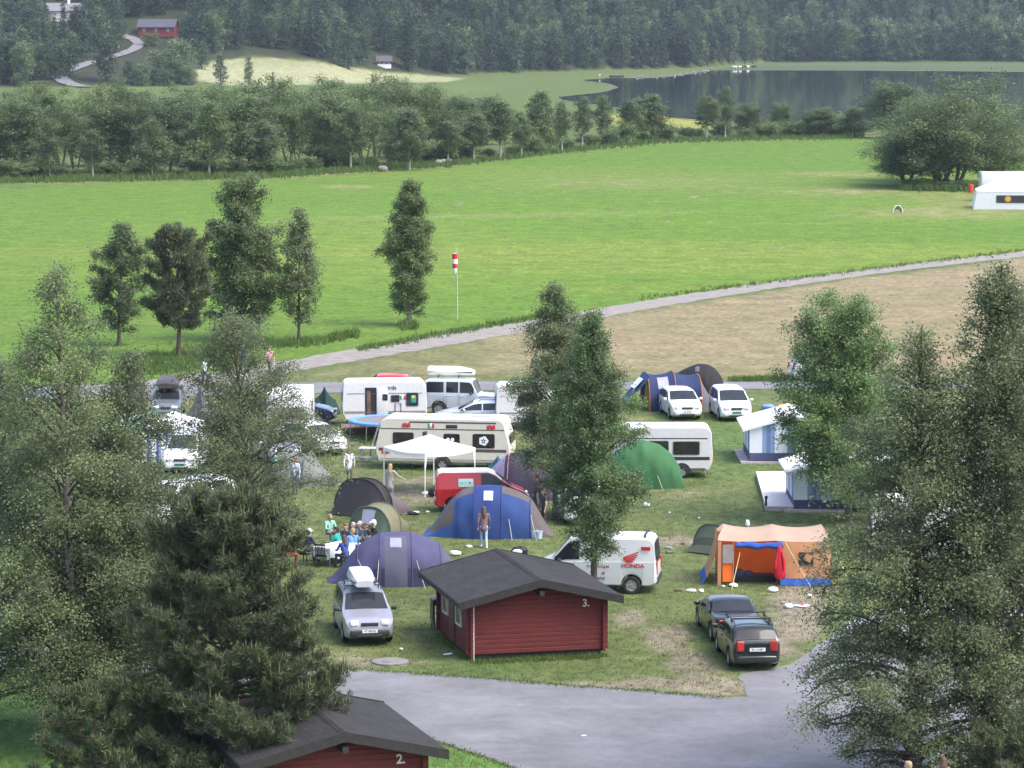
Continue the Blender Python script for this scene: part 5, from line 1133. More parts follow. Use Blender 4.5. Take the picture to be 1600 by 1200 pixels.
def tunnel_S(ar, sag=.07, pe=.8, pz=.85, smooth=False):
    """arches (x, half width, height, lean of the top along x)"""
    def Sf(u, v):
        u = min(max(u, 0), len(ar) - 1 - 1e-6); i = int(u); f = u - i; A, B = ar[i], ar[i + 1]; g = 1 - sag * 4 * f * (1 - f)
        x, hw, h, ln = [A[k] + (B[k] - A[k]) * f for k in range(4)]
        if smooth:
            P_, Q_ = ar[max(0, i - 1)], ar[min(len(ar) - 1, i + 2)]
            cr = lambda k: .5 * (2 * A[k] + (B[k] - P_[k]) * f + (2 * P_[k] - 5 * A[k] + 4 * B[k] - Q_[k]) * f * f + (3 * A[k] - P_[k] - 3 * B[k] + Q_[k]) * f ** 3)
            hw, h = cr(1), max(.02, cr(2))
        c, s = math.cos(math.pi * v), math.sin(math.pi * v)
        wr = .018 * math.sin(9 * u + 3) * math.sin(math.pi * v) + .012 * math.sin(23 * v + 5 * u)
        return (x + ln * max(0, s) ** .9, -hw * g * math.copysign(abs(c) ** pe, c) * (1 + wr), h * g * max(0, s) ** pz)
    return Sf
def tent(label, pos, ang, ar, mats, mi, patches=(), lines=(), group=None, sag=.07, poles=True, pole_mat=None, caps=True, name='tent', pe=.8, pz=.85, capm=None, smooth=False):
    root = thing(name, label, 'tent', pos, ang, group); Sf = tunnel_S(ar, sag, pe, pz, smooth); n = len(ar) - 1
    fly(Sf, lin(0, n, 10 * n), lin(0, 1, 28), 'fly', mats, root, mi)
    for (nm, u0, u1, v0, v1, m, off) in patches:
        fly(Sf, lin(u0, u1, 8), lin(v0, v1, 8), nm, m, root, None, off)
    if poles:
        for k in range(1 if ar[0][2] < .3 else 0, n + (1 if ar[-1][2] > .3 else 0)):
            p = MB(); pts = []
            for v in lin(0.0, 1, 26):
                q = Vector(Sf(k, v)); c = Vector((q.x, 0, .2)); d = (q - c); d = d.normalized() if d.length > 1e-6 else d; pts.append(q + d * .012)
            p.tube(pts, .024, 5); p.build('pole_sleeve', pole_mat or mats[0], root)
    if caps:
        for k, e in ((0, ar[0]), (n, ar[-1])):
            if e[2] > .3:
                m = MB(); pts = [Vector(Sf(k, v)) for v in lin(0, 1, 24)]; m.add(pts, [list(range(len(pts)))]); m.build('end_panel', capm or mats[0], root, smooth=False)
    for a, b in lines:
        l = MB(); l.tube([a, b], .011, 4); l.build('guy_line', line_m, root)
    return root
purp = cloth('purple_fly', (.086, .086, .178)); purp2 = cloth('purple_grey_panel', (.112, .114, .165)); purpd = cloth('purple_dark', (.048, .047, .10))
clr = M('tent_window', (.26, .27, .36), .3, var=.1)
tent('large purple dome tent with a grey mesh door, between the picnic group and the cabin', W(618, 907), R(3), [(-2.6, .5, .06, 0), (-1.5, 1.2, 1.32, .05), (-.62, 1.5, 1.84, .02), (.62, 1.5, 1.84, -.02), (1.75, 1.2, 1.38, -.05), (2.75, .5, .06, 0)], [purp, purpd, purp2],
     lambda u, v: 1 if (1.0 < u < 4.0 and v < .12) else (2 if (u > 4.05) else 0), (('door_panel', 2.15, 2.85, .0, .42, purp2, .012), ('window', 2.32, 2.68, .27, .38, clr, .022)),
     (((-1.45, -1.0, 1.0), (-.85, -2.3, .02)), ((-.6, -.9, 1.55), (-.75, -2.2, .02)), ((.62, -.9, 1.5), (1.1, -2.1, .02)), ((1.5, -.7, 1.0), (2.0, -1.9, .02))), smooth=True, sag=.015)
blu = cloth('blue_fly', (.03, .065, .21)); gry = cloth('grey_brown_fly', (.13, .115, .115)); blul = cloth('light_blue_fly', (.055, .12, .34))
def m_bl(u, v):
    if u < 1: return 1 if .1 < (v) < .44 and u > .18 else 2
    if u > 4: return 1
    if 2 <= u < 3: return 0
    return 1 if .34 < v < .66 else 0
tent('blue and grey family tent behind the girl in the checked shirt', W(762, 834), R(-2), [(-2.65, .75, .06, 0), (-1.35, 1.25, 1.62, .02), (-.55, 1.45, 2.02, .02), (.62, 1.45, 2.02, -.02), (1.85, 1.2, 1.5, -.05), (2.75, .7, .06, 0)], [blu, gry, blul], m_bl,
     (('door_panel', 2.05, 2.95, 0, .46, cloth('blue_door', (.028, .056, .20)), .014), ('window', 2.36, 2.7, .26, .37, M('pale_window', (.42, .45, .55), .4, var=.15), .026)), (((.9, -1.2, 1.0), (1.1, -1.9, .02)), ((1.8, -.9, 1.1), (2.1, -1.8, .02))), pole_mat=blu, sag=.01, smooth=True)
drk = cloth('dark_grey_fly', (.052, .048, .055)); taup = cloth('taupe_fly', (.17, .15, .16))
tent('dark grey dome tent with a big dark front, standing left of the canopy legs', W(563, 806), R(52), [(-.55, 1.45, .05, 0), (0, 1.5, 1.62, .0), (.5, 1.45, 1.6, 0), (2.5, .85, .3, 0)], [drk, taup], lambda u, v: 0 if u < 2 else 1,
     (('front_panel', .25, .95, .1, .9, drk, .012), ('vent', 2.02, 2.3, .40, .62, M('vent_white', (.7, .7, .7), .6), .02)), (((2.4, 0, .3), (3.1, 0, .02)), ((0, -1.3, .8), (-.4, -2.0, .02))))
kha = cloth('khaki_fly', (.20, .20, .135)); grn2 = cloth('moss_fly', (.075, .11, .085))
tent('small khaki tunnel tent behind the picnic group', W(578, 836), R(62), [(-.4, .85, .05, 0), (0, 1.0, 1.2, 0), (.9, 1.0, 1.25, 0), (2.3, .6, .35, 0)], [kha, grn2], lambda u, v: 1 if u < 1 else 0, (('window', .4, .92, .42, .58, M('tent_window', (.3, .32, .38)), .02),), (((2.2, 0, .3), (2.9, 0, .02)),))
green = cloth('green_fly', (.05, .16, .065)); greend = cloth('green_trim', (.02, .06, .03))
tent('green dome tent in front of the caravan with dark windows', W(1003, 758), R(0), [(-1.95, .9, .06, 0), (-1.75, 1.0, .85, 0), (-1.35, 1.15, 1.45, 0), (-.8, 1.3, 1.88, 0), (0, 1.35, 2.12, 0), (.8, 1.3, 1.9, 0), (1.35, 1.15, 1.48, 0), (1.75, 1.0, .88, 0), (1.95, .9, .06, 0)], [green, greend], lambda u, v: 0, (), (((.6, -1.1, .8), (.9, -2.0, .02)), ((-.6, -1.1, .9), (-.2, -2.1, .02))), pole_mat=greend, sag=.0, pz=.7, poles=False)
org = cloth('orange_trim', (.55, .2, .06)); nav = cloth('navy_fly', (.028, .045, .12)); grp = cloth('grey_end_fly', (.15, .14, .17))
tt = tent('blue tunnel tent with orange hoops and a porch flap, behind the white estate car', W(1048, 638), R(9), [(-1.45, 1.35, 2.0, 0), (.05, 1.4, 2.08, 0), (1.5, 1.3, 1.9, 0), (2.5, .8, .1, 0)], [nav, grp], lambda u, v: 1 if u > 2 else 0, (('window', .35, .75, .2, .38, M('tent_window', (.3, .3, .36)), .02),), pole_mat=org, caps=False)
m = MB(); pts = [Vector(tunnel_S([(-1.25, 1.2, 1.85, 0), (0, 1.2, 1.85, 0)])(0, v)) for v in lin(0, 1, 20)]; m.add(pts, [list(range(len(pts)))]); m.build('inner_door', cloth('yellow_inner', (.5, .33, .05)), tt, smooth=False)
m = MB(); ro = []
for i in range(9):
    f = i / 8; x = -1.45 - 1.7 * f; z = 1.98 - 1.8 * f - .12 * math.sin(math.pi * f); w_ = .95 * (1 - .35 * f); ro.append([(x, -w_ - .25, z - .1), (x, -w_ / 2 - .2, z + .05), (x, .1, z + .08), (x, w_ - .2, z)])
m.loft(ro, caps=False, closed=False); m.build('porch_flap', cloth('mid_blue_fly', (.05, .09, .2)), tt)
m = MB(); m.loft([[(-1.75 - .5 * f, y, 1.78 - .53 * f) for y in (-.95, .25)] for f in (0, .5, 1)], caps=False, closed=False); m.build('flap_window', M('window_white', (.65, .68, .72), .5), tt)
blk = cloth('black_fly', (.025, .024, .028))
tent('black tunnel tent behind the two white cars', W(1084, 623), R(-4), [(-2.2, .9, 1.0, 0), (-.9, 1.2, 1.5, 0), (-.1, 1.45, 1.88, 0), (.5, 1.5, 2.0, 0), (1.1, 1.42, 1.8, 0), (1.6, 1.2, 1.2, 0), (1.9, .8, .06, 0)], [blk], lambda u, v: 0, (('window', 2.3, 2.7, .30, .40, M('dark_window', (.1, .1, .11), .4), .02),), poles=False, sag=0, smooth=True)
lav = cloth('lavender_fly', (.30, .26, .40)); plum = cloth('plum_fly', (.062, .05, .085)); pink = cloth('pink_trim', (.5, .2, .3))
tent('plum coloured tent with a lavender wing beside the red delivery van', W(812, 777), R(-6), [(-2.0, .5, .75, 0), (-.45, 1.2, 2.0, 0), (.9, 1.2, 1.6, 0), (1.9, .7, .08, 0)], [plum, lav], lambda u, v: 1 if u < .95 else 0, (), (((-1.9, 0, .8), (-2.8, -.3, .02)),), pole_mat=pink, smooth=True, sag=.03)
tent('small teal tent just behind the lavender winged tent', W(778, 754), R(0), [(-1.15, .5, .06, 0), (0, .9, 1.25, 0), (1.15, .5, .06, 0)], [cloth('teal_fly', (.03, .13, .17)), pink], lambda u, v: 0, pole_mat=purp)
tent('small olive dome tent tucked behind the orange frame tent', W(1112, 864), R(50), [(-.6, .9, .06, 0), (.1, 1.0, 1.15, 0), (1.0, .95, 1.1, 0), (2.0, .5, .2, 0)], [cloth('olive_fly', (.10, .12, .085)), cloth('olive_dark', (.06, .07, .055))], lambda u, v: 1 if .3 < u < .6 else 0)
mint = cloth('mint_fly', (.20, .36, .25)); mintd = cloth('mint_trim', (.08, .17, .12))
tent('mint green tunnel tent at the left edge of the camp beside the striped gazebo', W(216, 707), R(35), [(-2.0, 1.3, 1.5, 0), (-.6, 1.45, 2.0, 0), (.9, 1.45, 2.02, 0), (2.2, 1.0, .1, 0)], [mint, mintd], lambda u, v: 0, pole_mat=mintd)
tent('dark green tarpaulin tent with a pointed peak between two caravans', W(503, 646), R(8), [(-.95, .6, .08, 0), (-.35, .8, .85, 0), (.15, .85, 1.5, 0), (.75, .8, .75, 0), (1.05, .5, .08, 0)], [cloth('tarp_green', (.018, .055, .045), .25, .8)], lambda u, v: 0, poles=False, sag=.12, pe=1.0, pz=1.3)
tent('grey pointed tent peeking out left of the camp birch', W(314, 676), R(10), [(-1.2, .6, .08, 0), (0, 1.0, 2.45, 0), (1.2, .6, .08, 0)], [cloth('stone_fly', (.17, .16, .165))], lambda u, v: 0, pz=1.3, pe=1.0, sag=.1)
tent('pale grey tent half hidden by the camp birch, its dark right end showing', W(468, 756), R(-14), [(-1.6, .6, .1, 0), (-.9, 1.1, 1.5, 0), (.5, 1.1, 1.55, 0), (1.75, .35, .12, 0)], [cloth('pale_grey_fly', (.2, .21, .2)), cloth('slate_fly', (.05, .055, .08))], lambda u, v: 1 if u > 2.75 else 0, (), (((1.7, -.1, .15), (2.2, -.2, .02)),))
tent('bluish tent at the right edge below the crosswise caravan', W(1588, 893), R(10), [(-1.7, .7, .08, 0), (-.6, 1.2, 1.7, 0), (.6, 1.2, 1.7, 0), (1.7, .7, .08, 0)], [cloth('ice_blue_fly', (.3, .36, .48))], lambda u, v: 0)
# orange frame tent
def frame_tent():
    root = thing('frame_tent', 'orange frame tent with a bleached roof and open front, blue mud flaps', 'tent', W(1205, 915), R(-1.5))
    orange = cloth('orange_canvas', (.56, .29, .155)); pale = cloth('bleached_canvas', (.59, .45, .35), .06)
    for n_ in pale.node_tree.nodes:
        if n_.type == 'MIX_SHADER': n_.inputs[0].default_value = .45; inner = cloth('inner_orange', (.9, .2, .035)); bl = cloth('blue_canvas', (.035, .11, .42)); dk = M('dark_interior', (.02, .018, .018))
    x0, x1, D, ze, zr_ = -2.05, 2.25, 2.6, 1.72, 2.12
    b = MB()                                            # roof, sagging between the poles
    n = 24; ro = []
    for i in range(n + 1):
        f = i / n; x = x0 + (x1 - x0) * f; sag = .13 * abs(math.sin(2 * math.pi * f)) ** .8
        rl = x0 + (x1 - x0) * (.06 + .88 * f)
        ro.append([(x, 0, ze - sag * .35 + .02), (x * .98, .35, ze + .16 - sag * .7), (rl, .95, zr_ - sag), (rl, 1.7, zr_ - sag), (x * .98, 2.3, ze + .1 - sag * .5), (x, D, ze - .05)])
    b.loft(ro, caps=False, closed=False); b.build('roof', pale, root, sharp=60)
    s = MB()
    def strip(m, pts0, pts1, mi=0): m.loft([pts0, pts1], mi, caps=False, closed=False)
    strip(s, [(x, -.02 + .03 * math.sin(5 * x), .28) for x in lin(.35, x1 + .02, 10)], [(x, .0, ze - .02) for x in lin(.35, x1, 10)])      # right front wall
    strip(s, [(x, -.03, .0) for x in lin(x0, x0 + .14, 3)], [(x, 0, ze - .02) for x in lin(x0, x0 + .14, 3)])
    rows = []                                          # left side wall, flaring out
    for f in lin(0, 1, 6): rows.append([(x0 - .42 * (1 - f) ** 1.5, y, .28 + (ze - .3 + (.34 * math.sin(math.pi * min(1, y / D)) if f > .95 else 0)) * f) for y in lin(0, D, 8)])
    s.loft(rows, caps=False, closed=False)
    strip(s, [(x1 + .1, y, .0) for y in lin(0, D, 6)], [(x1, y, ze - .02 + .3 * math.sin(math.pi * y / D)) for y in lin(0, D, 6)])
    strip(s, [(x, D, .0) for x in (x0, 0, x1)], [(x, D, ze - .05) for x in (x0, 0, x1)])
    s.build('wall', orange, root)
    f = MB()
    for i in range(12):                                 # mud flap along the right front and the left side
        xa, xb = .35 + (x1 - .33) * i / 12, .35 + (x1 - .33) * (i + 1) / 12
        f.add([(xa, -.02, .3), (xb, -.02, .3), (xb, -.12 - .05 * math.sin(i * 2.2 + 2.2), .02), (xa, -.12 - .05 * math.sin(i * 2.2), .02)], [(0, 1, 2, 3)])
    for i in range(8):
        ya, yb = D * i / 8, D * (i + 1) / 8; f.add([(x0 - .42, ya, .3), (x0 - .42, yb, .3), (x0 - .58 - .05 * math.sin(i + 1), yb, .02), (x0 - .58 - .05 * math.sin(i), ya, .02)], [(0, 1, 2, 3)])
    f.build('mud_flap', bl, root)
    r_ = MB(); pts = [(x, -.05, ze - .13 - .05 * math.sin(math.pi * (x + 1.35) / 1.9) - .02 * math.sin(9 * x)) for x in lin(-1.35, .42, 14)]; r_.tube(pts, [.12 + .02 * math.sin(7 * q[0]) for q in pts], 8); r_.build('rolled_door', bl, root)
    i_ = MB(); i_.box((-.72, 1.35, .9), (2.1, .03, 1.6)); i_.build('inner_tent', inner, root)
    i_ = MB(); i_.box((-.72, 1.0, .14), (2.1, .62, .26)); i_.build('inner_floor', dk, root)
    i_ = MB(); i_.box((-.85, 1.32, 1.42), (.42, .03, .32)); i_.build('inner_vent', M('vent_dark', (.06, .03, .02), .8), root)
    i_ = MB(); i_.loft([[(.18, .1 + .05 * k, .05), (.30 + .0 * k, .5 + .1 * k, .05), (.28, .9, .05)] if q == 0 else [(.30, .1, ze - .1), (.33, .5, ze - .05), (.30, .9, ze)] for q, k in ((0, 1), (1, 1))], caps=False, closed=False); i_.build('curtain', M('grey_curtain', (.12, .11, .12), .8, var=.2), root)
    n_ = MB(); n_.box((-1.66, -.035, 1.22), (.40, .02, .72)); n_.build('mesh_window', M('grey_mesh', (.28, .25, .25), .7, var=.1), root)
    n_ = MB(); n_.box((-1.66, .02, .5), (.4, .02, .72)); n_.build('front_panel', inner, root)
    w_ = MB(); w_.box((1.32, -.05, 1.05), (.55, .02, .5)); w_.box((1.4, -.06, 1.1), (.3, .012, .3), 1, rot=(0, .5, 0)); w_.build('torn_window', [dk, orange], root)
    for x in (-1.45, .35):
        l = MB(); l.tube([(x, -.03, ze), (x, -.03, 0)], .02, 6); l.build('tent_pole', pole_m, root)
    for a_, b_ in (((-1.2, -.03, 1.3), (-1.55, -1.0, .02)), ((.5, -.05, ze), (1.55, -2.1, .02)), ((x1, 0, ze), (x1 + .8, -1.2, .02))):
        l = MB(); l.tube([a_, b_], .013, 4); l.build('guy_line', M('yellow_line', (.6, .5, .25), .8), root)
    bag = thing('heap_of_bags', 'dark heap of bags and bedding in the opening of the orange tent', 'bags', W(1168, 911), 0)
    rg = random.Random(8)
    for k in range(6):
        e = MB(); e.ell((rg.uniform(-.8, .5), rg.uniform(.3, .8), .18 + .02 * k), (rg.uniform(.2, .38), .22, rg.uniform(.14, .22)), 10); e.build('bag', [M('bag_black', (.02, .02, .022), .7), M('bag_maroon', (.12, .02, .03), .8), M('bag_navy', (.03, .04, .09), .8)][k % 3], bag)
    j = thing('red_jacket', 'long red jacket hung on the front pole of the orange tent', 'jacket', W(1217, 918), 0); rj = M('red_cloth', (.42, .012, .025), .8, var=.15)
    m = MB(); rings = []
    for z, a_, b_ in ((1.66, .03, .03), (1.58, .08, .06), (1.4, .11, .08), (1.1, .16, .1), (.8, .21, .11), (.55, .23, .11), (.42, .2, .1), (.36, .14, .08)): rings.append([(a_ * math.cos(t) * (1 + .12 * math.sin(3 * t + z * 5)) + .02 * math.sin(z * 4), b_ * math.sin(t) - .16, z) for t in lin(0, 2 * math.pi * 15 / 16, 15)])
    m.loft(rings); m.build('body', rj, j, sharp=60)
    for s in (-1, 1):
        m = MB(); m.tube([(s * .07, -.2, 1.42), (s * .15, -.24, 1.1), (s * .17, -.25, .75)], [.05, .06, .05], 8); m.build('sleeve', rj, j)
frame_tent()
# white canopy
def canopy(label, cx, cy, ang, half, ez, top, mats, walls=None, name='canopy_tent'):
    root = thing(name, label, 'canopy', W(cx, cy), ang); r_ = MB(); n = 10
    for q in range(4):
        a0, a1 = R(45 + 90 * q), R(135 + 90 * q); c0 = Vector((math.cos(a0), math.sin(a0), 0)) * half * 1.4142; c1 = Vector((math.cos(a1), math.sin(a1), 0)) * half * 1.4142; rows = []
        for i in range(n + 1):
            f = i / n; z = ez + (top - ez) * (f - .25 * f * (1 - f)); a, b = c0 * (1 - f), c1 * (1 - f)
            rows.append([(a.lerp(b, t)).to_tuple()[:2] + (z - .10 * (1 - f) * math.sin(math.pi * t) * (1 if f < .6 else .4),) for t in lin(0, 1, 8)])
        r_.loft(rows, caps=False, closed=False)
        v = []; 
        for t in lin(0, 1, 8):
            p = c0.lerp(c1, t); v.append((p.x, p.y, ez - .10 * math.sin(math.pi * t)))
        r_.loft([[(x, y, z) for x, y, z in v], [(x * 1.002, y * 1.002, z - .17) for x, y, z in v]], 1 if len(mats) > 1 else 0, caps=False, closed=False)
    r_.build('roof', mats, root, sharp=25)
    for q in range(4):
        a0 = R(45 + 90 * q); c = Vector((math.cos(a0), math.sin(a0), 0)) * half * 1.4142 * .985; l = MB(); l.tube([(c.x, c.y, 0), (c.x, c.y, ez)], .028, 6)
        l.add([(c.x * 1.012, c.y * 1.012, ez), (c.x * 1.012 - .16 * math.copysign(1, c.x), c.y * 1.012, ez), (c.x * 1.012, c.y * 1.012, ez - 1.1)], [(0, 1, 2)]); l.build('leg', M('white_leg', (.72, .72, .72), .4), root)
    if walls:
        for q in walls:
            a0, a1 = R(45 + 90 * q), R(135 + 90 * q); c0 = Vector((math.cos(a0), math.sin(a0), 0)) * half * 1.4; c1 = Vector((math.cos(a1), math.sin(a1), 0)) * half * 1.4; w_ = MB(); k = 26
            row = [[], []]
            for t in lin(0, 1, k):
                p = c0.lerp(c1, t); nrm_ = Vector((c0.y - c1.y, c1.x - c0.x, 0)).normalized() * .03 * math.sin(t * 40); row[0].append((p.x + nrm_.x, p.y + nrm_.y, .02)); row[1].append((p.x, p.y, ez - .1))
            w_.loft(row, caps=False, closed=False, mis=lambda i, j: (0 if (j % 4) in (0, 1) else (1 if j % 4 == 2 else 2))); w_.build('side_wall', [M('stripe_white', (.7, .72, .75), .7), M('stripe_blue', (.08, .12, .3), .7), M('stripe_light_blue', (.25, .33, .5), .7)], root)
    return root
wcl = cloth('white_canvas', (.78, .78, .78), .03, .15)
canopy('white pop-up canopy on four thin legs in front of the cream caravan', 671, 767, R(41), 1.5, 2.03, 2.62, [wcl])
canopy('white roofed gazebo with blue striped walls behind the silver white van', 272, 716, R(4), 1.5, 1.72, 2.35, [wcl, cloth('navy_valance', (.05, .06, .2))], walls=[1, 2, 3])
# awnings beside the right hand caravans
st_lb = M('awning_light', (.62, .66, .72), .7, var=.04); st_mb = M('awning_blue', (.20, .28, .45), .7, var=.06); st_db = M('awning_navy', (.045, .055, .12), .7)
def awning(label, pl, pr, depth, z0, z1, nst=11):
    root = thing('awning', label, 'awning', pl, 0); Lx = pr.x - pl.x
    r_ = MB(); r_.loft([[(x - .25 * (1 - x / Lx), y, z0 + (z1 - z0) * x / Lx + .03 - .04 * math.sin(math.pi * (y + .2) / depth)) for x in lin(-.1, Lx, 8)] for y in lin(-.18, depth, 6)], caps=False, closed=False)
    r_.loft([[(-.35, y, z0 + .0), (-.3, y, z0 - .2)] for y in lin(-.18, depth, 6)], caps=False, closed=False); r_.loft([[(x - .25 * (1 - x / Lx), -.18, z0 + (z1 - z0) * x / Lx + .03) for x in lin(-.1, Lx, 4)], [(x - .25 * (1 - x / Lx), -.18, z0 + (z1 - z0) * x / Lx - .12) for x in lin(-.1, Lx, 4)]], caps=False, closed=False); r_.build('roof', wcl, root)
    w_ = MB(); xs = lin(0, Lx, nst); pat = [0, 0, 0, 1, 2, 1, 0, 0, 0, 1, 1]
    w_.loft([[(x, .0, .5) for x in xs], [(x, 0, z0 + (z1 - z0) * x / Lx) for x in xs]], caps=False, closed=False, mis=lambda i, j: pat[j % 11]); ys = lin(0, depth, 12)
    w_.loft([[(0, y, .5) for y in ys], [(-.02, y, z0) for y in ys]], caps=False, closed=False, mis=lambda i, j: pat[(j + 3) % 11]); w_.build('wall', [st_lb, st_mb, M('awning_mid', (.11, .17, .34), .7)], root, smooth=False)
    k = MB(); k.loft([[(x, -.01, .0) for x in (0, Lx)], [(x, -.0, .51) for x in (0, Lx)]], caps=False, closed=False); k.loft([[(-.01, y, 0) for y in (0, depth)], [(-.0, y, .51) for y in (0, depth)]], caps=False, closed=False); k.build('skirt', st_db, root)
    b = MB(); b.box((Lx * .44, depth * .5 - .1, .05), (Lx + .6, depth + .4, .1)); b.build('plank_base', M('old_plank', (.35, .31, .3), .8, var=.2), root)
    return root
awning('blue and white striped awning with a white sloping roof beside the plank deck', W(1171, 724), W(1243, 724), 4.2, 1.72, 2.42)
awning('pale awning behind the broad right tree with a navy skirt', W(1240, 799), W(1318, 799), 4.0, 1.75, 2.45)
def deck():
    P = [W(1196, 799), W(1240, 799), W(1236, 744), W(1181, 744)]; root = thing('plank_deck', 'white weathered plank deck on the grass beside the awning', 'deck', P[0]); n = 13
    for i in range(n):
        m = MB(); a0, a1 = P[0].lerp(P[1], (i + .04) / n) - P[0], P[0].lerp(P[1], (i + .96) / n) - P[0]; b0, b1 = P[3].lerp(P[2], (i + .04) / n) - P[0], P[3].lerp(P[2], (i + .96) / n) - P[0]
        q = [a0, a1, b1, b0]; m.add([v + Vector((0, 0, .2)) for v in q] + [v + Vector((0, 0, .235)) for v in q], [(0, 1, 2, 3), (4, 5, 6, 7), (0, 1, 5, 4), (1, 2, 6, 5), (2, 3, 7, 6), (3, 0, 4, 7)])
        m.build('plank', M('white_plank', (.62, .58, .58), .8, var=.08), root, smooth=False)
    m = MB(); q = [v - P[0] for v in P]; m.add([v for v in q] + [v + Vector((0, 0, .19)) for v in q], [(0, 1, 2, 3), (0, 1, 5, 4), (1, 2, 6, 5), (2, 3, 7, 6), (3, 0, 4, 7)]); m.build('joist', M('old_plank', (.35, .31, .3)), root, smooth=False)
    st = thing('bollard_lamp', 'small dark lamp post standing on the white plank deck', 'lamp', W(1197, 790, .24)); m = MB(); m.lathe([(.001, 0), (.05, 0), (.05, .3), (.07, .32), (.07, .42), (.001, .45)], 10); m.build('post', trim_m, st)
deck()
# party tent by the willows
def party():
    p = W(1526, 327); root = thing('party_tent', 'white party tent with a dark banner at the right edge beside the willows', 'tent', p, R(-6)); Lx, D, e, r_ = 13.0, 6.0, 2.05, 3.7
    m = MB(); m.add([(0, -.1, e), (Lx, -.1, e), (Lx, D / 2, r_), (3.5, D / 2, r_), (0, D + .1, e), (Lx, D + .1, e)], [(0, 1, 2, 3), (0, 3, 4), (4, 3, 2, 5)]); m.build('roof', wcl, root, smooth=False)
    w_ = MB(); w_.loft([[(x, -.05 - .12 * 0, 0) for x in lin(-.35, Lx, 12)], [(x, -.05, e) for x in lin(0, Lx, 12)]], caps=False, closed=False); w_.loft([[(-.35, y, 0) for y in (-.05, D)], [(0, y, e) for y in (-.05, D)]], caps=False, closed=False); w_.build('wall', cloth('party_wall', (.72, .74, .8), .03), root)
    b = MB(); b.box((5.0, -.09, 1.18), (5.6, .03, .85)); bo = b.build('banner', M('banner_black', (.03, .03, .035), .6), root)
    for k in range(2):
        for i, (r0, mm) in enumerate(((.34, M('banner_orange', (.5, .2, .03), .6)), (.2, M('banner_gold', (.5, .38, .06), .6)))):
            s = MB(); pts = [((r0 * (1 + .18 * (j % 2))) * math.cos(j * math.pi / 10), (r0 * (1 + .18 * (j % 2))) * math.sin(j * math.pi / 10)) for j in range(20)]
            s.prism([(3.5 + 3 * k + x, 1.2 + z) for x, z in pts], -.115 - .01 * i, -.105 - .01 * i); s.build('sun_mark', mm, bo)
    b = MB(); b.box((6.1, -.07, .6), (.9, .03, 1.2)); b.build('blue_flap', cloth('blue_canvas', (.035, .11, .42)), root)
    q = W(1551, 322) + Vector((0, 9, 0)); bx = thing('white_trailer', 'white flat-topped trailer behind the white party tent', 'trailer', q); m = MB(); m.rbox((5, 1.5, 2.3), (10, 2.6, 2.4), .15); m.build('box_body', white_p, bx); m = MB(); m.box((5, 1.5, .85), (9.6, 1.0, .25)); m.build('chassis', trim_m, bx)
    for x in (6.5, 8): 
        for y in (.35, 2.65): wheel(bx, x, y, .45, .25, 6)
party()
# ------------------------------------------------------------------ people
skin_m = M('skin', (.45, .27, .2), .6, var=.08); eye_m = M('eye_dark', (.03, .02, .02), .3); lip_m = M('lip', (.35, .14, .12), .5)
hairs = {'brown': M('hair_brown', (.10, .055, .03), .6, var=.3), 'dark': M('hair_dark', (.03, .022, .018), .6, var=.3), 'blond': M('hair_blond', (.38, .27, .15), .6, var=.25), 'red': M('hair_red', (.22, .07, .04), .6, var=.25), 'white': M('cap_white', (.72, .73, .75), .7, var=.05), 'grey': M('hat_grey', (.36, .34, .33), .8, var=.1), 'teal': M('cap_teal', (.06, .33, .28), .7), 'navy': M('cap_navy', (.03, .05, .12), .8)}
CL = {}
def C_(rgb):
    k = 'garment_%02d_%02d_%02d' % tuple(int(c * 99) for c in rgb); return M(k, rgb, .85, var=.12, scale=9, bump=.3, bscale=12)
def plaid():
    m = bpy.data.materials.new('checked_shirt'); m.use_nodes = True; L = m.node_tree.links; b = m.node_tree.nodes['Principled BSDF']; b.inputs['Roughness'].default_value = .85; tc = nd(m, 'ShaderNodeTexCoord'); src = None
    for ax, sc_ in (('Z', 7.0), ('Y', 7.0)):
        wv = nd(m, 'ShaderNodeTexWave', bands_direction=ax); wv.inputs['Scale'].default_value = sc_; L.new(tc.outputs['Object'], wv.inputs[0])
        mr = nd(m, 'ShaderNodeMapRange'); mr.inputs[1].default_value = .55; mr.inputs[2].default_value = .7; L.new(wv.outputs['Fac'], mr.inputs[0])
        if src is None: src = mr.outputs[0]
        else:
            ad = nd(m, 'ShaderNodeMath', operation='ADD'); L.new(src, ad.inputs[0]); L.new(mr.outputs[0], ad.inputs[1]); hf = nd(m, 'ShaderNodeMath', operation='MULTIPLY'); hf.inputs[1].default_value = .5; L.new(ad.outputs[0], hf.inputs[0]); src = hf.outputs[0]
    mx = nd(m, 'ShaderNodeMix', data_type='RGBA'); mx.inputs[6].default_value = (.045, .035, .06, 1); mx.inputs[7].default_value = (.34, .2, .2, 1); L.new(src, mx.inputs[0]); L.new(mx.outputs[2], b.inputs['Base Color']); return m
PLAID = plaid()
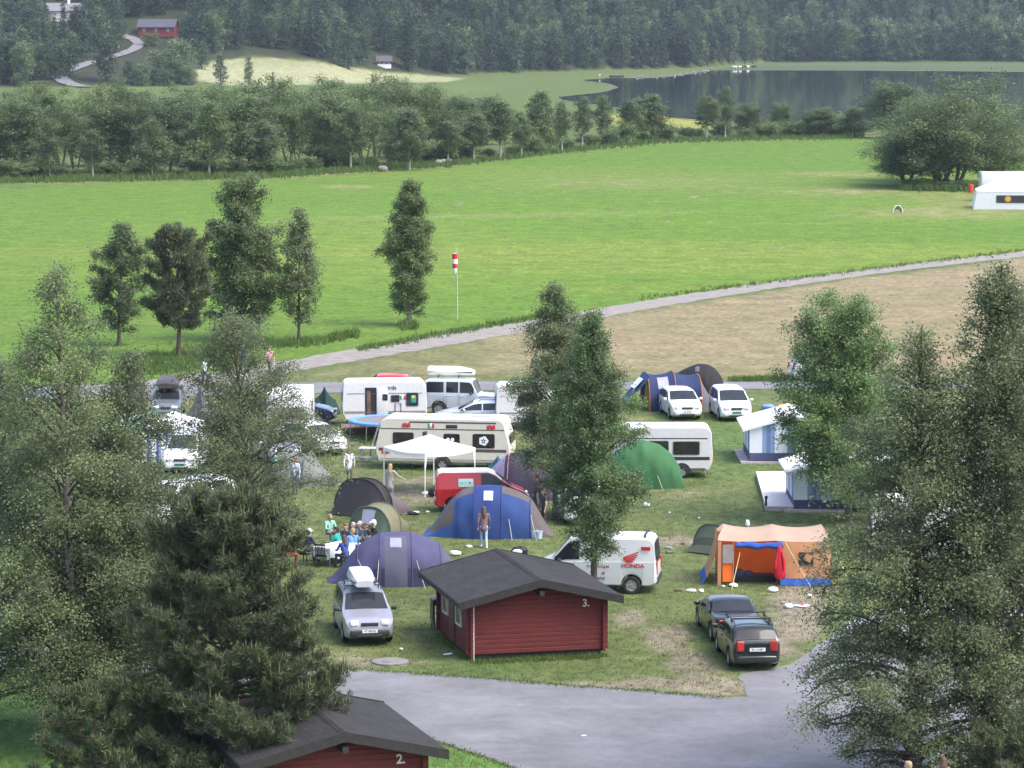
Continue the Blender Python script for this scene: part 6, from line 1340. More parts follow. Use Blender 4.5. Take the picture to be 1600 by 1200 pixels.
def remeshed(name, caps, mats, voxel=.014, parent=None):
    """one continuous surface grown round tapered limbs; caps: (p0, p1, r0, r1, material)"""
    mb = MB()
    for c in caps: mb.capsule(c[0], c[1], c[2], c[3], 10)
    o = mb.build(name, [mats[0]], None); md = o.modifiers.new('r', 'REMESH'); md.mode = 'VOXEL'; md.voxel_size = voxel; md.use_smooth_shade = True
    sm = o.modifiers.new('s', 'SMOOTH'); sm.iterations = 2; sm.factor = .4
    dg = bpy.context.evaluated_depsgraph_get(); me = bpy.data.meshes.new_from_object(o.evaluated_get(dg)); bpy.data.objects.remove(o)
    n = len(me.polygons); ce = np.empty(n * 3, np.float32); me.polygons.foreach_get('center', ce); ce = ce.reshape(-1, 3); best = np.full(n, 1e9); idx = np.zeros(n, np.int32); used = []
    for c in caps:
        a, b = np.array(c[0], float), np.array(c[1], float); d = b - a; L2 = d @ d + 1e-9; t = np.clip(((ce - a) @ d) / L2, 0, 1); dist = np.linalg.norm(ce - a - t[:, None] * d, axis=1) - (c[2] + (c[3] - c[2]) * t)
        if c[4] not in used: used.append(c[4])
        k = used.index(c[4]); q = dist < best; best[q] = dist[q]; idx[q] = k
    me.materials.clear()
    for m_ in used: me.materials.append(m_)
    me.polygons.foreach_set('material_index', idx); me.polygons.foreach_set('use_smooth', np.ones(n, bool)); me.update(); me.name = name
    o = addmesh(name, me, parent); return o
def person(label, pos, ang, pose='stand', h=1.7, shirt=(.3, .3, .3), legs=(.06, .07, .12), hair='brown', long=False, sleeves=True, skirt=None, arms='down', shirtm=None, shoes=(.04, .04, .04), hat=None, coat=0.0, turn=0.0, group=None):
    root = thing('person', label, 'person', pos, ang, group); k = h / 1.7; V3 = lambda x, y, z: (x * k, y * k, z * k)
    sh, lg, so3, sk = shirtm or C_(shirt), C_(legs), C_(shoes), skin_m; caps = []
    def cp(a, b, r0, r1, m): caps.append((a, b, r0 * k, r1 * k, m))
    sit = pose == 'sit'; zp = .52 if sit else .93; dz = zp - .93; lean = .10 if sit else 0
    pel, che, nk = V3(0, 0, zp), V3(lean * .6, 0, 1.27 + dz), V3(lean, 0, 1.45 + dz); hd = V3(lean + .02, 0, 1.585 + dz)
    for s in (-1, 1):
        hip = V3(0, s * .085, zp - .03)
        if sit: kn, an = V3(.43, s * .13, .5), V3(.42 + .04 * s, s * .13, .09)
        elif pose == 'walk': kn, an = V3(.10 * s + .06, s * .09, .5), V3(.24 * s - .02, s * .09, .1)
        else: kn, an = V3(.02, s * .095, .5), V3(-.01, s * .1, .09)
        cp(hip, kn, .088, .06, lg); cp(kn, an, .058, .042, lg); cp(an, (an[0] + .15 * k, an[1], .035 * k), .045, .036, so3); cp((an[0] - .03 * k, an[1], .045 * k), (an[0] + .05 * k, an[1], .04 * k), .045, .042, so3)
        cp(V3(0, s * .05, zp), V3(0, s * .06, zp + .12), .1, .105, lg if coat == 0 else sh)
        shd = V3(lean * .9, s * .185, 1.385 + dz)
        if arms == 'front' or (arms == 'mixed' and s > 0): el, wr = V3(lean + .12, s * .25, 1.13 + dz), V3(lean + .34, s * .14, 1.1 + dz)
        elif arms == 'out' and s < 0: el, wr = V3(.1, s * .38, 1.17), V3(.22, s * .58, 1.04)
        elif arms == 'cross': el, wr = V3(lean + .06, s * .27, 1.13 + dz), V3(lean + .18, -s * .02, 1.12 + dz)
        elif pose == 'walk': el, wr = V3(-.06 * s, s * .25, 1.1), V3(-.10 * s + .06, s * .25, .86)
        elif sit: el, wr = V3(lean + .04, s * .26, 1.12 + dz), V3(lean + .27, s * .18, 1.0 + dz)
        else: el, wr = V3(0.0, s * .245, 1.1), V3(.05, s * .25, .85)
        am = sh if sleeves else sk; cp(V3(lean * .85, s * .09, 1.37 + dz), shd, .075, .062, sh); cp(shd, tuple(shd[i] + (el[i] - shd[i]) * .5 for i in range(3)), .056, .05, sh); cp(shd, el, .054, .042, am); cp(el, wr, .041, .03, am)
        d = Vector(wr) - Vector(el); d = d.normalized(); sd2 = d.cross(Vector((0, 0, 1))).normalized() if abs(d.z) < .9 else Vector((1, 0, 0)); pm = Vector(wr) + d * .055 * k; cp(tuple(Vector(wr)), tuple(pm), .028, .034, sk)
        nrm_ = sd2.cross(d).normalized()
        for f, ln in ((-1.5, .055), (-.5, .07), (.5, .066), (1.5, .05)):
            q = pm + sd2 * f * .02 * k + d * .025 * k; q1 = q + d * ln * .5 * k; q2 = q1 + (d * .8 - nrm_ * .45) * ln * .5 * k; cp(tuple(q), tuple(q1), .0105, .0095, sk); cp(tuple(q1), tuple(q2), .0095, .008, sk)
        q = Vector(wr) + d * .03 * k + sd2 * .026 * k; cp(tuple(q), tuple(q + (d * .7 + sd2 * .6) * .055 * k), .013, .010, sk)
    cp(pel, V3(lean * .4, 0, 1.1 + dz), .125, .12, sh); cp(V3(lean * .5, .05, 1.15 + dz), V3(lean * .75, .09, 1.32 + dz), .11, .095, sh); cp(V3(lean * .5, -.05, 1.15 + dz), V3(lean * .75, -.09, 1.32 + dz), .11, .095, sh)
    if coat: cp(pel, V3(.0, 0, zp - coat), .14, .165, sh)
    if skirt: cp(pel, V3(.0, 0, zp - .28), .15, .19, C_(skirt))
    cp(nk, tuple(hd), .052, .05, sk); hx, hy, hz = hd[0] / k, 0, hd[2] / k; ct, st_ = math.cos(turn), math.sin(turn)
    def H(x, y, z): return V3(hx + x * ct - y * st_, hy + x * st_ + y * ct, hz + z)
    cp(H(-.015, 0, .045), H(-.01, 0, .035), .092, .092, sk); cp(H(.02, 0, .02), H(.035, 0, -.055), .075, .05, sk); cp(H(.09, 0, .02), H(.108, 0, -.012), .011, .015, sk)
    for s in (-1, 1): cp(H(-.005, s * .088, .015), H(-.005, s * .09, -.02), .018, .013, sk); cp(H(.082, s * .034, .028), H(.086, s * .034, .028), .012, .012, eye_m)
    cp(H(.084, -.02, -.05), H(.084, .02, -.05), .011, .011, lip_m)
    remeshed('body', caps, [sk], .0135 * k, root)
    hm_ = hairs[hair]; hc = [(H(-.03, 0, .065), H(-.02, 0, .06), .100 * k, .100 * k, hm_), (H(-.05, 0, .02), H(-.05, 0, -.02), .085 * k, .075 * k, hm_), (H(.035, -.03, .115), H(.035, .03, .115), .035 * k, .035 * k, hm_)]
    if long:
        hc += [(H(-.06, 0, 0), H(-.10, 0, -.22), .085 * k, .085 * k, hm_), (H(-.04, .06, 0), H(-.07, .075, -.2), .05 * k, .05 * k, hm_), (H(-.04, -.06, 0), H(-.07, -.075, -.2), .05 * k, .05 * k, hm_), (H(-.10, .02, -.2), H(-.11, 0, -.33), .075 * k, .045 * k, hm_)]
    remeshed('hair', hc, [hm_], .016 * k, root)
    if hat:
        m_ = hairs[hat]; remeshed('cap', [(H(-.015, 0, .085), H(-.01, 0, .08), .104 * k, .104 * k, m_), (H(.06, -.03, .075), H(.15, -.03, .06), .03 * k, .02 * k, m_), (H(.06, .03, .075), H(.15, .03, .06), .03 * k, .02 * k, m_)], [m_], .016 * k, root)
    return root
away, toward = R(90), R(-90)
person('girl in a checked shirt and pale jeans standing with her back to the viewer', W(756, 856), R(97), 'walk', 1.68, legs=(.33, .42, .56), hair='brown', long=True, shirtm=PLAID, shoes=(.5, .48, .5), coat=.12)
person('girl in a grey cardigan over a white top near the white hatchback', W(546, 754), R(-85), 'walk', 1.62, (.62, .62, .68), (.09, .07, .07), 'brown', True, shoes=(.1, .08, .07), coat=.2)
person('blond woman in a pale grey tunic beside the canopy leg, arm held out', W(610, 783), R(62), 'stand', 1.66, (.36, .33, .33), (.2, .2, .22), 'blond', True, arms='out', coat=.25)
person('person in a pale green jacket walking on the camp road at left', W(320, 603), R(-20), 'walk', 1.68, (.52, .62, .58), (.07, .1, .09), 'brown', arms='mixed')
person('person in a blue jacket with a white cap behind the camp birch', W(381, 583), R(-150), 'walk', 1.72, (.05, .09, .34), (.06, .07, .12), 'dark', hat='white')
person('person in a pink and white top on the gravel track', W(422, 586), R(-100), 'walk', 1.7, (.58, .33, .33), (.12, .1, .1), 'brown')
person('person in red trousers at the left edge of the photo', W(2, 938), R(-30), 'stand', 1.7, (.6, .5, .52), (.4, .06, .04), 'dark', arms='front')
person('dark haired person with bare arm behind the blue and grey family tent', W(850, 826), R(-160), 'stand', 1.68, (.05, .045, .05), (.04, .04, .05), 'dark', True, sleeves=False)
person('brown haired person in a dark top by the plum coloured tent', W(838, 800), R(160), 'stand', 1.7, (.12, .09, .1), (.07, .07, .09), 'red')
person('person in a dark green vest standing beside the trunk of the taller centre birch', W(845, 812), R(-40), 'stand', 1.66, (.05, .09, .07), (.08, .08, .1), 'brown', sleeves=False)
GP = 'people picnicking round the white table'
for (lb, x, y, an, sh, lg, ha, kw) in (
    ('person in red with a pale cap, seated leftmost at the picnic', 447, 886, 20, (.42, .05, .03), (.25, .08, .05), 'brown', dict(hat='white')),
    ('person in a dark navy jacket seated in the black plastic chair', 480, 878, 40, (.04, .05, .09), (.04, .04, .05), 'dark', dict(hat='white')),
    ('blond child in a mint shirt at the far side of the picnic', 514, 850, -60, (.25, .5, .42), (.1, .1, .12), 'blond', dict(h=1.62)),
    ('red haired person in a navy shirt seated at the picnic', 542, 868, -110, (.06, .06, .13), (.06, .07, .1), 'red', dict()),
    ('person with a grey hat in a dark jacket seated at the picnic', 554, 866, -120, (.08, .11, .14), (.06, .06, .07), 'grey', dict()),
    ('person with a pale sun hat seated behind the picnic table', 565, 865, -130, (.22, .27, .33), (.06, .06, .07), 'brown', dict(hat='grey')),
    ('brown haired person in a grey blue shirt seated near the khaki tent', 576, 867, -150, (.18, .22, .28), (.06, .06, .07), 'brown', dict()),
    ('person with a white cap and black jacket at the right of the picnic', 588, 863, -160, (.02, .02, .022), (.05, .05, .06), 'white', dict(hat='white')),
    ('blond person in a light blue shirt with the back turned at the picnic', 552, 877, 100, (.15, .29, .55), (.06, .07, .12), 'blond', dict()),
    ('dark haired person in a dark green shirt with the back turned at the picnic', 578, 879, 120, (.035, .06, .055), (.05, .05, .06), 'dark', dict()),
    ('person in a pale blue top low behind the purple tent at the picnic', 569, 884, 110, (.35, .5, .62), (.05, .05, .06), 'brown', dict(h=1.5)),
    ('long haired person in a royal blue shirt at the near corner of the white table', 540, 888, 130, (.03, .07, .34), (.05, .06, .1), 'brown', dict(long=True)),
    ('person in a teal shirt seated at the white table', 530, 874, 160, (.02, .30, .28), (.06, .06, .08), 'dark', dict())):
    person(lb, W(x, y), R(an), 'sit', kw.pop('h', 1.7), sh, lg, ha, arms='front', group=GP, **kw)
person('person with a teal cap below the camp birch', W(432, 777), R(-70), 'stand', 1.66, (.1, .13, .2), (.08, .08, .1), 'dark', hat='teal')
person('person in a white and blue patterned shirt below the camp birch', W(461, 772), R(-110), 'stand', 1.68, (.5, .52, .66), (.08, .09, .14), 'red')
person('person with a navy cap crouched behind the big pine', W(383, 805), R(-80), 'sit', 1.7, (.07, .09, .15), (.06, .06, .08), 'brown', hat='navy')
person('fair haired person in violet at the bottom right edge below the broad birch', W(1418, 1288), R(150), 'stand', 1.7, (.16, .13, .42), (.06, .06, .1), 'blond')
person('brown haired person in a coral shirt at the bottom right edge', W(1472, 1282), R(120), 'stand', 1.72, (.62, .15, .1), (.08, .08, .1), 'brown', long=True)
# ------------------------------------------------------------------ furniture and camp things
blk_pl = M('black_plastic', (.018, .018, .02), .4, var=.1)
def chair(label, pos, ang, mat, group=None):
    r_ = thing('plastic_chair', label, 'chair', pos, ang, group)
    m = MB(); m.rbox((0, 0, .43), (.45, .46, .035), .015); m.build('seat', mat, r_)
    m = MB()
    for i in range(7): m.box((-.25 - .035, -.18 + .06 * i, .68), (.02, .035, .44), rot=(0, -.16, 0))
    m.rbox((-.325, 0, .91), (.03, .48, .07), .014); m.rbox((-.24, 0, .48), (.03, .46, .06), .012); m.build('backrest', mat, r_)
    for s in (-1, 1):
        m = MB(); m.tube([(-.29, s * .24, .68), (.18, s * .25, .64), (.2, s * .24, .44)], .018, 6); m.build('armrest', mat, r_)
        for x in (-.2, .2): m = MB(); m.tube([(x, s * .21, .43), (x * 1.25, s * .24, 0)], [.024, .018], 6); m.build('leg', mat, r_)
    return r_
chair('black slatted plastic chair with its back to the viewer, left one at the picnic', W(477, 882), R(60), blk_pl)
chair('black slatted plastic chair next to the white table, right one at the picnic', W(504, 885), R(75), blk_pl)
def table(label, pos, ang, L, Wd, h, mat, cloth_=None, name='camp_table'):
    r_ = thing(name, label, 'table', pos, ang); m = MB(); m.rbox((0, 0, h - .02), (L, Wd, .04), .015); m.build('tabletop', mat, r_)
    for sx in (-1, 1):
        for sy in (-1, 1): m = MB(); m.tube([(sx * (L / 2 - .1), sy * (Wd / 2 - .08), h - .03), (sx * (L / 2 - .06), sy * (Wd / 2 - .06), 0)], .02, 6); m.build('leg', galv, r_)
    if cloth_:
        c = thing('tablecloth', 'white cloth hanging over the picnic table', 'tablecloth', pos, ang); m = MB(); per = []
        for t in lin(0, 1, 40)[:-1]:
            a = t * 4; q = int(a); f = a - q; cs = [(1, 1), (-1, 1), (-1, -1), (1, -1)]; p0, p1 = cs[q], cs[(q + 1) % 4]; per.append(((p0[0] + (p1[0] - p0[0]) * f) * (L / 2 + .03), (p0[1] + (p1[1] - p0[1]) * f) * (Wd / 2 + .03)))
        m.loft([[(x * (1 + .05 * math.sin(i * 1.9)), y * (1 + .06 * math.sin(i * 2.3)), h - .42 + .06 * math.sin(i * 1.3)) for i, (x, y) in enumerate(per)], [(x, y, h + .01) for x, y in per]], caps=False); m.add([(x, y, h + .012) for x, y in per], [list(range(len(per)))]); m.build('cloth', cloth_, c, sharp=60)
    return r_
table('picnic table under a white cloth among the seated people', W(524, 880), R(55), 1.7, .8, .74, M('table_grey', (.4, .4, .4), .6), M('white_cloth', (.68, .72, .76), .8, var=.05))
table('small white camp table by the nose of the cream caravan', W(578, 722), R(-10), 1.0, .6, .72, M('table_white', (.7, .7, .72), .5))
o = thing('folding_ladder', 'bright metal ladder leaning on the nose of the cream caravan', 'ladder', W(592, 722), R(-8)); m = MB()
for s in (-.17, .17): m.tube([(-.35, s, .75), (.05, s, 1.95)], .022, 5)
for i in range(7): m.tube([(-.3 + .055 * i, -.17, .9 + .165 * i), (-.3 + .055 * i, .17, .9 + .165 * i)], .015, 5)
m.build('ladder_frame', chrome, o)
for s in (-.17, .17): m = MB(); m.tube([(-.35, s, .75), (-.5, s, 0)], .022, 5); m.build('ladder_leg', chrome, o)
# trampoline and platform
def trampoline():
    r_ = thing('trampoline', 'round trampoline with a blue padded rim in front of the open caravan', 'trampoline', W(609, 684)); rad, h = 2.1, .92
    m = MB(); m.lathe([(rad - .36, h + .02), (rad - .3, h + .055), (rad - .02, h + .055), (rad + .03, h + .02), (rad + .03, h - .06), (rad - .02, h - .06)], 48); m.build('rim_pad', M('pad_blue', (.10, .26, .62), .6, var=.06), r_)
    m = MB(); m.lathe([(.001, h - .02), (rad * .5, h - .015), (rad - .35, h + .012)], 48); m.build('jumping_mat', M('mat_grey', (.16, .15, .16), .7, var=.1), r_)
    m = MB(); m.tube([((rad) * math.cos(t), rad * math.sin(t), h - .08) for t in lin(0, 2 * math.pi, 40)], .025, 6); m.build('frame', galv, r_)
    for k in range(4):
        a0, a1 = R(20 + 90 * k), R(58 + 90 * k); p, q = (rad * math.cos(a0), rad * math.sin(a0)), (rad * math.cos(a1), rad * math.sin(a1)); m = MB(); m.tube([(p[0], p[1], h - .08), (p[0] * 1.03, p[1] * 1.03, .04), (q[0] * 1.03, q[1] * 1.03, .04), (q[0], q[1], h - .08)], .022, 6); m.build('leg', galv, r_)
trampoline()
o = thing('wooden_platform', 'low wooden platform under the trampoline at the caravan door', 'platform', W(578, 676), R(5)); m = MB()
for i in range(9): m.box((0, -.8 + .19 * i, .36), (3.0, .175, .035))
m.build('boards', M('brown_board', (.16, .10, .085), .8, var=.25), o); m = MB(); m.box((0, -.88, .2), (3.0, .04, .3)); m.box((0, .78, .2), (3.0, .04, .3)); m.build('fascia', M('dark_board', (.09, .045, .04), .8, var=.3), o)
a = R(2); p = at(628, 622)
car('red car whose roof shows above the caravan with the open door', p, a, 4.1, 1.68, prof_hatch(4.1, 1.42, .95), [(-2.1, .95), (1.1, .92), (2.1, .84)], red_p, (.3, 1.2), (-1.95, -1.37), (-1.25, 1.3), .3, .17, ((-1.7, -.6), (-.52, 1.05)))
# windsock
def windsock():
    b = W(715, 499); r_ = thing('windsock', 'red and white windsock hanging limp on a thin pole in the field', 'windsock', b, 0)
    m = MB(); m.tube([(0, 0, 0), (-.02, 0, 3.2), (-.14, 0, 5.45)], [.045, .035, .02], 6); m.build('pole', M('pole_grey', (.42, .44, .42), .5), r_)
    m = MB(); m.tube([(-.14 + .2 * math.cos(t) - .04, .2 * math.sin(t), 4.75 + .03 * math.cos(t)) for t in lin(0, 6.28, 16)], .015, 5); m.tube([(-.13, 0, 5.2), (-.35, 0, 4.78)], .01, 4); m.tube([(-.13, 0, 5.2), (.03, 0, 4.75)], .01, 4); m.build('hoop', pole_m, r_)
    m = MB(); z = 4.75; n = 9; rs = [(.2, 4.75), (.205, 4.66), (.19, 4.36), (.18, 4.02), (.165, 3.7), (.12, 3.42), (.05, 3.28)]
    m.loft([[(-.18 + r0 * math.cos(t) * 1.02 + .01 * math.sin(3 * t + zz * 5), r0 * math.sin(t) * .9, zz) for t in lin(0, 2 * math.pi * 11 / 12, 11)] for r0, zz in rs], mis=lambda i, j: [0, 1, 0, 1, 0, 0][i]); m.build('sock', [M('sock_white', (.72, .7, .7), .8), M('sock_red', (.5, .03, .03), .8)], r_)
    for i, f in enumerate(r_.children[-1].data.polygons):
        c = f.center.z; f.material_index = 1 if (4.36 < c < 4.72 or 3.7 < c < 4.02) else 0
windsock()
# bags, buckets, litter, bundles
wh_pl = M('white_plastic', (.72, .73, .75), .5, var=.06); dk_pl = M('bag_black', (.02, .02, .022)); rd_pl = M('red_plastic', (.5, .05, .05), .5)
def lump(name, label, cat, px, py, dims, mat, seed=1, group=None, rz=0.0, extra=None):
    r_ = MB(); rg = random.Random(seed); prof = 8; rings = []
    for i in range(8):
        t = math.pi * (i / 7); z = dims[2] * (.5 - .5 * math.cos(t)); rr_ = max(.03, math.sin(t) ** .6); rings.append([(dims[0] / 2 * rr_ * math.cos(a) * rg.uniform(.82, 1.12), dims[1] / 2 * rr_ * math.sin(a) * rg.uniform(.82, 1.12), max(0, z * rg.uniform(.88, 1.08))) for a in lin(0, 2 * math.pi * 11 / 12, 11)])
    r_.loft(rings); o = r_.build(name, mat, None, sharp=40); o.location = W(px, py); o.rotation_euler = (0, 0, rz); tag(o, label, cat, group)
    if extra:
        q = MB(); q.ell(extra[0], extra[1], 8); q.build(extra[2], extra[3], o)
    return o
lump('black_bag', 'full black bin bag lying beside the front leg of the canopy', 'bag', 682, 776, (.85, .6, .45), dk_pl, 3)
lump('white_bag', 'small white bag next to the black bin bag under the canopy', 'bag', 664, 773, (.3, .22, .14), wh_pl, 4)
lump('black_bag', 'black bag lying behind the cabin roof ridge', 'bag', 812, 868, (.75, .5, .38), dk_pl, 5, extra=((-.1, -.26, .2), (.2, .06, .1), 'pale_patch', wh_pl))
def bucket(label, px, py, mat):
    o = thing('bucket', label, 'bucket', W(px, py)); m = MB(); m.lathe([(.001, .01), (.12, .01), (.155, .32), (.165, .32), (.165, .335), (.148, .335), (.115, .03), (.001, .03)], 16); m.build('tub', mat, o)
    m = MB(); m.tube([(.16 * math.cos(t), .16 * math.sin(t) * .3, .32 + .1 * math.sin(t)) for t in lin(0, math.pi, 10)], .008, 5); m.build('handle', galv, o)
bl_pl = M('pale_blue_plastic', (.42, .52, .6), .4, var=.08)
bucket('left one of two pale blue buckets beside the blue family tent', 834, 841, bl_pl); bucket('right one of two pale blue buckets beside the blue family tent', 842, 842, bl_pl)
lump('clothes_bundle', 'blue bundle lying on the grass right of the people carrier', 'bundle', 1200, 640, (.8, .5, .3), M('bundle_blue', (.16, .24, .52), .8), 7)
lump('clothes_bundle', 'orange bundle lying on the grass just behind the striped awning', 'bundle', 1224, 641, (.8, .6, .34), M('bundle_orange', (.65, .13, .05), .8), 8)
lump('clothes_bundle', 'black bundle lying on the grass left of the striped awning', 'bundle', 1195, 649, (.8, .45, .25), dk_pl, 9)
lump('clothes_bundle', 'black and white heap of shoes beside the dark grey dome tent', 'bundle', 646, 804, (.55, .4, .16), dk_pl, 10, extra=((.12, -.1, .12), (.16, .05, .06), 'white_strap', wh_pl))
lump('clothes_bundle', 'white heap beside the right end of the purple dome tent', 'bundle', 711, 868, (.5, .35, .2), wh_pl, 12)
GL = 'white litter scattered on the camp grass'
for i, (x, y, d) in enumerate(((1080, 925, (.42, .22, .12)), (1096, 926, (.2, .2, .14)), (1146, 917, (.5, .3, .14)), (1208, 925, (.4, .36, .2)), (1232, 950, (.42, .32, .16)), (1265, 932, (.22, .16, .1)), (733, 856, (.3, .2, .12)), (700, 1023, (.42, .2, .05)), (627, 1015, (.16, .14, .06)), (668, 801, (.2, .16, .08)), (688, 793, (.2, .14, .08)), (1092, 810, (.12, .1, .06)), (1046, 802, (.14, .1, .07)), (1168, 823, (.2, .2, .3)), (1130, 917, (.18, .14, .07)), (1010, 792, (.4, .3, .2)))):
    lump('plastic_scrap', 'scrap of white plastic lying on the camp grass', 'litter', x, y, d, wh_pl, 20 + i, GL, i)
lump('paper_scrap', 'single white paper scrap lying on the grey road', 'litter', 912, 1150, (.16, .1, .03), wh_pl, 60)
lump('snack_pack', 'red and white packet on the grass before the orange tent', 'litter', 1253, 948, (.6, .4, .1), wh_pl, 61, extra=((.02, 0, .09), (.2, .13, .03), 'red_label', rd_pl))
for i, (x, y) in enumerate(((1067, 849), (1045, 856), (1046, 863), (1224, 942), (1060, 922))):
    r_ = MB(); r_.lathe([(.001, -.08), (.033, -.08), (.036, -.06), (.036, .06), (.028, .08), (.001, .08)], 10, axis='Y'); o = r_.build('drink_can', [M('can_brown', (.12, .08, .05), .4), M('can_silver', (.4, .4, .42), .3, .5)][i % 2]); o.location = W(x, y, .04); o.rotation_euler = (0, 0, i * 1.1); o.scale = (2.2, 1.8, 1.6); tag(o, 'dark drink can lying on the grass near the panel van and orange tent', 'can', 'cans on the camp grass')
m = MB(); m.lathe([(.001, .0), (.62, .0), (.62, .05), (.58, .06), (.001, .06)], 28); m.lathe([(.001, .061), (.3, .061), (.3, .075), (.001, .075)], 20); o = m.build('manhole_cover', M('worn_concrete', (.17, .17, .165), .9, var=.2, bump=.3)); o.location = W(610, 1035); tag(o, 'round grey manhole cover in the grass between silver SUV and road', 'manhole')
# black table and blue chair by the cabin
o = thing('barbecue_cart', 'black barbecue cart standing beside the left wall of the number 3 cabin', 'barbecue', W(681, 982), R(12)); m = MB(); m.box((-.12, 0, .7), (.06, .6, .75)); m.build('side_shelf', blk_pl, o); m = MB(); m.rbox((.12, 0, .98), (.5, .55, .22), .06); m.build('lid', blk_pl, o)
for x in (-.1, .34):
    for y in (-.25, .25): m = MB(); m.tube([(x, y, .9), (x, y, 0)], .02, 5); m.build('leg', trim_m, o)
bc = chair('blue camping chair between the barbecue cart and the number 3 cabin', W(690, 976), R(200), M('blue_seat', (.05, .09, .42), .7))
lump('towel', 'white towel lying on top of the barbecue cart by the cabin', 'towel', 684, 944, (.3, .2, .06), wh_pl, 70); bpy.data.objects['towel'].location = W(681, 982) + Vector((.12, 0, 1.09))
# bicycle behind the orange tent
def bike(label, pos, ang):
    r_ = thing('bicycle', label, 'bicycle', pos, ang); fm = M('bike_frame', (.05, .06, .08), .3)
    for x in (-.52, .52):
        w_ = link(bpy.data.objects.new('wheel', None)); w_.parent = r_; w_.location = (x, 0, .34)
        m = MB(); m.tube([(.33 * math.cos(t), 0, .33 * math.sin(t)) for t in lin(0, 6.2832, 28)], .018, 6); m.build('tyre', tyre_m, w_); m = MB()
        for k in range(8): m.tube([(0, 0, 0), (.32 * math.cos(k * .785), 0, .32 * math.sin(k * .785))], .004, 3)
        m.build('spokes', galv, w_)
    m = MB()
    for a_, b_ in (((-.52, 0, .34), (-.1, 0, .3)), ((-.52, 0, .34), (-.2, 0, .85)), ((-.1, 0, .3), (-.24, 0, .92)), ((-.1, 0, .3), (.36, 0, .82)), ((-.2, 0, .82), (.36, 0, .88)), ((.34, 0, .95), (.52, 0, .34))): m.tube([a_, b_], .02, 6)
    m.build('frame', fm, r_); m = MB(); m.tube([(.3, -.3, 1.04), (.4, -.12, 1.0), (.4, .12, 1.0), (.3, .3, 1.04)], .014, 6); m.tube([(.38, 0, 1.0), (.35, 0, .9)], .016, 5); m.build('handlebar', chrome, r_); m = MB(); m.rbox((-.25, 0, .95), (.26, .14, .06), .03); m.build('saddle', blk_pl, r_)
bike('bicycle standing behind the orange frame tent', W(1186, 860), R(10))
# far things
def goal():
    o = thing('pop_up_goal', 'tiny white pop-up goal alone in the green field near the party tent', 'goal', W(1403, 332)); m = MB(); m.tube([(.52 * math.cos(t), 0, .8 * math.sin(t)) for t in lin(0, math.pi, 14)], .05, 5); m.build('hoop', wh_pl, o); m = MB(); m.loft([[(.5 * math.cos(t), 0, .78 * math.sin(t)) for t in lin(0, math.pi, 12)], [(.35 * math.cos(t), .8, .3 * math.sin(t)) for t in lin(0, math.pi, 12)]], caps=False, closed=False); m.build('net', M('net_grey', (.45, .5, .42), .9), o)
goal()
o = thing('water_barrel', 'bright red barrel under the willow clump beside the party tent', 'barrel', W(1517, 301)); m = MB(); m.lathe([(.001, 0), (.3, 0), (.33, .2), (.33, .8), (.3, 1.0), (.001, 1.0)], 14); m.build('drum', M('barrel_red', (.5, .06, .02), .5), o); m = MB(); m.lathe([(.001, 1.0), (.3, 1.0), (.28, 1.04), (.001, 1.04)], 12); m.build('lid', rd_pl, o)
def house(label, px, py, L, D, wh, rh, wall, roof, ang=0.0, white_base=False, chimney=False, z0=0.0):
    p = WT(px, py); r_ = thing('far_house', label, 'house', p, ang); m = MB(); m.loft([[(x, -D / 2, -1.0), (x, D / 2, -1.0), (x, D / 2, wh), (x, 0, wh + rh), (x, -D / 2, wh)] for x in (-L / 2, L / 2)]); m.build('wall', wall, r_, smooth=False)
    m = MB()
    for s in (-1, 1):
        a_ = [(s * -(0), 0, wh + rh + .12), (0, s * (D / 2 + .6), wh - .35)]
        m.loft([[(x, a_[0][1], a_[0][2]), (x, a_[1][1], a_[1][2]), (x, a_[1][1], a_[1][2] + .18), (x, a_[0][1], a_[0][2] + .18)] for x in (-L / 2 - .6, L / 2 + .6)])
    ro = m.build('roof', roof, r_, smooth=False)
    if chimney: m = MB(); m.box((L * .15, 0, wh + rh + .7), (.9, .9, 1.8)); m.build('chimney', wh_pl, ro)
    if white_base: m = MB(); m.box((0, -D / 2 - .06, .3), (L + .1, .1, 1.6)); m.build('white_base', wh_pl, r_)
    for i in range(3): m = MB(); m.box((-L / 2 + L * (i + .5) / 3, -D / 2 - .03, wh * .55), (1.0, .08, 1.1)); m.build('window', M('far_window', (.25, .26, .28), .3), r_)
house('long red house with a grey roof above the bend of the hill road', 247, 54, 13, 7, 2.8, 2.4, M('far_red', (.20, .03, .03), .7), M('far_roof', (.065, .065, .085), .8), R(-6))
house('grey house with a white chimney among the trees at the top left', 100, 30, 12, 7, 3.0, 2.4, M('far_grey', (.4, .4, .4), .7), M('far_roof_light', (.15, .15, .165), .8), R(20), chimney=True)
house('small red cabin with a white base beside the big tree below the wood', 600, 105, 5, 4, 2.3, 1.6, M('far_red', (.20, .03, .03)), M('far_roof', (.13, .13, .16)), R(5), white_base=True)
p = WT(415, 62); o = thing('power_pole', 'pale wooden power pole before the dark wooded hill', 'pole', p); m = MB(); m.tube([(0, 0, -1), (0, 0, 8.5)], [.22, .16], 8); m.build('post', M('pole_wood', (.4, .38, .36), .8), o); m = MB(); m.box((0, 0, 7.8), (2.0, .14, .16)); m.build('crossarm', M('pole_wood', (.4, .38, .36)), o)
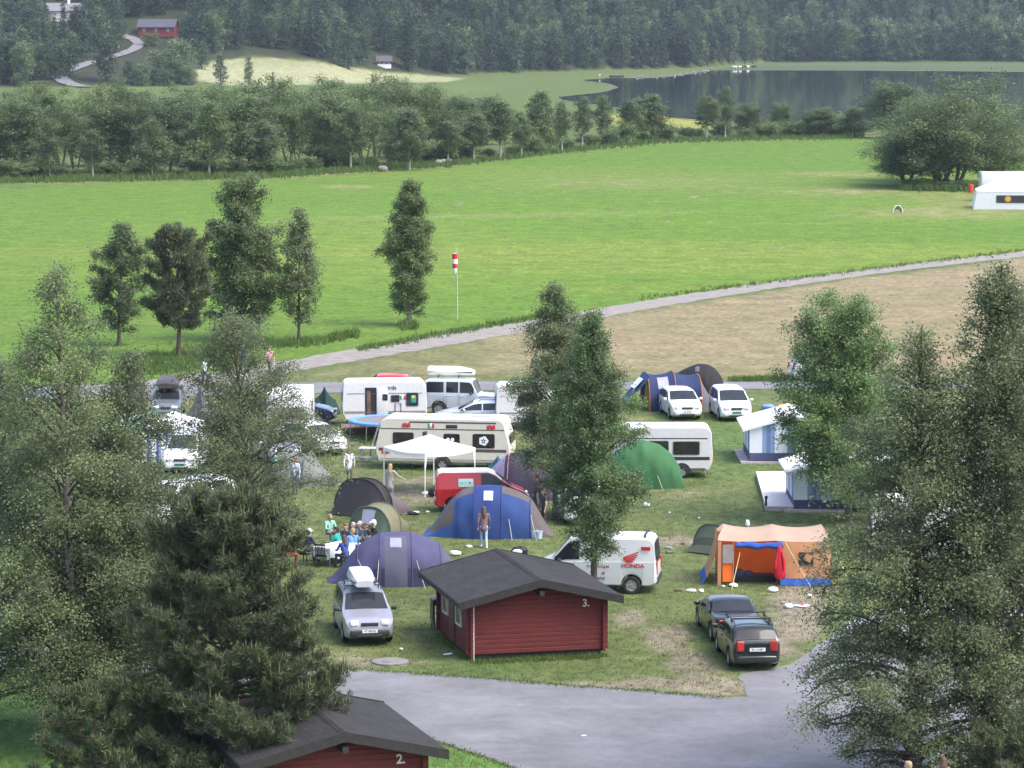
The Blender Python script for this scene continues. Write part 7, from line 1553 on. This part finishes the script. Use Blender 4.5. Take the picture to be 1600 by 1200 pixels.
def cow(label, px, py, ang, c1, c2):
    r_ = thing('cow', label, 'cow', W(px, py, .2), ang, 'cows on the far lake shore'); cs = []
    cs += [((-.75, 0, 1.05), (.1, 0, 1.0), .36, .4, c1), ((.1, 0, 1.0), (.7, 0, 1.08), .4, .32, c2), ((.7, 0, 1.15), (1.1, 0, 1.25), .22, .17, c2), ((1.1, 0, 1.25), (1.5, 0, 1.0), .16, .1, c2), ((-1.08, 0, 1.25), (-1.16, 0, .6), .05, .04, c1)]
    for s in (-1, 1):
        cs += [((.55, s * .2, .8), (.55, s * .2, .42), .15, .09, c2), ((.55, s * .2, .42), (.57, s * .2, .04), .08, .07, c2), ((-.75, s * .22, .85), (-.68, s * .22, .55), .2, .12, c1), ((-.68, s * .22, .55), (-.84, s * .22, .4), .1, .08, c1), ((-.84, s * .22, .4), (-.8, s * .22, .04), .08, .07, c1), ((1.08, s * .14, 1.36), (1.06, s * .28, 1.38), .06, .04, c2)]
    remeshed('body', cs, [c1], .05, r_); m = MB()
    for s in (-1, 1): m.tube([(1.14, s * .1, 1.4), (1.16, s * .2, 1.52)], [.035, .012], 5)
    m.build('horns', M('horn', (.5, .45, .35), .5), r_)
cwm, cbm = M('cow_white', (.65, .63, .6), .8), M('cow_black', (.025, .022, .022), .8)
cow('white cow standing at the far lake shore, leftmost of the herd', 1148, 108, R(170), cwm, cwm); cow('white cow with dark head at the far lake shore, second in the herd', 1158, 108, R(10), cwm, cbm); cow('black cow with a pale rump at the far lake shore, third in the herd', 1167, 107.5, R(185), cwm, cbm); cow('all black cow at the far lake shore, rightmost of the herd', 1178, 107.5, R(5), cbm, cbm)
o = thing('rowing_boat', 'dark rowing boat pulled up on the far shore left of the wooded point', 'boat', W(963, 121.5, .3), R(8)); m = MB(); m.loft([[(x, -w_, .75 + .1 * abs(x) / 2.2), (x, -w_ * .7, .1), (x, w_ * .7, .1), (x, w_, .75 + .1 * abs(x) / 2.2), (x, w_ * .8, .6), (x, -w_ * .8, .6)] for x, w_ in ((-2.6, .5), (-1.5, .9), (0, 1.0), (1.5, .85), (2.8, .08))]); m.build('hull', M('boat_dark', (.04, .05, .05), .6), o)
for x in (-1, .6): m = MB(); m.box((x, 0, .66), (.3, 1.5, .05)); m.build('thwart', M('boat_seat', (.2, .16, .12), .7), o)
person('tiny person in pale clothes on the shore beside the rowing boat', W(937, 122, .2), R(-90), 'stand', 1.8, (.7, .68, .66), (.3, .3, .35), 'dark')
rg = random.Random(9)
for i in range(26):
    x = 990 + i * 4.9 + rg.uniform(-2, 2); y = float(np.interp(x, [980, 1060, 1090, 1112], [124, 120.5, 114.5, 110.5])) + rg.uniform(-2.5, .5); lump('shore_boulder', 'pale boulder on the wooded point of the far shore', 'boulder', x, y, (rg.uniform(.8, 2), rg.uniform(.8, 1.8), rg.uniform(.4, .9)), M('boulder_grey', (.2, .18, .18), .9, var=.25, scale=.6), 80 + i, 'boulders along the far shore', i)
for i, (x, y) in enumerate(((598, 268), (686, 258), (692, 257), (700, 256))): lump('field_stone', 'grey stone lying at the rim of the green field', 'stone', x, y, (1.5, 1.0, .8), M('boulder_grey', (.3, .27, .27)), 120 + i, 'stones at the field rim', i)
# ------------------------------------------------------------------ the air
mb = MB(); mb.box((0, 1230, 62), (3400, 2800, 128))
hz = mb.build('haze', None, smooth=False) if False else None
hm = bpy.data.materials.new('haze'); hm.use_nodes = True; hn = hm.node_tree.nodes; hn.remove(hn['Principled BSDF'])
pv = hn.new('ShaderNodeVolumePrincipled'); pv.inputs['Color'].default_value = (0.66, 0.83, 1, 1); pv.inputs['Density'].default_value = 0.00006
hm.node_tree.links.new(pv.outputs[0], hn['Material Output'].inputs['Volume'])
hz = mb.build('haze', hm, smooth=False); tag(hz, kind='stuff')
